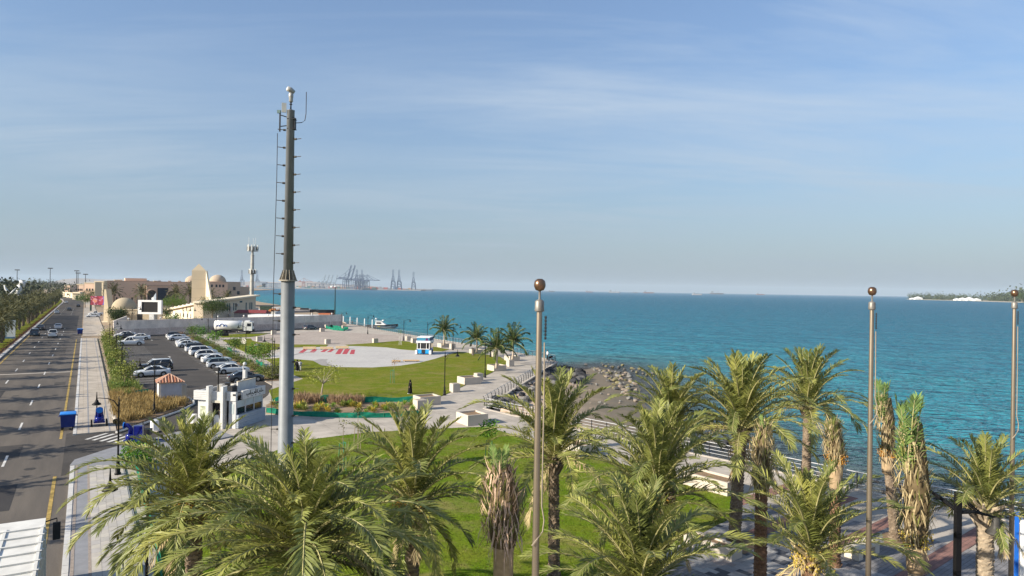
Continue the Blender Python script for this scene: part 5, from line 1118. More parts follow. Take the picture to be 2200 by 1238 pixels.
# hedge of red ground cover along the median kerb
rb = MB(); r = random.Random(9)
for k in range(900):
    u = 60 + 380 * (k / 900) ** 1.3; leaves(rb, r, UN(u, -12.95 + r.uniform(-.25, .25), .3), .35, .35, .16, 8, .17, 4)
rb.build('red_ground_cover', mat('dark red leaf', (.115, .035, .03), .8, var=.35, scale=3), kind='stuff', label='dark red ground cover edging the median kerb')
# low hazy hills behind the town
def hills():
    b = MB(); n = 60; pts = [(-5200 + 4300 * k / n, 7600) for k in range(n + 1)]; r = random.Random(3); hs = [max(6, 52 + 14 * math.sin(k * .21) + 8 * math.sin(k * .67) - (max(0, k - 46) * 4.2)) for k in range(n + 1)]
    vs = [(x, y, 0) for x, y in pts] + [(x, y + 300, h) for (x, y), h in zip(pts, hs)] + [(x, y + 1200, 0) for x, y in pts]; m = n + 1
    b.add(vs, [(i, i + 1, m + i + 1, m + i) for i in range(n)] + [(m + i, m + i + 1, 2 * m + i + 1, 2 * m + i) for i in range(n)]); b.build('hills', mat('bare hill', (.30, .25, .21), .95, var=.15, scale=.003), kind='structure')
hills()
# ---- container port across the bay
CRB = mat('crane haze blue grey', (.075, .10, .16), .6, var=.2, scale=.05); CRR = mat('crane red paint', (.30, .10, .08), .6, var=.2, scale=.05); CRG = mat('pale haze grey', (.22, .25, .28), .6, var=.2, scale=.05)  # blue-grey and pale tones carry part of the haze in their colour
def crane(px, d, up, label, m=CRB, s=1., flip=1, rz=0.):
    p = D(px, 620, d); t = thing('ship_to_shore_crane', label, 'crane', (p.x, p.y, 3.5), rz, 'port cranes across the bay', s); b = MB(); w = 2.4
    for x in (-9, 9):
        for y in (-14, 14): b.tube([(x, y, 0), (x * .85, y, 46)], w * .7, 5)
        b.tube([(x, -14, 14), (x, 14, 14)], w * .6, 5); b.tube([(x * .9, -14, 44), (x * .9, 14, 44)], w * .7, 5)
    for y in (-14, 14): b.tube([(-9, y, 14), (9, y, 14)], w * .5, 5); b.tube([(-8, y, 30), (8, y, 44)], w * .4, 5); b.tube([(-8, y, 44), (8, y, 44)], w * .6, 5)
    b.build('portal_frame', m, t); g = MB(); g.tube([(-5, 0, 46), (0, 0, 76), (5, 0, 46)], w * .6, 5); g.tube([(0, 0, 76), (-40, 0, 48)], w * .3, 4); g.build('apex_frame', m, t)
    k = MB(); k.box((-22 * flip, 0, 47), (44, 5, 3.4)); k.build('rear_girder', m, t); MB().box((-26 * flip, 0, 52), (14, 7, 6)).build('machine_house', m, t)
    bo = MB()
    if up: bo.tube([(8 * flip, 0, 47), (26 * flip, 0, 112)], w, 5); bo.tube([(13 * flip, 0, 47), (30 * flip, 0, 110)], w * .5, 5); bo.tube([(0, 0, 76), (22 * flip, 0, 98)], w * .35, 4)
    else: bo.box((36 * flip, 0, 47), (72, 5, 3.2)); bo.tube([(0, 0, 76), (32 * flip, 0, 48)], w * .35, 4); bo.tube([(0, 0, 76), (66 * flip, 0, 48)], w * .35, 4)
    bo.build('boom', m, t)
def upcrane(px, d, label, s=1.):
    p = D(px, 620, d); t = thing('ship_to_shore_crane', label, 'crane', (p.x, p.y, 3.5), 0, 'port cranes across the bay', s); b = MB(); w = 2.6
    for x in (-13, 13):
        b.tube([(x, 0, 0), (x * .72, 0, 46)], w * .8, 5); b.tube([(x, 20, 0), (x * .72, 20, 46)], w * .7, 5)
    b.tube([(-12, 0, 18), (12, 0, 18)], w * .7, 5); b.tube([(-11, 0, 30), (11, 0, 30)], w * .5, 5); b.tube([(-10, 0, 46), (10, 0, 46)], w * .8, 5); b.tube([(-12, 0, 18), (10, 0, 46)], w * .4, 4); b.tube([(12, 0, 18), (-10, 0, 46)], w * .4, 4); b.build('portal_frame', CRB, t)
    a = MB(); a.tube([(-9, 0, 46), (-4, 0, 78)], w * .6, 5); a.tube([(9, 0, 46), (4, 0, 78)], w * .6, 5); a.tube([(-4, 0, 78), (4, 0, 78)], w * .5, 5); a.build('apex_frame', CRB, t)
    k = MB(); k.tube([(-3.6, 0, 50), (-3.6, 0, 112)], w * .55, 5); k.tube([(3.6, 0, 50), (3.6, 0, 112)], w * .55, 5)
    for z in (60, 74, 88, 100, 112): k.tube([(-3.6, 0, z), (3.6, 0, z)], w * .45, 4)
    k.build('boom', CRB, t); MB().box((0, 8, 50), (12, 14, 7)).build('machine_house', CRG, t)
PD = 3900
for px in (519, 552): upcrane(px, PD * 1.25, 'hazy crane with raised boom near the telecom tower', 1.05)
for px in (766, 777): upcrane(px, PD * 1.05, 'raised-boom crane partly behind the big cranes of the middle quay', 1.02)
for px in (844, 857): upcrane(px, PD, 'raised-boom crane of the pair beyond the big cranes', 1.0)
upcrane(888, PD * 1.02, 'last raised-boom crane standing apart at the quay end', .92)
for px, f in ((764, 1), (772, 1), (780, 1), (788, 1)): crane(px, PD, False, 'big blue-grey crane with lowered boom over the middle quay', CRB, 1.08, f, R(-8))
for px in (742, 750): crane(px, PD * .98, True, 'blue-grey crane with steep raised boom at the left of the middle quay', CRB, 1.18, 1, R(-5))
for px in (692, 700, 708, 718): crane(px, PD * 1.5, True, 'pale distant crane with leaning boom behind the mast', CRG, 1.0, 1, R(10))
crane(652, PD * 1.3, False, 'reddish crane with lowered boom just behind the mast', CRR, .95, 1, R(5))
r = random.Random(77)
slab('port_quay', [D(430, 620, PD * 1.02), D(905, 620, PD * .99), D(915, 620, PD * 1.25), D(430, 620, PD * 1.35)], -4, 3.2, mat('quay grey', (.22, .22, .22), .9, var=.15, scale=.01), world=True)
slab('breakwater', [D(900, 620, PD), D(930, 620, PD), D(935, 620, PD * 1.03), D(900, 620, PD * 1.05)], -4, .6, mat('dark rock', (.12, .11, .10), .9), world=True)
CC = [mat('container %d' % k, c, .8) for k, c in enumerate([(.30, .09, .07), (.10, .15, .24), (.40, .38, .36), (.28, .18, .10), (.07, .14, .13), (.20, .20, .22)])]
cm = [MB().box((0, 0, 0), (1, 1, 1)).mesh('container_stack', m) for m in CC]
for k in range(110):
    px = r.uniform(505, 888); p = D(px, 620, PD * r.uniform(1.05, 1.2)); h = r.choice((2.6, 5.2, 7.8, 10.4, 13)) * r.uniform(.9, 1.3)
    t = thing('container_stack', 'stack of shipping containers on the hazy port quay', 'containers', (p.x, p.y, 3), r.uniform(-.1, .1), 'container stacks of the port'); ob('containers', cm[r.randrange(6)], t, (0, 0, h / 2), 0, (r.uniform(10, 34), 12, h))
def gantry(px, d):
    p = D(px, 620, d); t = thing('yard_gantry', 'straddling gantry frame among the port containers', 'crane', (p.x, p.y, 3.3), 0, 'yard gantries of the port'); b = MB()
    for x in (-13, 13): b.tube([(x, 0, 0), (x, 0, 26)], 1.3, 5)
    b.build('legs', CRB, t); MB().box((0, 0, 26), (30, 4, 3)).build('beam', CRB, t)
for px in (588, 600, 612, 622, 665, 672, 682, 690, 698, 712, 726, 735, 568, 575): gantry(px, PD * r.uniform(1.02, 1.1))
for px, w, h in ((590, 150, 26), (562, 70, 34), (715, 28, 17)):
    p = D(px, 620, PD * 1.18); t = thing('port_building', 'long hazy port warehouse' if w == 150 else ('tall hazy port block' if h == 34 else 'white port office block among the cranes'), 'building', (p.x, p.y, 3)); MB().box((0, 0, h / 2), (w, 40, h)).build('wall', CRG if w != 28 else WHT, t); MB().box((0, 0, h + 1), (w * .8, 30, 2)).build('roof', CRB, t)
# ---- ships on the horizon
for k, (px, py, L_, lab) in enumerate([(1185, 624, 60, 'dark ship left of the rest on the horizon'), (1266, 625.5, 70, 'small pale ship on the horizon'), (1320, 626.5, 110, 'white-topped ship, largest on the horizon'), (1365, 626, 45, 'tiny ship right of the largest one'), (1394, 626.5, 100, 'pale ship with long low hull on the horizon'), (1498, 629.5, 55, 'white boat closer than the horizon ships'), (1540, 628.5, 130, 'long tanker low on the horizon'), (1634, 629, 80, 'faint ship farthest along the horizon')]):
    d = 6500 if k != 5 else 3800; p = D(px, py, d); t = thing('ship', lab, 'ship', (p.x, p.y, -1.5), 0, 'ships on the horizon'); h = L_ * .07 + 3
    MB().prism([(-L_ / 2, -8), (L_ * .42, -8), (L_ / 2, 0), (L_ * .42, 8), (-L_ / 2, 8)], 0, h).build('hull', mat('hull %d' % (k % 3), [(.10, .10, .12), (.16, .08, .08), (.28, .28, .29)][k % 3], .6), t)
    MB().box((-L_ * .34, 0, h + L_ * .07), (L_ * .16, 12, L_ * .14)).build('bridge_house', CRG, t); MB().tube([(L_ * .1, 0, h), (L_ * .1, 0, h + L_ * .16)], 1.2, 5).build('ship_mast', CRG, t)  # superstructure greyed: fading by haze put into the colour
# ---- wooded headland on the right
HL = [D(1948, 641, 2700), D(1985, 644, 2500), D(2070, 646, 2350), D(2140, 649, 2050), D(2230, 652, 1850), D(2500, 660, 1800), D(2700, 640, 3200), D(2100, 640, 3300), D(1960, 640, 2900)]
slab('headland', HL, -5, -.3, ground_mat('headland sand', (.40, .35, .28), (.28, .26, .2), .01, .1, mixamt=.2), world=True)
hb = MB(); r = random.Random(5)
for k in range(210):
    f = r.random(); px = 1958 + 300 * f; d = 2560 - 560 * f + r.uniform(30, 330); p = D(px, 640, d); s = (r.uniform(9, 14) if f < .55 else r.uniform(11, 18)) * (1.4 if f > .72 else 1.)
    if 2052 < px < 2092 and d < 2420: continue
    leaves(hb, r, (p.x, p.y, s * .6), s * .8, s * .8, s * .55, 46, s * .42, 4)
hb.build('headland_trees', mat('headland leaf', (.055, .07, .03), .8, var=.3, scale=.05), kind='stuff', label='mass of trees on the far headland')
for k, (px, d, w, h, lab) in enumerate([(1972, 2540, 26, 9, 'white villa at the tip of the headland'), (1960, 2560, 14, 5, 'small white house at the headland point'), (2068, 2300, 24, 8, 'white tent-roofed pavilion on the headland shore'), (2082, 2290, 22, 10, 'tallest white pavilion on the headland shore'), (2098, 2270, 20, 7, 'low white pavilion beside the tallest one'), (2056, 2310, 16, 6, 'small white shed at the left of the pavilions')]):
    p = D(px, 640, d); t = thing('shore_building', lab, 'building', (p.x, p.y, -.3)); MB().box((0, 0, h * .3), (w, 16, h * .6)).build('wall', WHT, t)
    MB().add([(-w * .55, -9, h * .55), (w * .55, -9, h * .55), (w * .55, 9, h * .55), (-w * .55, 9, h * .55), (0, 0, h * 1.25)], [(0, 1, 4), (1, 2, 4), (2, 3, 4), (3, 0, 4)]).build('tent_roof', WHT, t)
p = D(2196, 640, 1900); tree((p.x, p.y, -.3), 24, 9, 'tall dark tree at the near end of the headland', LD, 1200, 2.2, 91, tr=.8)

# woods behind the far carriageway, one mass to the horizon
wb = MB(); r = random.Random(55)
for k in range(520):
    u = 480 + 2600 * r.random() ** 1.5; n = -34 - u * r.uniform(0, .15); p = UN(u, n + BEND(min(u, 760))); s = r.uniform(4.5, 7.5) * (1 + u / 4000)
    leaves(wb, r, (p.x, p.y, s * .75), s * .95, s * .95, s * .6, 40, s * .34, 4)
for k in range(200):
    u = 700 + 1800 * r.random(); n = -20 + u * r.uniform(-.02, .09); p = UN(u, n); s = r.uniform(4.5, 7.5)
    leaves(wb, r, (p.x, p.y, s * .75), s * .95, s * .95, s * .6, 40, s * .34, 4)
wb.build('far_wood', mat('far wood leaf', (.05, .058, .026), .8, var=.35, scale=.06), kind='stuff', label='hazy mass of trees behind the town road')
# ================================================================ vehicles
def proj(P):
    v = Vector(P) - Vector((0, 0, HC)); cp, sp = math.cos(PITCH), math.sin(PITCH); f = v.y * cp + v.z * sp; xr = v.x / f; zr = (-v.y * sp + v.z * cp) / f
    c, s = math.cos(ROLL), math.sin(ROLL); return 1100 + F * (xr * c + zr * s), 619 - F * (-xr * s + zr * c)
def u_at(px, n):
    lo, hi = 20., 620.
    for _ in range(40):
        m = (lo + hi) / 2
        if (proj(UN(m, n))[0] > px) == (n > 0): lo = m
        else: hi = m
    return lo
TYRE = mat('tyre rubber', (.02, .02, .021), .85, var=.2, scale=6); RIM = mat('alloy rim', (.42, .42, .43), .35, metal=.7); TLR = mat('tail light', (.28, .012, .015), .25, spec=.6); HLW = mat('head light', (.55, .56, .58), .12, spec=.7)
CGL = mat('car glass', (.016, .02, .026), .06, var=.1, spec=.7); PLATE = mat('number plate', (.6, .6, .58), .5); ARCH = mat('car black', (.015, .015, .016), .6)
def paint(nm, c): return mat('car paint ' + nm, c, .28, var=.04, scale=.3, spec=.5, coat=.6)
PAINT = {'white': paint('white', (.74, .74, .73)), 'silver': paint('silver', (.56, .58, .60)), 'black': paint('black', (.012, .012, .014)), 'grey': paint('grey', (.06, .065, .072)), 'blue': paint('blue', (.035, .075, .12)), 'pearl': paint('pearl', (.66, .67, .69)), 'teal': paint('teal', (.10, .15, .17))}
KIND = { # length, width, hood/belt/boot heights, roof: base rear/front, top rear/front, height
 'sedan': dict(L=4.65, W=1.80, hood=.92, belt=.98, boot=1.02, gb=(-1.75, 1.05), gt=(-.95, .20), H=1.46, clear=.20, wr=.325, wb=(-1.38, 1.42)),
 'suv': dict(L=4.75, W=1.90, hood=1.12, belt=1.15, boot=1.15, gb=(-2.30, 1.05), gt=(-2.02, .35), H=1.82, clear=.26, wr=.38, wb=(-1.40, 1.42)),
 'hatch': dict(L=4.40, W=1.80, hood=.98, belt=1.02, boot=1.02, gb=(-2.08, 1.05), gt=(-1.50, .28), H=1.58, clear=.22, wr=.34, wb=(-1.32, 1.35)),
 'pickup': dict(L=5.25, W=1.86, hood=1.12, belt=1.15, boot=1.10, gb=(-.55, 1.10), gt=(-.42, .45), H=1.80, clear=.30, wr=.39, wb=(-1.62, 1.60))}
CARM = {}
def car_meshes(kind, pm, roofm):
    key = (kind, pm.name, roofm.name)
    if key in CARM: return CARM[key]
    k = KIND[kind]; L, Wd = k['L'], k['W']; hw = Wd / 2; out = {}
    st = [(-.5, .80, .10, -.12), (-.485, .90, .02, -.03), (-.44, .96, 0, 0), (-.30, 1, 0, 0), (0, 1, 0, 0), (.28, 1, 0, 0), (.40, .97, 0, -.03), (.46, .92, 0, -.12), (.488, .84, .03, -.20), (.50, .74, .10, -.32)]
    b = MB(); n = 0; rings = []
    for f, w, zb, dz in st:
        x = f * L; top = k['boot'] if x < k['gb'][0] + .2 else (k['belt'] if x < k['gb'][1] - .3 else k['hood'] - .06 * max(0, (x - k['gb'][1]) / (L / 2 - k['gb'][1])))
        top += dz; z0 = k['clear'] + zb; h = hw * w; mid = (z0 + top) * .5
        half = [(h * .90, z0), (h * .985, z0 + .12), (h, mid), (h * .985, top - .14), (h * .90, top - .02), (h * .5, top + .025), (0, top + .035)]
        rings.append([(x, y, z) for y, z in half] + [(x, -y, z) for y, z in reversed(half[:-1])])
    m = len(rings[0]); b.add([p for r_ in rings for p in r_], [(i * m + j, (i + 1) * m + j, (i + 1) * m + (j + 1) % m, i * m + (j + 1) % m) for i in range(len(rings) - 1) for j in range(m)] + [tuple(range(m)), tuple((len(rings) - 1) * m + j for j in range(m - 1, -1, -1))])
    if kind == 'pickup':  # open load bed drawn into the body as raised walls
        for s in (-1, 1): b.box((-1.6, s * (hw - .09), 1.17), (1.95, .12, .14))
        b.box((-2.52, 0, 1.17), (.12, Wd - .3, .14))
    out['body'] = (b.mesh('body', pm, True), None)
    (xr, xf), (tr, tf), H, bz = k['gb'], k['gt'], k['H'], k['belt']; bw, tw = hw * .90, hw * .70
    P = {'brl': (xr, bw, bz), 'brr': (xr, -bw, bz), 'bfl': (xf, bw * .95, bz), 'bfr': (xf, -bw * .95, bz), 'trl': (tr, tw, H - .06), 'trr': (tr, -tw, H - .06), 'tfl': (tf, tw, H - .05), 'tfr': (tf, -tw, H - .05)}
    V = {a: Vector(c) for a, c in P.items()}
    roof = MB(); o = .03; ny = 4; g = []
    for i in range(5):
        fx = i / 4; x = tr - .06 + (tf - tr + .12) * fx
        for j in range(ny + 1): y = -tw - .02 + (2 * tw + .04) * j / ny; g.append((x, y, H - .05 + .05 * math.sin(math.pi * fx) ** .5 * 1 + .03 * math.sin(math.pi * j / ny)))
    roof.add(g, [(i * 5 + j, (i + 1) * 5 + j, (i + 1) * 5 + j + 1, i * 5 + j + 1) for i in range(4) for j in range(4)])
    def bar(a, c, w=.05): roof.tube([a, c], w, 5)
    for s in 'lr':
        bar(V['br' + s], V['tr' + s], .055); bar(V['bf' + s], V['tf' + s], .05); bar(V['tr' + s], V['tf' + s], .04)
        mb = V['br' + s].lerp(V['bf' + s], .52); mt = V['tr' + s].lerp(V['tf' + s], .52); bar(mb, mt, .035)
    bar(V['trl'], V['trr'], .04); bar(V['tfl'], V['tfr'], .035)
    out['roof'] = (roof.mesh('roof', roofm, True), None)
    def quad(a, b_, c, d, nm): out[nm] = (MB().add([V[a], V[b_], V[c], V[d]], [(0, 1, 2, 3)]).mesh(nm, CGL), None)
    quad('bfl', 'bfr', 'tfr', 'tfl', 'windscreen'); quad('brr', 'brl', 'trl', 'trr', 'rear_window'); quad('brl', 'bfl', 'tfl', 'trl', 'side_window'); quad('bfr', 'brr', 'trr', 'tfr', 'side_window_')
    wr = k['wr']; w = MB(); w.tube([(0, -.11, 0), (0, -.095, 0), (0, .095, 0), (0, .11, 0)], [wr * .86, wr, wr, wr * .86], 18); out['wheel'] = (w.mesh('wheel', TYRE), [(x, s * (hw - .085), wr) for x in k['wb'] for s in (-1, 1)])
    ri = MB(); ri.tube([(0, -.118, 0), (0, .118, 0)], wr * .64, 12); out['rim'] = (ri.mesh('rim', RIM), None)
    a = MB()
    for x in k['wb']:
        for s in (-1, 1): a.tube([(x, s * (hw - .12), wr + .03), (x, s * (hw + .012), wr + .03)], wr + .07, 16)  # dark discs stand in for the shade inside the wheel wells
    a.box((0, 0, k['clear'] + .02), (L * .9, Wd * .9, .10))
    out['wells'] = (a.mesh('wheel_well_shade', ARCH), None)
    tz = k['boot'] - .17; out['tail_light'] = (MB().box((0, 0, 0), (.10, .36, .15 if kind != 'pickup' else .3)).mesh('tail_light', TLR), [(-L * .486, s * hw * .70, tz) for s in (-1, 1)])
    out['head_light'] = (MB().box((0, 0, 0), (.16, .36, .14)).mesh('head_light', HLW), [(L * .468, s * hw * .68, k['hood'] - .26) for s in (-1, 1)])
    out['number_plate'] = (MB().box((-L / 2 - .005, 0, .62), (.03, .34, .16)).mesh('number_plate', PLATE), None)
    out['mirror'] = (MB().box((0, 0, 0), (.10, .2, .14)).mesh('mirror', pm), [(xf - .35, s * (hw + .06), bz + .06) for s in (-1, 1)])
    if kind == 'pickup': out['load_bed'] = (MB().box((-1.58, 0, 1.155), (1.75, Wd - .34, .05)).mesh('load_bed', ARCH), None)
    CARM[key] = out; return out
def car(p, rz, kind, col, label, roof=None, group=None):
    ms = car_meshes(kind, PAINT[col], PAINT[roof or col]); t = thing({'sedan': 'sedan', 'suv': 'suv', 'hatch': 'hatchback', 'pickup': 'pickup_truck'}[kind], label, 'car' if kind != 'pickup' else 'pickup', p, rz, group)
    for nm, (me, locs) in ms.items():
        if nm == 'rim': continue
        nm = nm.rstrip('_')
        for l in (locs or [None]):
            o = ob(nm if nm != 'wells' else 'wheel_well_shade', me, t, l)
            if nm == 'wheel': ob('rim', ms['rim'][0], o)
    return t
PK = 'cars parked nose-in beside the shrub bed'
for px, kind, col, roof, lab in [(497, 'sedan', 'white', None, 'white sedan parked beside the dark grey one, behind the kiosk'), (478, 'hatch', 'silver', 'teal', 'silver hatchback with a bluish dark roof beside white sedans'), (461, 'sedan', 'white', None, 'white sedan between the silver hatchback and a white crossover'),
    (446, 'hatch', 'white', None, 'white crossover parked beside the boxy white suv'), (436, 'suv', 'white', None, 'boxy white suv in the row facing the shrub bed'), (424, 'suv', 'pearl', 'black', 'pale suv with black roof next to the boxy white suv'), (407, 'sedan', 'white', None, 'white sedan with dark windows after the black-roofed suv'),
    (400, 'sedan', 'pearl', None, 'pearl sedan half hidden behind a white sedan'), (383, 'sedan', 'pearl', None, 'pearl white sedan beside the traffic island'), (376, 'hatch', 'white', 'black', 'white hatchback with dark roof behind the traffic island')]:
    car(UN(u_at(px, 18.5), 18.5 + rnd.uniform(-.3, .3), .015), AN + rnd.uniform(-.05, .05), kind, col, lab, roof, PK)
car(UN(97.6, 18.6, .015), AN + .05, 'sedan', 'grey', 'dark grey sedan parked right behind the white kiosk', None, PK)
PL = 'cars parked facing the road strip'
for px, kind, col, roof, lab in [(329, 'sedan', 'silver', None, 'silver sedan with its boot towards the lane, beside the tiled hut'), (281, 'pickup', 'white', None, 'white pickup with open bed parked facing the road'), (268, 'sedan', 'white', None, 'white sedan parked beside the white pickup'), (271, 'sedan', 'black', None, 'black sedan between two white sedans facing the road'), (264, 'suv', 'grey', None, 'grey suv tucked behind the black sedan'), (297, 'sedan', 'white', None, 'white sedan parked last by the boundary wall')]:
    n = 8.3 if px != 297 else 10.6
    car(UN(u_at(px, n), n + rnd.uniform(-.25, .25), .015), AN + math.pi + rnd.uniform(-.05, .05), kind, col, lab, roof, PL)
car(UN(u_at(333, 9.0) + 0, 9.0, .015), AN + math.pi, 'suv', 'black', 'black suv with pale roof parked behind the tiled hut', 'silver', PL)
RG = 'cars driving away on the road'
for px, n, kind, col, lab in [(75, -10.2, 'suv', 'blue', 'blue-grey suv driving by the median kerb'), (88, -10.1, 'sedan', 'grey', 'dark grey sedan ahead of the blue-grey suv'), (113.5, -6.4, 'pickup', 'white', 'white pickup driving in the middle lane'), (125, -6.3, 'sedan', 'pearl', 'cream white sedan ahead of the driving pickup'),
    (122, -10.0, 'sedan', 'silver', 'silver sedan alone further up the road by the median'), (149, -6.2, 'sedan', 'grey', 'dark sedan beyond the silver one up the road'), (142, -10.2, 'sedan', 'white', 'white sedan farthest up the road by the median'), (168.5, -3.0, 'sedan', 'black', 'dark sedan far up the road in the kerb lane')]:
    car(UN(u_at(px, n), n, .012), AU, kind, col, lab, None, RG)
for px, py, kind, col, rz, lab in [(200, 682, 'sedan', 'white', AN + math.pi, 'white sedan parked on the paved forecourt by the billboard'), (206, 678, 'pickup', 'white', AN + math.pi, 'white pickup behind the sedan on the paved forecourt'), (466, 714, 'suv', 'grey', AU, 'dark suv parked at the tail of the water tanker'), (507, 714, 'hatch', 'white', AU + .5, 'white hatchback standing in front of the water tanker'), (537, 714, 'sedan', 'grey', AU, 'dark sedan by the cab of the water tanker'),
    (667, 703.5, 'suv', 'black', AN + .5, 'long black suv parked by the far wall'), (666, 709, 'hatch', 'grey', AN + .5, 'dark grey hatchback in front of the long black suv')]:
    car(G(px, py, .015), rz, kind, col, lab)
# ---- water tanker
def tanker():
    a, b_ = G(466, 712), G(543, 708); d = (b_ - a); L = 10.5; t = thing('tanker_truck', 'white water tanker truck with three blue arches on its tank', 'truck', D(504, 708, 183) * Vector((1, 1, 0)), R(12))
    MB().box((-.2, 0, .95), (L, .9, .35)).build('chassis', DARK, t)
    tk = MB().tube([(-5.0, 0, 2.35), (-4.85, 0, 2.35), (1.9, 0, 2.35), (2.05, 0, 2.35)], [1.0, 1.25, 1.25, 1.0], 24).build('tank', WHT, t, smooth=True)
    BL = mat('logo blue', (.03, .10, .35), .5)
    for k, (x, r0) in enumerate(((-3.9, .42), (-3.0, .62), (-2.1, .42))): MB().tube([(x + math.cos(q * math.pi / 10) * r0 * .85, -1.285 + .10 * abs(math.sin(q * math.pi / 10)), 1.95 + math.sin(q * math.pi / 10) * r0 * 1.3) for q in range(11)], .12, 5).build('arch_logo', BL, tk)
    MB().box((-1.5, 0, 3.62), (5, .7, .1)).build('top_walkway', GALV, t)
    cb = MB().prism([(2.5, -1.2), (4.55, -1.2), (4.75, -.9), (4.75, .9), (4.55, 1.2), (2.5, 1.2)], .9, 3.3).build('cab', WHT, t)
    MB().box((4.72, 0, 2.55), (.12, 1.9, .9)).build('windscreen', CGL, cb); MB().box((3.8, -1.2, 2.5), (1.0, .06, .8)).build('side_window', CGL, cb); MB().box((3.3, 0, 3.45), (1.3, 2.0, .3)).build('roof_fairing', WHT, cb); MB().box((4.78, 0, 1.1), (.15, 2.2, .45)).build('bumper', DARK, cb)
    w = MB().tube([(0, -.16, 0), (0, .16, 0)], .52, 16).mesh('wheel', TYRE)
    for x in (-3.6, -2.4, 3.5):
        for s in (-1, 1): ob('wheel', w, t, (x, s * 1.05, .52))
    MB().box((.2, -1.0, 1.0), (1.6, .5, .6)).build('fuel_tank', DARK, t)
tanker()
# ---- garbage truck entering the frame
def garbage_truck():
    p = UN(32.0, -2.45, .012); t = thing('garbage_truck', 'white garbage truck with ribbed body seen from above on the near road', 'truck', p, AU)
    WH = mat('scuffed white body', (.66, .64, .59), .55, var=.12, scale=1.4)
    bd = MB().box((-1.6, 0, 1.95), (6.6, 2.42, 2.3)).build('body', WH, t)
    rib = MB()
    for k in range(7): MB().box((-4.6 + k * .98, 0, 3.13), (.10, 2.46, .07)).build('roof_rib', WH, bd)
    for y in (-1.12, .1, 1.12): MB().box((-1.6, y, 3.118), (6.5, .10, .05)).build('roof_rail', WH, bd)
    for s in (-1, 1):
        for k in range(6): MB().box((-4.3 + k * 1.05, s * 1.24, 1.95), (.12, .07, 2.2)).build('side_rib', WH, bd)
    h = MB(); h.add([(-4.9, -1.2, 3.1), (-4.9, 1.2, 3.1), (-5.7, 1.15, 2.6), (-5.7, -1.15, 2.6), (-5.9, -1.15, 1.1), (-5.9, 1.15, 1.1), (-4.9, -1.2, .8), (-4.9, 1.2, .8)], [(0, 3, 2, 1), (3, 4, 5, 2), (4, 6, 7, 5), (0, 6, 4, 3), (1, 2, 5, 7)]); h.build('hopper', WH, t)
    for y in (-.75, .75): MB().box((-5.86, y, 2.2), (.12, .4, .16)).build('tail_light', mat('orange light', (.6, .12, .02), .3), t)
    MB().tube([(-5.2, .9, 2.95), (-4.6, .95, 3.2), (-3.2, .9, 3.2), (-1.5, 1.0, 3.19)], .035, 5).build('hydraulic_hose', DARK, t); MB().box((-5.88, -.1, 1.9), (.1, .5, .5)).build('control_box', DARK, t)
    cb = MB().box((2.75, 0, 1.75), (1.9, 2.3, 2.1)).build('cab', WH, t); MB().box((3.68, 0, 2.1), (.08, 2.0, .9)).build('windscreen', CGL, cb)
    for s in (-1, 1):
        MB().box((2.9, s * 1.16, 2.1), (.9, .06, .7)).build('side_window', CGL, cb)
        m = MB(); m.tube([(3.3, s * 1.15, 2.75), (3.45, s * 1.55, 2.8), (3.45, s * 1.55, 2.6)], .03, 5); m.build('mirror_arm', DARK, cb); MB().box((3.45, s * 1.55, 2.25), (.10, .28, .75)).build('mirror', DARK, cb)
    w = MB().tube([(0, -.15, 0), (0, .15, 0)], .5, 16).mesh('wheel', TYRE)
    for x in (-3.2, -2.0, 2.6):
        for s in (-1, 1): ob('wheel', w, t, (x, s * 1.0, .5))
    MB().box((-1, 0, .72), (7.5, .9, .25)).build('chassis', DARK, t)
garbage_truck()
# ---- bins
def bin_(p, rz, label):
    t = thing('waste_container', label, 'bin', p, rz, 'blue waste containers'); B1 = mat('blue bin plastic', (.012, .028, .16), .45, var=.15, scale=2); B2 = mat('light blue lid', (.03, .20, .58), .4)
    b = MB(); b.box((0, 0, .78), (1.02, .86, 1.05), 0, 0, 1.14); b.box((0, 0, 1.30), (1.26, 1.06, .10)); b.build('tub', B1, t)
    l = MB(); l.add([(-.62, -.52, 1.36), (.62, -.52, 1.36), (.62, .52, 1.42), (-.62, .52, 1.42), (-.58, -.48, 1.43), (.58, -.48, 1.43), (.58, .50, 1.50), (-.58, .50, 1.50), (0, 0, 1.53)], [(0, 1, 5, 4), (1, 2, 6, 5), (2, 3, 7, 6), (3, 0, 4, 7), (4, 5, 8), (5, 6, 8), (6, 7, 8), (7, 4, 8)]); l.build('lid', B2, t)
    for x in (-.42, .42):
        for y in (-.32, .32): MB().tube([(x, y - .04, .11), (x, y + .04, .11)], .11, 10).build('wheel', TYRE, t)
    for s in (-1, 1): MB().tube([(s * .62, -.25, 1.2), (s * .70, -.25, 1.2), (s * .70, .25, 1.2), (s * .62, .25, 1.2)], .025, 5).build('handle', B1, t)
bin_(G(146, 922, .012), AU - R(90), 'blue waste container with light blue lid at the near pavement corner'); bin_(G(172, 719, .012), AU - R(88), 'blue waste container standing by the far driveway')
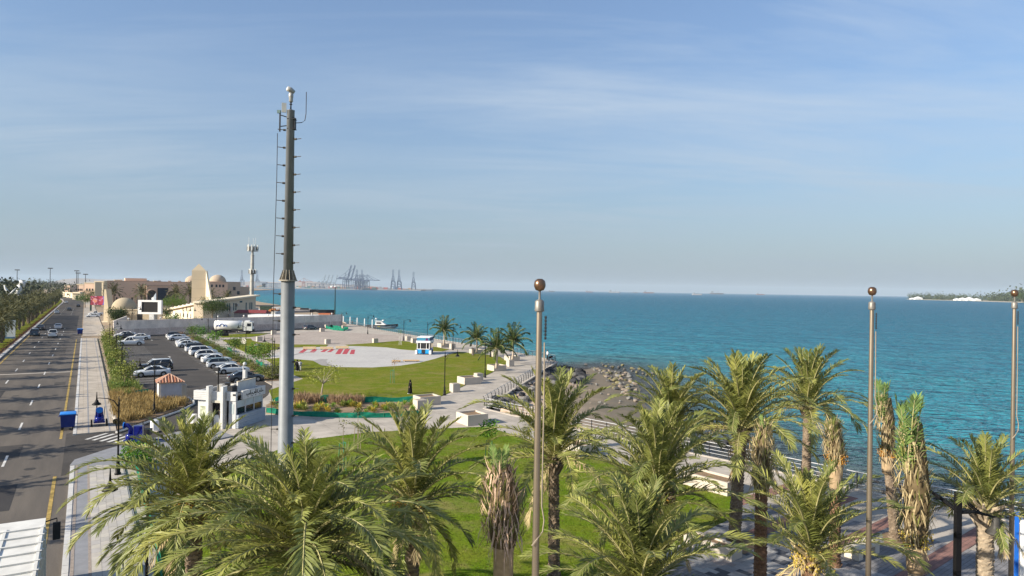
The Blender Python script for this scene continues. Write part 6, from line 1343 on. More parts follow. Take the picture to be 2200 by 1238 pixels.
# ---- blue pumps
BLUEM = mat('royal blue machine paint', (.006, .012, .17), .35, var=.15, scale=2, coat=.3)
def pump(p, rz, label, big):
    t = thing('pump_unit', label, 'machine', p, rz)
    b = MB(); b.box((0, 0, .38), (1.9 if big else 1.3, .9, .14)); b.box((.15, 0, .62), (.9, .72, .4)); b.build('frame', BLUEM, t)
    MB().box((.05, 0, 1.15), (.75, .62, .75), 0, 0, .9).build('engine_cover', BLUEM, t); e = MB(); e.lathe([(.30, 0), (.36, .1), (.36, .34), (.28, .42)], 14, (-.55, 0, .45)); e.build('pump_casing', BLUEM, t, smooth=True)
    MB().tube([(-.55, 0, .85), (-.55, 0, 1.35), (-.75, 0, 1.55), (-1.0, 0, 1.55)], [.17, .17, .18, .2], 10).build('outlet_pipe', BLUEM, t, smooth=True)
    MB().tube([(-1.0, 0, 1.55), (-1.06, 0, 1.55)], [.28, .28], 12).build('pipe_flange', mat('bright blue cap', (.02, .17, .55), .4), t)
    MB().tube([(.3, .2, 1.5), (.3, .2, 1.75), (.45, .2, 1.85)], .05, 6).build('exhaust', DARK, t); MB().tube([(-.2, -.35, .5), (-.2, -.42, 1.65), (.5, -.42, 1.65), (.5, -.35, .5)], .03, 5).build('lifting_bar', GALV, t)
    for x in (-.5, .55):
        for s in (-1, 1): MB().tube([(x, s * .52, .24), (x, s * .66, .24)], .24, 14).build('wheel', TYRE, t)
    if big: MB().tube([(.95, 0, .4), (2.0, 0, .32), (2.6, 0, .25)], .06, 6).build('tow_bar', BLUEM, t); MB().box((.75, 0, 1.0), (.5, .6, .5)).build('radiator', DARK, t)
pump(G(213, 914, .13), AU, 'compact royal blue pump on wheels on the pavement', False); o_ = pump(G(296, 955, .02), R(12), 'large royal blue pump trailer on the side street under the palm fronds', True)
for q, h, lab in (((332, 926), .95, 'white round-topped bollard by the large blue pump'), ((411, 909), .8, 'white square bollard near the kiosk entrance')):
    t = thing('bollard', lab, 'bollard', G(*q, .1)); (MB().lathe([(.34, 0), (.34, h - .1), (.30, h), (.1, h + .03)], 14) if q[0] < 400 else MB().box((0, 0, h / 2), (.7, .7, h))).build('shaft', WHT, t); MB().box((0, 0, .03), (.9, .9, .06)).build('foot', CONC, t)
t = thing('concrete_pipe', 'pale concrete pipe lying at the pavement edge by the golden grass', 'pipe', G(247, 905, .13), AU); MB().tube([(-1.1, 0, .18), (1.1, 0, .18)], .18, 12).build('pipe', CONC, t); MB().tube([(-1.12, 0, .18), (-1.0, 0, .18)], .22, 12).build('collar', DARK, t)
# ---- white double-deck bus kiosk
def bus():
    p = G(909, 762, .09); t = thing('bus_kiosk', 'blue and white double-deck bus kiosk standing on the round pad', 'kiosk', p, R(-3))
    BL = mat('kiosk blue', (.01, .10, .48), .35, coat=.3); LB_ = mat('kiosk light blue', (.03, .32, .68), .35); w, l = 2.5, 4.2
    MB().box((0, l / 2, .62), (w, l, .85)).build('lower_body', BL, t)
    for s in (-1, 1): MB().box((s * (w / 2 + .12), .25, .45), (.42, .8, .75)).build('mudguard', WHT, t)
    MB().box((-.55, -.03, .62), (1.0, .05, .8)).build('light_blue_panel', LB_, t); MB().box((.75, -.03, .62), (.8, .05, .8)).build('light_blue_panel', LB_, t); MB().box((0, -.05, 1.08), (w + .04, .1, .12)).build('waist_band', WHT, t)
    for x, y in ((-1.18, .1), (1.18, .1), (-1.18, l - .1), (1.18, l - .1), (-.55, .06), (.62, .06)): MB().box((x, y, 1.72), (.12, .12, 1.25)).build('pillar', WHT, t)
    MB().box((0, l / 2 + .2, 1.7), (w - .3, l - .6, 1.15)).build('cabin_interior', mat('dark interior', (.02, .02, .025), .7), t)
    MB().box((.05, -.06, 1.25), (.72, .06, 1.9)).build('service_door', DARK, t); MB().box((1.27, l / 2, 1.72), (.05, l - .5, 1.0)).build('side_glass', CGL, t)
    MB().box((0, l / 2, 2.48), (w + .28, l + .25, .42)).build('deck_band', WHT, t); MB().box((0, l / 2, 2.98), (w, l, .58)).build('upper_body', BL, t)
    up = MB().box((0, -.03, 2.98), (w - .1, .05, .54)).build('upper_picture', mat('upper print', (.25, .45, .55), .4, var=.6, scale=1.6, obj=True, c2=(.03, .3, .5)), t); MB().box((.7, -.07, 2.95), (.5, .04, .5), 0, 0, .6).build('purple_figure', mat('purple print', (.12, .02, .12), .5), up)
    MB().box((1.27, l / 2, 2.98), (.04, l - .3, .5)).build('side_print', mat('dark blue print', (.008, .03, .11), .4), t); MB().box((0, l / 2, 3.33), (w + .1, l + .1, .12)).build('roof', WHT, t)
    for y in (.8, l - .8):
        for s in (-1, 1): MB().tube([(s * 1.05, y, .34), (s * 1.3, y, .34)], .34, 14).build('wheel', TYRE, t)
bus()
YB = mat('cream barrier', (.62, .50, .30), .7, var=.08, scale=2)
for a, b_, lab in (((650, 751), (680, 751), 'cream barrier beam over the first pair of red stripes'), ((687, 751), (717, 751), 'cream barrier beam between the other two on the pad'), ((720, 749.5), (750, 749.5), 'cream barrier beam over the three long red stripes')):
    A, B = G(*a, .09), G(*b_, .09); t = thing('barrier_beam', lab, 'barrier', (A + B) / 2, math.atan2((B - A).y, (B - A).x)); L = (B - A).length - .2; MB().box((0, 0, .33), (L, .55, .45)).build('beam', YB, t)
    for s in (-1, 1): MB().box((s * L * .4, 0, .06), (.3, .5, .12)).build('foot', DARK, t)
for a, b_, lab in (((842, 778), (861, 778), 'short wooden board lying on the pad'), ((866, 777), (901, 777), 'long wooden board lying on the pad by the kiosk')):
    A, B = G(*a, .09), G(*b_, .09); t = thing('wooden_board', lab, 'board', (A + B) / 2, math.atan2((B - A).y, (B - A).x)); L = (B - A).length; m = mat('plywood', (.55, .36, .18), .8, var=.12, scale=2); MB().box((0, 0, .22), (L, .95, .12)).build('plank', m, t)
    for s in (-1, 1): MB().box((s * L * .35, 0, .08), (.12, .9, .16)).build('bearer', DARK, t)
# ---- gate kiosk
def kiosk():
    c = G(507, 921, .06); t = thing('kiosk', 'small white kiosk with dark sign lettering, roof units and a serving window side', 'kiosk', c, math.atan2(.98, .2))
    LX, LY, H = 4.3, 3.9, 3.3; WK = mat('kiosk white panel', (.56, .555, .54), .6, var=.12, scale=1.5); GR = mat('shade-grey siding', (.33, .37, .42), .6, var=.1, scale=1); FR = mat('window frame grey', (.5, .5, .5), .5); DKI = mat('dark shop interior', (.025, .024, .025), .6); BLD = mat('pale blind', (.42, .47, .47), .6)
    # shell
    MB().box((LX / 2, LY - .08, H / 2), (LX, .16, H)).build('back_wall', WK, t); MB().box((LX - .08, LY / 2, H / 2), (.16, LY - .33, H)).build('rear_wall', WK, t)
    MB().box((LX / 2, LY / 2, .06), (LX, LY, .12)).build('floor', CONC, t); MB().box((LX / 2, LY / 2, 2.95), (LX - .3, LY - .3, .12)).build('roof', mat('dusty roof', (.36, .33, .28), .9), t)
    # serving side (y = 0)
    sd_ = MB()
    for k in range(6): MB().box((LX / 2, -.12 - .012 * (k % 2), .12 + k * .2), (LX + .1, .26, .185)).build('siding_board', GR, t)  # boards toned blue-grey: shade of this side put into the colour
    MB().box((LX / 2, .07, .6), (LX, .12, 1.2)).build('counter_wall', WK, t)
    MB().box((LX / 2, .45, 1.8), (LX - .4, .05, 1.3)).build('shop_interior', DKI, t)
    for k in range(4): MB().box((.06 + k * (LX - .12) / 3, .07, 1.85), (.12, .14, 1.3)).build('mullion', FR, t)
    for k in range(3):
        x = .06 + (k + .5) * (LX - .12) / 3; o = MB().box((x, .09, 1.55), ((LX - .12) / 3 - .14, .04, .62)).build('window', CGL, t); MB().box((x, .06, 2.16), ((LX - .12) / 3 - .14, .05, .6)).build('blind', BLD, t); MB().box((x, .05, 1.86), ((LX - .12) / 3 - .12, .08, .05)).build('transom', FR, t)
    for k in range(9): MB().box((.4 + k * .43, .3, 1.42 + .08 * (k % 3)), (.14, .12, .35 + .1 * (k % 2))).build('goods', mat('goods %d' % (k % 3), [(.5, .5, .48), (.2, .1, .05), (.1, .15, .2)][k % 3], .6), t)
    fa = MB().box((LX / 2 + .5, -.03, 2.9), (LX - .6, .2, .8)).build('fascia', WK, t)
    # dark cursive lettering, a row of joined strokes
    r = random.Random(4); x = 1.3; INK = mat('sign ink', (.03, .028, .03), .5)
    for k in range(13):
        w = r.uniform(.16, .30); h = r.uniform(.1, .34); kind = k % 4; y = -.145; z = 2.84
        pts = {0: [(0, 0, 0), (w * .3, 0, .02), (w * .5, 0, h), (w * .6, 0, .02), (w, 0, 0)], 1: [(0, 0, 0), (w * .5, 0, -.06), (w, 0, .02)], 2: [(0, 0, .0), (w * .2, 0, .12), (w * .6, 0, .13), (w * .7, 0, .01), (w, 0, 0)], 3: [(0, 0, 0), (w * .4, 0, .0), (w * .45, 0, .36), (w * .5, 0, 0), (w, 0, -.02)]}[kind]
        MB().tube([(x + a, y, z + c) for a, b_, c in pts], .028, 4).build('sign_stroke', INK, fa)
        if k % 3 == 1: MB().box((x + w * .5, y, z - .17), (.06, .04, .06)).build('sign_dot', INK, fa)
        x += w * .93
    # entrance side (x = 0)
    MB().box((-.02, .35, 1.25), (.14, .7, 2.5)).build('corner_panel', WK, t); MB().box((-.10, .38, 1.75), (.03, .42, .9)).build('corner_window', BLD, t); MB().box((-.06, .42, 2.9), (.26, .94, .8)).build('corner_fascia', WK, t)
    for y in (1.1, 2.55): MB().box((-.28, y, 1.9), (.62, .26, 3.8)).build('tall_fin', WK, t)
    MB().box((-.05, 1.83, 2.75), (.2, 1.19, 1.0)).build('door_header', WK, t); MB().box((-.2, 1.83, 2.38), (.12, 1.0, .2)).build('small_sign', mat('sign grey', (.5, .47, .38), .6), t); MB().box((.35, 1.83, 1.15), (.1, 1.1, 2.1)).build('dark_doorway', DKI, t); MB().box((.12, 1.95, .62), (.3, .6, 1.0)).build('fridge', mat('fridge white', (.6, .6, .58), .4), t)
    MB().box((-.02, 3.25, 1.25), (.14, 1.15, 2.5)).build('left_panel', WK, t); MB().box((-.1, 3.3, 1.35), (.03, .6, 1.1)).build('poster', mat('poster print', (.4, .42, .3), .5, var=.7, scale=4, obj=True), t)
    for k in range(5): MB().box((-.16 - .01 * (k % 2), 3.35, 2.58 + k * .17), (.42, 1.5, .15)).build('ribbed_board', WK, t)
    # roof gear
    MB().box((LX * .62, .75, 3.55), (2.9, .14, .95)).build('roof_screen', WK, t); MB().box((LX * .62, .74, 4.045), (2.92, .2, .05)).build('roof_screen_cap', BEIGE, t)
    for k, (x, y, w) in enumerate(((.9, 1.0, .8), (1.5, 2.6, .7), (2.6, 2.7, .8), (.8, 1.75, .5), (3.4, 2.2, .6), (2.1, 1.6, .7))): MB().box((x, y, 3.35), (w, .45, .7), .2 * k).build('roof_unit', mat('dusty unit', (.42, .40, .36), .7) if k % 2 else DARK, t)
    p1 = MB(); p1.tube([(.7, 2.35, 3.0), (.7, 2.35, 5.4)], .06, 6); p1.build('camera_pole', BLK, t); MB().box((.55, 2.42, 5.2), (.4, .5, .35)).build('pole_box', DARK, t)
    MB().tube([(3.3, 1.5, 3.0), (3.3, 1.5, 5.3)], .07, 6).build('equipment_pole', mat('pole grey', (.5, .5, .5), .5), t); MB().box((3.3, 1.3, 4.5), (.34, .25, .8)).build('equipment_box', mat('pole grey', (.5, .5, .5), .5), t); MB().lathe([(.05, 0), (.16, .06), (.18, .18), (.11, .3), (.05, .33)], 12, (3.3, 1.35, 5.3)).build('dome_camera', mat('pole grey', (.5, .5, .5), .5), t); MB().lathe([(.25, 0), (.25, .25), (.18, .3)], 10, (3.3, 1.5, 3.6)).build('siren', WHT, t)
    MB().box((-.12, .1, 3.05), (.2, .25, .16)).build('floodlight', DARK, t)
kiosk()
# ---- tiled hut
def hut():
    p = UN(80.5, 8.0, .09); p = G(366, 864, .09); t = thing('tiled_hut', 'small cream hut with a shade-toned grey front and terracotta tiled roof in the golden grass', 'hut', p, AN); w, l, h = 2.3, 2.2, 2.15
    WL = mat('hut cream edge', (.6, .55, .48), .8); GRW = mat('hut shade grey', (.40, .40, .44), .7)
    MB().box((0, l / 2, h / 2), (w, l, h)).build('wall', WL, t); MB().box((.06, -.02, h / 2 - .05), (w - .26, .06, h - .16)).build('shade_panel', GRW, t); MB().box((w / 2 + .28, l * .5, .85), (.5, 1.0, 1.7)).build('side_cabinet', CONC, t); MB().box((w / 2 + .01, l * .5, 1.0), (.05, .9, 1.9)).build('door', DARK, t)  # front face shade put in as a grey panel over the cream wall
    TC = mat('terracotta', (.44, .205, .125), .85, var=.15, scale=4); TC2 = mat('pale terracotta', (.56, .36, .26), .85, var=.12, scale=4)
    e = .22; apx = (0, l / 2, h + .8); cs = [(-w / 2 - e, -e, h), (w / 2 + e, -e, h), (w / 2 + e, l + e, h), (-w / 2 - e, l + e, h)]
    rf = MB().add(cs + [apx], [(0, 1, 4), (1, 2, 4), (2, 3, 4), (3, 0, 4), (3, 2, 1, 0)]).build('roof', TC, t)
    def rib(a, b_, m): MB().tube([Vector(a) + Vector((0, 0, .03)), Vector(b_) + Vector((0, 0, .03))], .06, 5).build('roof_tile', m, rf)
    A = Vector(apx)
    for i in range(4):
        c0, c1 = Vector(cs[i]), Vector(cs[(i + 1) % 4]); rib(c0, A, TC2); md = (c0 + c1) / 2
        for k in range(1, 9):
            f = k / 9; s = c0.lerp(c1, f); g = 1 - abs(2 * f - 1); e2 = s.lerp(s + (A - md), g * .96); rib(s, e2, TC2 if k % 2 else TC)
hut()
# ---- patrol boat and pontoon
def boat():
    p = D(822, 697, 243); t = thing('patrol_boat', 'grey and white patrol boat moored at the pontoon', 'boat', (p.x, p.y, -1.5), R(-4)); b = MB(); L = 10.8; rings = []
    for f, w, zk, zd in ((-.5, 1.3, -.1, 1.0), (-.2, 1.5, -.2, 1.05), (.1, 1.5, -.2, 1.15), (.3, 1.15, -.05, 1.3), (.43, .6, .25, 1.45), (.5, .08, .7, 1.55)):
        x = f * L; rings.append([(x, w, zd), (x, w * .85, zd * .35), (x, 0, zk), (x, -w * .85, zd * .35), (x, -w, zd)])
    b.add([q for r_ in rings for q in r_], [(i * 5 + j, i * 5 + j + 1, (i + 1) * 5 + j + 1, (i + 1) * 5 + j) for i in range(5) for j in range(4)] + [(0, 5, 9, 4), (5, 10, 14, 9), (10, 15, 19, 14), (15, 20, 24, 19), (20, 25, 29, 24), (4, 3, 2, 1, 0)]); b.build('hull', mat('boat grey', (.20, .23, .26), .45), t)
    MB().tube([(r_[0][0], r_[0][1], r_[0][2]) for r_ in rings] + [(r_[4][0], r_[4][1], r_[4][2]) for r_ in reversed(rings)], .2, 6).build('fender_tube', DARK, t); MB().box((-1.0, -1.42, .75), (1.0, .1, .3)).build('yellow_mark', mat('yellow mark', (.5, .4, .03), .5), t)
    cb = MB().add([(-2.6, -1.0, 1.1), (1.6, -.9, 1.2), (-2.6, 1.0, 1.1), (1.6, .9, 1.2), (-2.2, -.9, 2.4), (-.2, -.8, 2.4), (-2.2, .9, 2.4), (-.2, .8, 2.4)], [(0, 1, 5, 4), (1, 3, 7, 5), (3, 2, 6, 7), (2, 0, 4, 6), (4, 5, 7, 6)]).build('cabin', WHT, t); MB().add([(-.12, -.82, 2.3), (1.2, -.92, 1.35), (1.2, .92, 1.35), (-.12, .82, 2.3)], [(0, 1, 2, 3)]).build('windscreen', CGL, cb); MB().box((-1.2, -.99, 1.95), (1.6, .06, .5), 0, 0).build('side_window', CGL, cb)
    MB().box((-1.2, 0, 2.62), (2.8, 2.0, .1)).build('hardtop', WHT, t); a = MB(); a.tube([(-2.2, -.9, 1.1), (-2.5, -.9, 3.3), (-2.5, .9, 3.3), (-2.2, .9, 1.1)], .06, 6); a.build('radar_arch', WHT, t); MB().lathe([(.35, 0), (.4, .12), (.3, .28)], 10, (-2.4, 0, 3.35)).build('radar_dome', WHT, t); MB().box((.2, 0, 2.9), (.5, 1.4, .3)).build('light_bar', WHT, t)
    MB().box((5.2, 0, 1.2), (.7, .8, .7)).build('bow_fender', DARK, t)
    t = thing('pontoon', 'dark floating pontoon with white mooring posts beside the patrol boat', 'pontoon', (0, 0, 0)); A, B = D(738, 690, 262), D(800, 697, 238); MB().wall(A, B, -1.5, -.9, 2.4).build('deck', mat('weathered deck', (.11, .095, .085), .85), t)
    for k in range(5): q = A.lerp(B, k / 4); MB().lathe([(.2, -3), (.2, 1.6), (.05, 1.9)], 10, (q.x, q.y, 0)).build('mooring_post', WHT, t)
    g = MB(); g.tube([A + Vector((-4, 6, 14 - A.z - 9)) if False else Vector((A.x - 6, A.y + 3, 1.6)), Vector((B.x - 12, B.y + 5, -.2))], .06, 5); g.build('gangway_rail', DARK, t); g = MB().wall(Vector((A.x - 6, A.y + 2, 0)), Vector((B.x - 14, B.y + 4, 0)), -.6, -.35, 1.2); g.build('gangway', mat('weathered deck', (.11, .095, .085), .85), t)
boat()
p = D(719, 700, 228); t = thing('tall_pole', 'very tall dark green pole at the end of the boundary wall', 'pole', (p.x, p.y, 0)); z = D(719, 617, 228).z; MB().lathe([(.3, 0), (.22, 1), (.14, z)], 8).build('shaft', mat('dark green pole', (.02, .04, .035), .5), t); MB().lathe([(.3, z), (.3, z + .3), (.1, z + .5)], 8).build('cap', WHT, t)
t = thing('round_sign', 'round white sign disc on the lamp post beside the small lawn', 'sign', G(526, 758, .1)); MB().tube([(-.25, -.1, 2.2), (-.25, -.16, 2.2)], .55, 16).build('disc', mat('sign cream', (.66, .62, .50), .6), t); MB().tube([(-.25, -.05, 2.2), (.2, 0, 2.2)], .04, 5).build('bracket', DARK, t)
# ================================================================ people
def skin(name, joints, edges, m, parent, root=0, sub=2):
    me = bpy.data.meshes.new(name); me.from_pydata([j[:3] for j in joints], edges, []); me.materials.append(m); o = ob(name, me, parent)
    md = o.modifiers.new('Skin', 'SKIN'); me.skin_vertices[0].data
    for i, j in enumerate(joints):
        sv = me.skin_vertices[0].data[i]; sv.radius = (j[3], j[4] if len(j) > 4 else j[3]); sv.use_root = i == root
    s = o.modifiers.new('Subdivision', 'SUBSURF'); s.levels = sub; s.render_levels = sub; md.use_smooth_shade = True
    return o
def loft(rings, n=16):
    b = MB(); vs = []
    for cx, cy, z, rx, ry in rings: vs += [(cx + rx * math.cos(6.2832 * k / n), cy + ry * math.sin(6.2832 * k / n), z) for k in range(n)]
    m = len(rings); return b.add(vs, [(i * n + k, i * n + (k + 1) % n, (i + 1) * n + (k + 1) % n, (i + 1) * n + k) for i in range(m - 1) for k in range(n)] + [tuple(range(n - 1, -1, -1)), tuple((m - 1) * n + k for k in range(n))])
def _unused():
    try: bpy.ops.mesh.primitive_cube_add
    except Exception: pass
SKN = mat('skin', (.36, .22, .15), .6, var=.05); BLKC = mat('black cloth', (.008, .008, .009), .9, var=.2, scale=3); WCL = mat('white cloth', (.66, .66, .67), .85, var=.06, scale=3); HAIR = mat('dark hair', (.012, .010, .009), .7)
def body(t, h=1.68, stride=.18, arm=.12, bend=.0):
    k = h / 1.7
    J = [(0, 0, .95, .15, .11), (0, 0, 1.15, .14, .10), (0, 0, 1.36, .17, .10), (0, 0, 1.47, .06), (0, 0, 1.53, .055), (.015, 0, 1.60, .085, .075), (.01, 0, 1.69, .075, .07),
         (0, .09, .90, .085), (stride * .6, .10, .50, .062), (stride, .10, .09, .04), (stride + .14, .10, .04, .035), (0, -.09, .90, .085), (-stride * .3, -.10, .50, .062), (-stride, -.10, .10, .04), (-stride + .13, -.10, .04, .035),
         (0, .20, 1.40, .055), (-.03, .25, 1.14, .045), (arm, .26, .92, .035), (arm + .05, .26, .84, .03), (arm + .08, .26, .77, .018), (arm + .09, .235, .80, .012), (0, -.20, 1.40, .055), (.02, -.25, 1.14, .045), (-arm, -.26, .92, .035), (-arm + .03, -.26, .84, .03), (-arm + .05, -.26, .77, .018), (-arm + .07, -.235, .80, .012)]
    E_ = [(0, 1), (1, 2), (2, 3), (3, 4), (4, 5), (5, 6), (0, 7), (7, 8), (8, 9), (9, 10), (0, 11), (11, 12), (12, 13), (13, 14), (2, 15), (15, 16), (16, 17), (17, 18), (18, 19), (18, 20), (2, 21), (21, 22), (22, 23), (23, 24), (24, 25), (24, 26)]
    J = [tuple(c * k for c in j) for j in J]
    o = skin('body', J, E_, SKN, t)
    f = MB(); f.box((.088 * k + .01, 0, 1.62 * k), (.04, .022, .03)); f.build('nose', SKN, o)
    for s in (-1, 1): MB().box((.085 * k + .005, s * .03, 1.645 * k), (.012, .018, .01)).build('eye', HAIR, o)
    MB().box((.088 * k, 0, 1.575 * k), (.012, .04, .01)).build('mouth', mat('lip', (.25, .10, .08), .6), o)
    return k
def dressed(p, rz, label, top, bottom, h=1.72, hair=True, shoes=DARK):
    t = thing('person', label, 'person', p, rz); k = body(t, h); s = .18
    loft([(0, 0, .86 * k, .155, .19), (0, 0, 1.05 * k, .15, .185), (0, 0, 1.25 * k, .15, .19), (0, 0, 1.40 * k, .13, .205), (0, 0, 1.47 * k, .07, .09)]).build('shirt', top, t, smooth=True)
    for q, (x0, x1) in ((.2, (-.03, .12)), (-.2, (.02, -.12))): MB().tube([(0, q, 1.42 * k), (x0, q * 1.25, 1.14 * k), (x1 * .7, q * 1.3, .98 * k)], [.075, .062, .05], 8).build('sleeve', top, t, smooth=True)
    for q, a, b_ in ((.09, s * .6, s), (-.09, -s * .3, -s)): MB().tube([(0, q, .97 * k), (a * .6, q, .7 * k), (a, q * 1.1, .5 * k), (b_, q * 1.1, .1 * k)], [.115, .095, .078, .062], 8).build('trouser_leg', bottom, t, smooth=True); MB().box((b_ + .07, q * 1.1, .035), (.26, .09, .08)).build('shoe', shoes, t)
    if hair: loft([(.0, 0, 1.62 * k, .09, .085), (-.01, 0, 1.68 * k, .098, .09), (-.005, 0, 1.74 * k, .075, .07), (0, 0, 1.765 * k, .03, .03)], 12).build('hair', HAIR, t, smooth=True)
    return t
def veiled(p, rz, label, h=1.64):
    t = thing('person', label, 'person', p, rz); k = body(t, h, .14)
    loft([(.0, 0, .10, .30, .26), (.0, 0, .25, .27, .25), (0, 0, .6, .235, .23), (0, 0, .95, .21, .225), (-.01, 0, 1.2 * k, .20, .24), (-.01, 0, 1.36 * k, .17, .23), (-.01, 0, 1.46 * k, .12, .14)], 18).build('abaya', BLKC, t, smooth=True)
    loft([(-.02, 0, 1.28 * k, .19, .22), (-.02, 0, 1.42 * k, .14, .16), (-.015, 0, 1.52 * k, .115, .11), (-.012, 0, 1.62 * k, .125, .115), (-.015, 0, 1.71 * k, .11, .10), (-.02, 0, 1.765 * k, .05, .05)], 16).build('veil', BLKC, t, smooth=True)
    for s in (-1, 1): MB().tube([(0, s * .21, 1.40 * k), (-.02, s * .27, 1.12 * k), (.10, s * .27, .93 * k)], [.085, .085, .10], 8).build('wide_sleeve', BLKC, t, smooth=True); MB().box((.16 * s + .05, s * .1, .045), (.27, .1, .09)).build('shoe', WHT, t)
    return t
veiled(G(881, 846, .1), R(200), 'person in a long black robe walking on the main lawn')
veiled(G(638.5, 797, .1), R(-60), 'person in black robe standing beside the steel mast')
dressed(G(644.5, 797, .1), R(110), 'person in pale patterned top standing by the one in black', mat('patterned cloth', (.45, .45, .46), .85, var=.6, scale=9), mat('patterned cloth', (.45, .45, .46), .85), 1.6)
dressed(G(1176, 773, .08), R(200), 'person in white shirt and dark trousers walking at the promenade corner', WCL, BLKC, 1.76)
t = thing('stroller', 'small black stroller at the promenade corner railing', 'stroller', G(1183, 775, .08), R(200)); MB().box((0, 0, .6), (.7, .5, .4), 0, .3).build('seat', BLKC, t); MB().tube([(-.3, 0, .5), (-.6, 0, 1.0)], .03, 5).build('handle', DARK, t)
for x in (-.3, .35):
    for s in (-1, 1): MB().tube([(x, s * .2, .15), (x, s * .26, .15)], .15, 10).build('wheel', TYRE, t)
kq = G(507, 921, .06) + Vector((.2, .98, 0)) * .12 + Vector((-.98, .2, 0)) * 1.55
dressed(kq + Vector((0, -.1, .12)), R(-90), 'person in dark clothes and orange cap at the kiosk doorway', BLKC, BLKC, 1.7, hair=False)
pk = [o for o in bpy.data.objects if o.get('label', '').startswith('person in dark clothes')][0]; loft([(.02, 0, 1.63, .11, .10), (0, 0, 1.70, .11, .10), (0, 0, 1.76, .06, .06)], 12).build('cap', mat('orange cap', (.55, .12, .03), .8), pk)
dressed(D(757, 692, 250) * Vector((1, 1, 0)) + Vector((0, 0, -.9)), R(30), 'person in dark clothes on the pontoon gangway', BLKC, BLKC, 1.7)
# ================================================================ rocks
def rock(seed):
    r = random.Random(seed); bm = bmesh.new(); bmesh.ops.create_icosphere(bm, subdivisions=2, radius=1)
    ax = [(Vector((r.gauss(0, 1), r.gauss(0, 1), r.gauss(0, 1))).normalized(), r.uniform(.55, .9)) for _ in range(9)]
    for v in bm.verts:
        for a, d in ax:
            e = v.co.dot(a) - d
            if e > 0: v.co -= a * e
        v.co.z *= .8
    me = bpy.data.meshes.new('rock'); bm.to_mesh(me); bm.free(); return me
RK = [rock(k) for k in range(6)]
RKM = {}
def rocks(pts, s0, s1, ms, label, group, sink=.25):
    for k, q in enumerate(pts):
        key = (k % 6, ms[k % len(ms)].name)
        if key not in RKM: me = RK[key[0]].copy(); me.materials.append(ms[k % len(ms)]); RKM[key] = me
        s = rnd.uniform(s0, s1); ob('boulder' if s1 > .6 else 'stone', RKM[key], None, (q[0], q[1], bed_h(q[0], q[1]) + s * (.5 - sink) + .0), rnd.uniform(0, 6), (s, s * rnd.uniform(.7, 1), s * rnd.uniform(.6, .95)), label, 'rock', group)
RD1 = mat('black basalt', (.035, .035, .038), .8, var=.4, scale=1.5, bump=.03, bscale=6); RD2 = mat('dark grey stone', (.10, .095, .09), .85, var=.35, scale=1.5, bump=.03, bscale=6); RP1 = mat('tan beach stone', (.23, .185, .145), .85, var=.3, scale=1.5, bump=.03, bscale=6); RP2 = mat('mossy stone', (.17, .15, .08), .85, var=.35, scale=1.5, bump=.03, bscale=6); RP3 = mat('grey beach stone', (.19, .18, .165), .85, var=.3, scale=1.5, bump=.03, bscale=6)
Zs = lambda pts: [G(x, y, -1.2) for x, y in pts]
rocks(scatter(Zs([(1197, 786), (1235, 790), (1256, 806), (1250, 836), (1195, 838), (1170, 815)]), 70, 31, True), .55, 1.05, [RD1, RD1, RD2], 'black boulder in the heap at the promenade corner', 'black boulders at the cove')
rocks(scatter(Zs([(1168, 820), (1195, 845), (1130, 890), (1060, 895), (1055, 880)]), 70, 32, True), .45, .85, [RD1, RD2, RP3], 'dark boulder along the foot of the cove wall', 'boulders along the cove wall')
rocks(scatter(Zs([(1270, 792), (1350, 800), (1372, 830), (1378, 868), (1340, 850), (1290, 815)]), 95, 33, True), .25, .6, [RP1, RP3, RP2, RD2], 'weathered stone scattered at the water edge of the beach', 'stones on the beach')
rocks(scatter(Zs([(1230, 800), (1330, 800), (1370, 880), (1420, 905), (1300, 900), (1200, 880)]), 45, 34, True), .12, .3, [RP3, RP1], 'small stone lying on the sandy beach', 'small stones on the sand')
rocks(scatter([G(x, y, -1.5) for x, y in [(1215, 768), (1330, 782), (1420, 800), (1400, 812), (1300, 790), (1215, 780)]], 26, 35, True), .25, .55, [RD2, RP2], 'wet stone breaking the shallow water off the beach', 'stones in the shallows', sink=-.35)
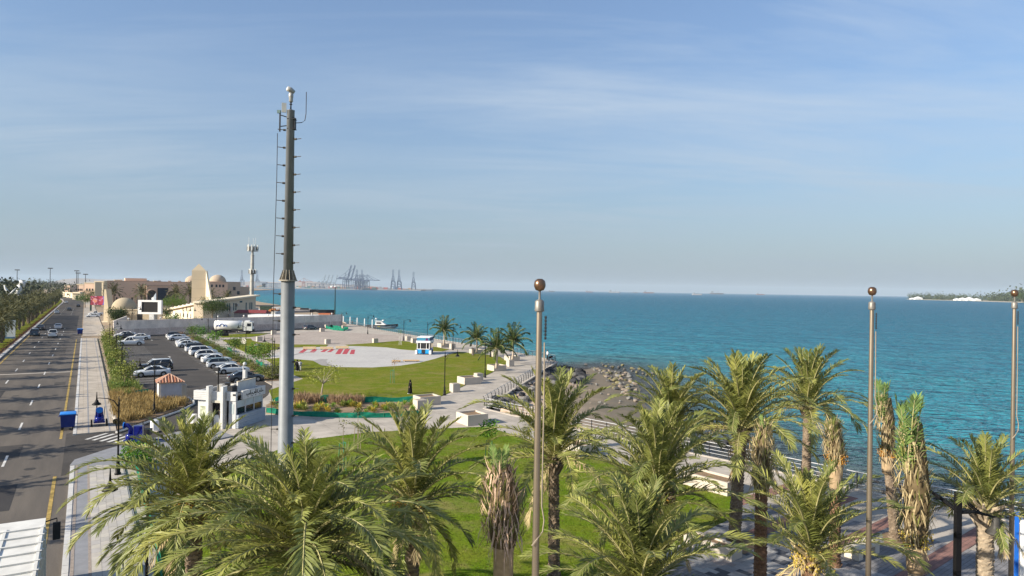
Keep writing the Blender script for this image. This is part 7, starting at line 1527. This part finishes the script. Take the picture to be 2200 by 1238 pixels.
rocks(scatter([G(x, y, -1.5) for x, y in [(1500, 950), (1680, 1000), (1900, 1060), (2200, 1120), (2200, 1085), (1900, 1035), (1680, 985), (1520, 940)]], 50, 36, True), .2, .45, [RD1, RD2], 'dark stone in the shallow water below the plaza railing', 'stones below the plaza railing', sink=-.1)
p = G(1222, 842, -.9); ob('boulder', RK[2].copy(), None, (p.x, p.y, -1.0), .4, (2.6, 1.5, .8), 'large flat pale rock slab beside the black boulders', 'rock').data.materials.append(RP1)
for q, s, lab in (((552, 743.5), .55, 'pale stone lying on the small lawn, left of two'), ((559, 744), .45, 'dark stone touching the pale one on the small lawn'), ((557, 760), .5, 'cream stone at the edge of the small lawn by the path')):
    me = RK[1].copy(); me.materials.append(RP3 if 'dark' not in lab else RD2); g = G(*q, .1); ob('stone', me, None, (g.x, g.y, .25), 0, s, lab, 'rock')
t = thing('lawn_box', 'low dark box on the far strip of lawn by the tanker', 'box', G(479, 722, .1), AN); MB().box((0, 0, .35), (2.6, .9, .6)).build('case', DARK, t); MB().box((0, 0, .67), (2.7, 1.0, .06)).build('cover', BLK, t)
# fallen dry frond and grass patch on the plaza
slab('planting_bed', [G(1895, 1150), G(1940, 1140), G(1965, 1158), G(1935, 1178), G(1900, 1172)], -.1, .11, SOIL, world=True)
slab('planting_bed', [G(1560, 1160), G(1600, 1150), G(1640, 1172), G(1600, 1195), G(1560, 1185)], -.1, .11, SOIL, world=True)
# ================================================================ air
def haze():
    m = bpy.data.materials.new('haze air'); m.use_nodes = True; nt = m.node_tree; N = nt.nodes; N.remove(N['Principled BSDF'])
    v = N.new('ShaderNodeVolumePrincipled'); v.inputs['Color'].default_value = (.74, .88, 1.0, 1); v.inputs['Density'].default_value = HAZE_D; v.inputs['Anisotropy'].default_value = .0
    nt.links.new(v.outputs[0], N['Material Output'].inputs['Volume'])
    b = MB(); b.prism([(-14500, -600), (14500, -600), (14500, 15500), (-14500, 15500)], -7.5, 165); o = b.build('haze', m, kind='stuff', label='thin pale sea haze filling the air')
HAZE_D = 5e-5
haze()
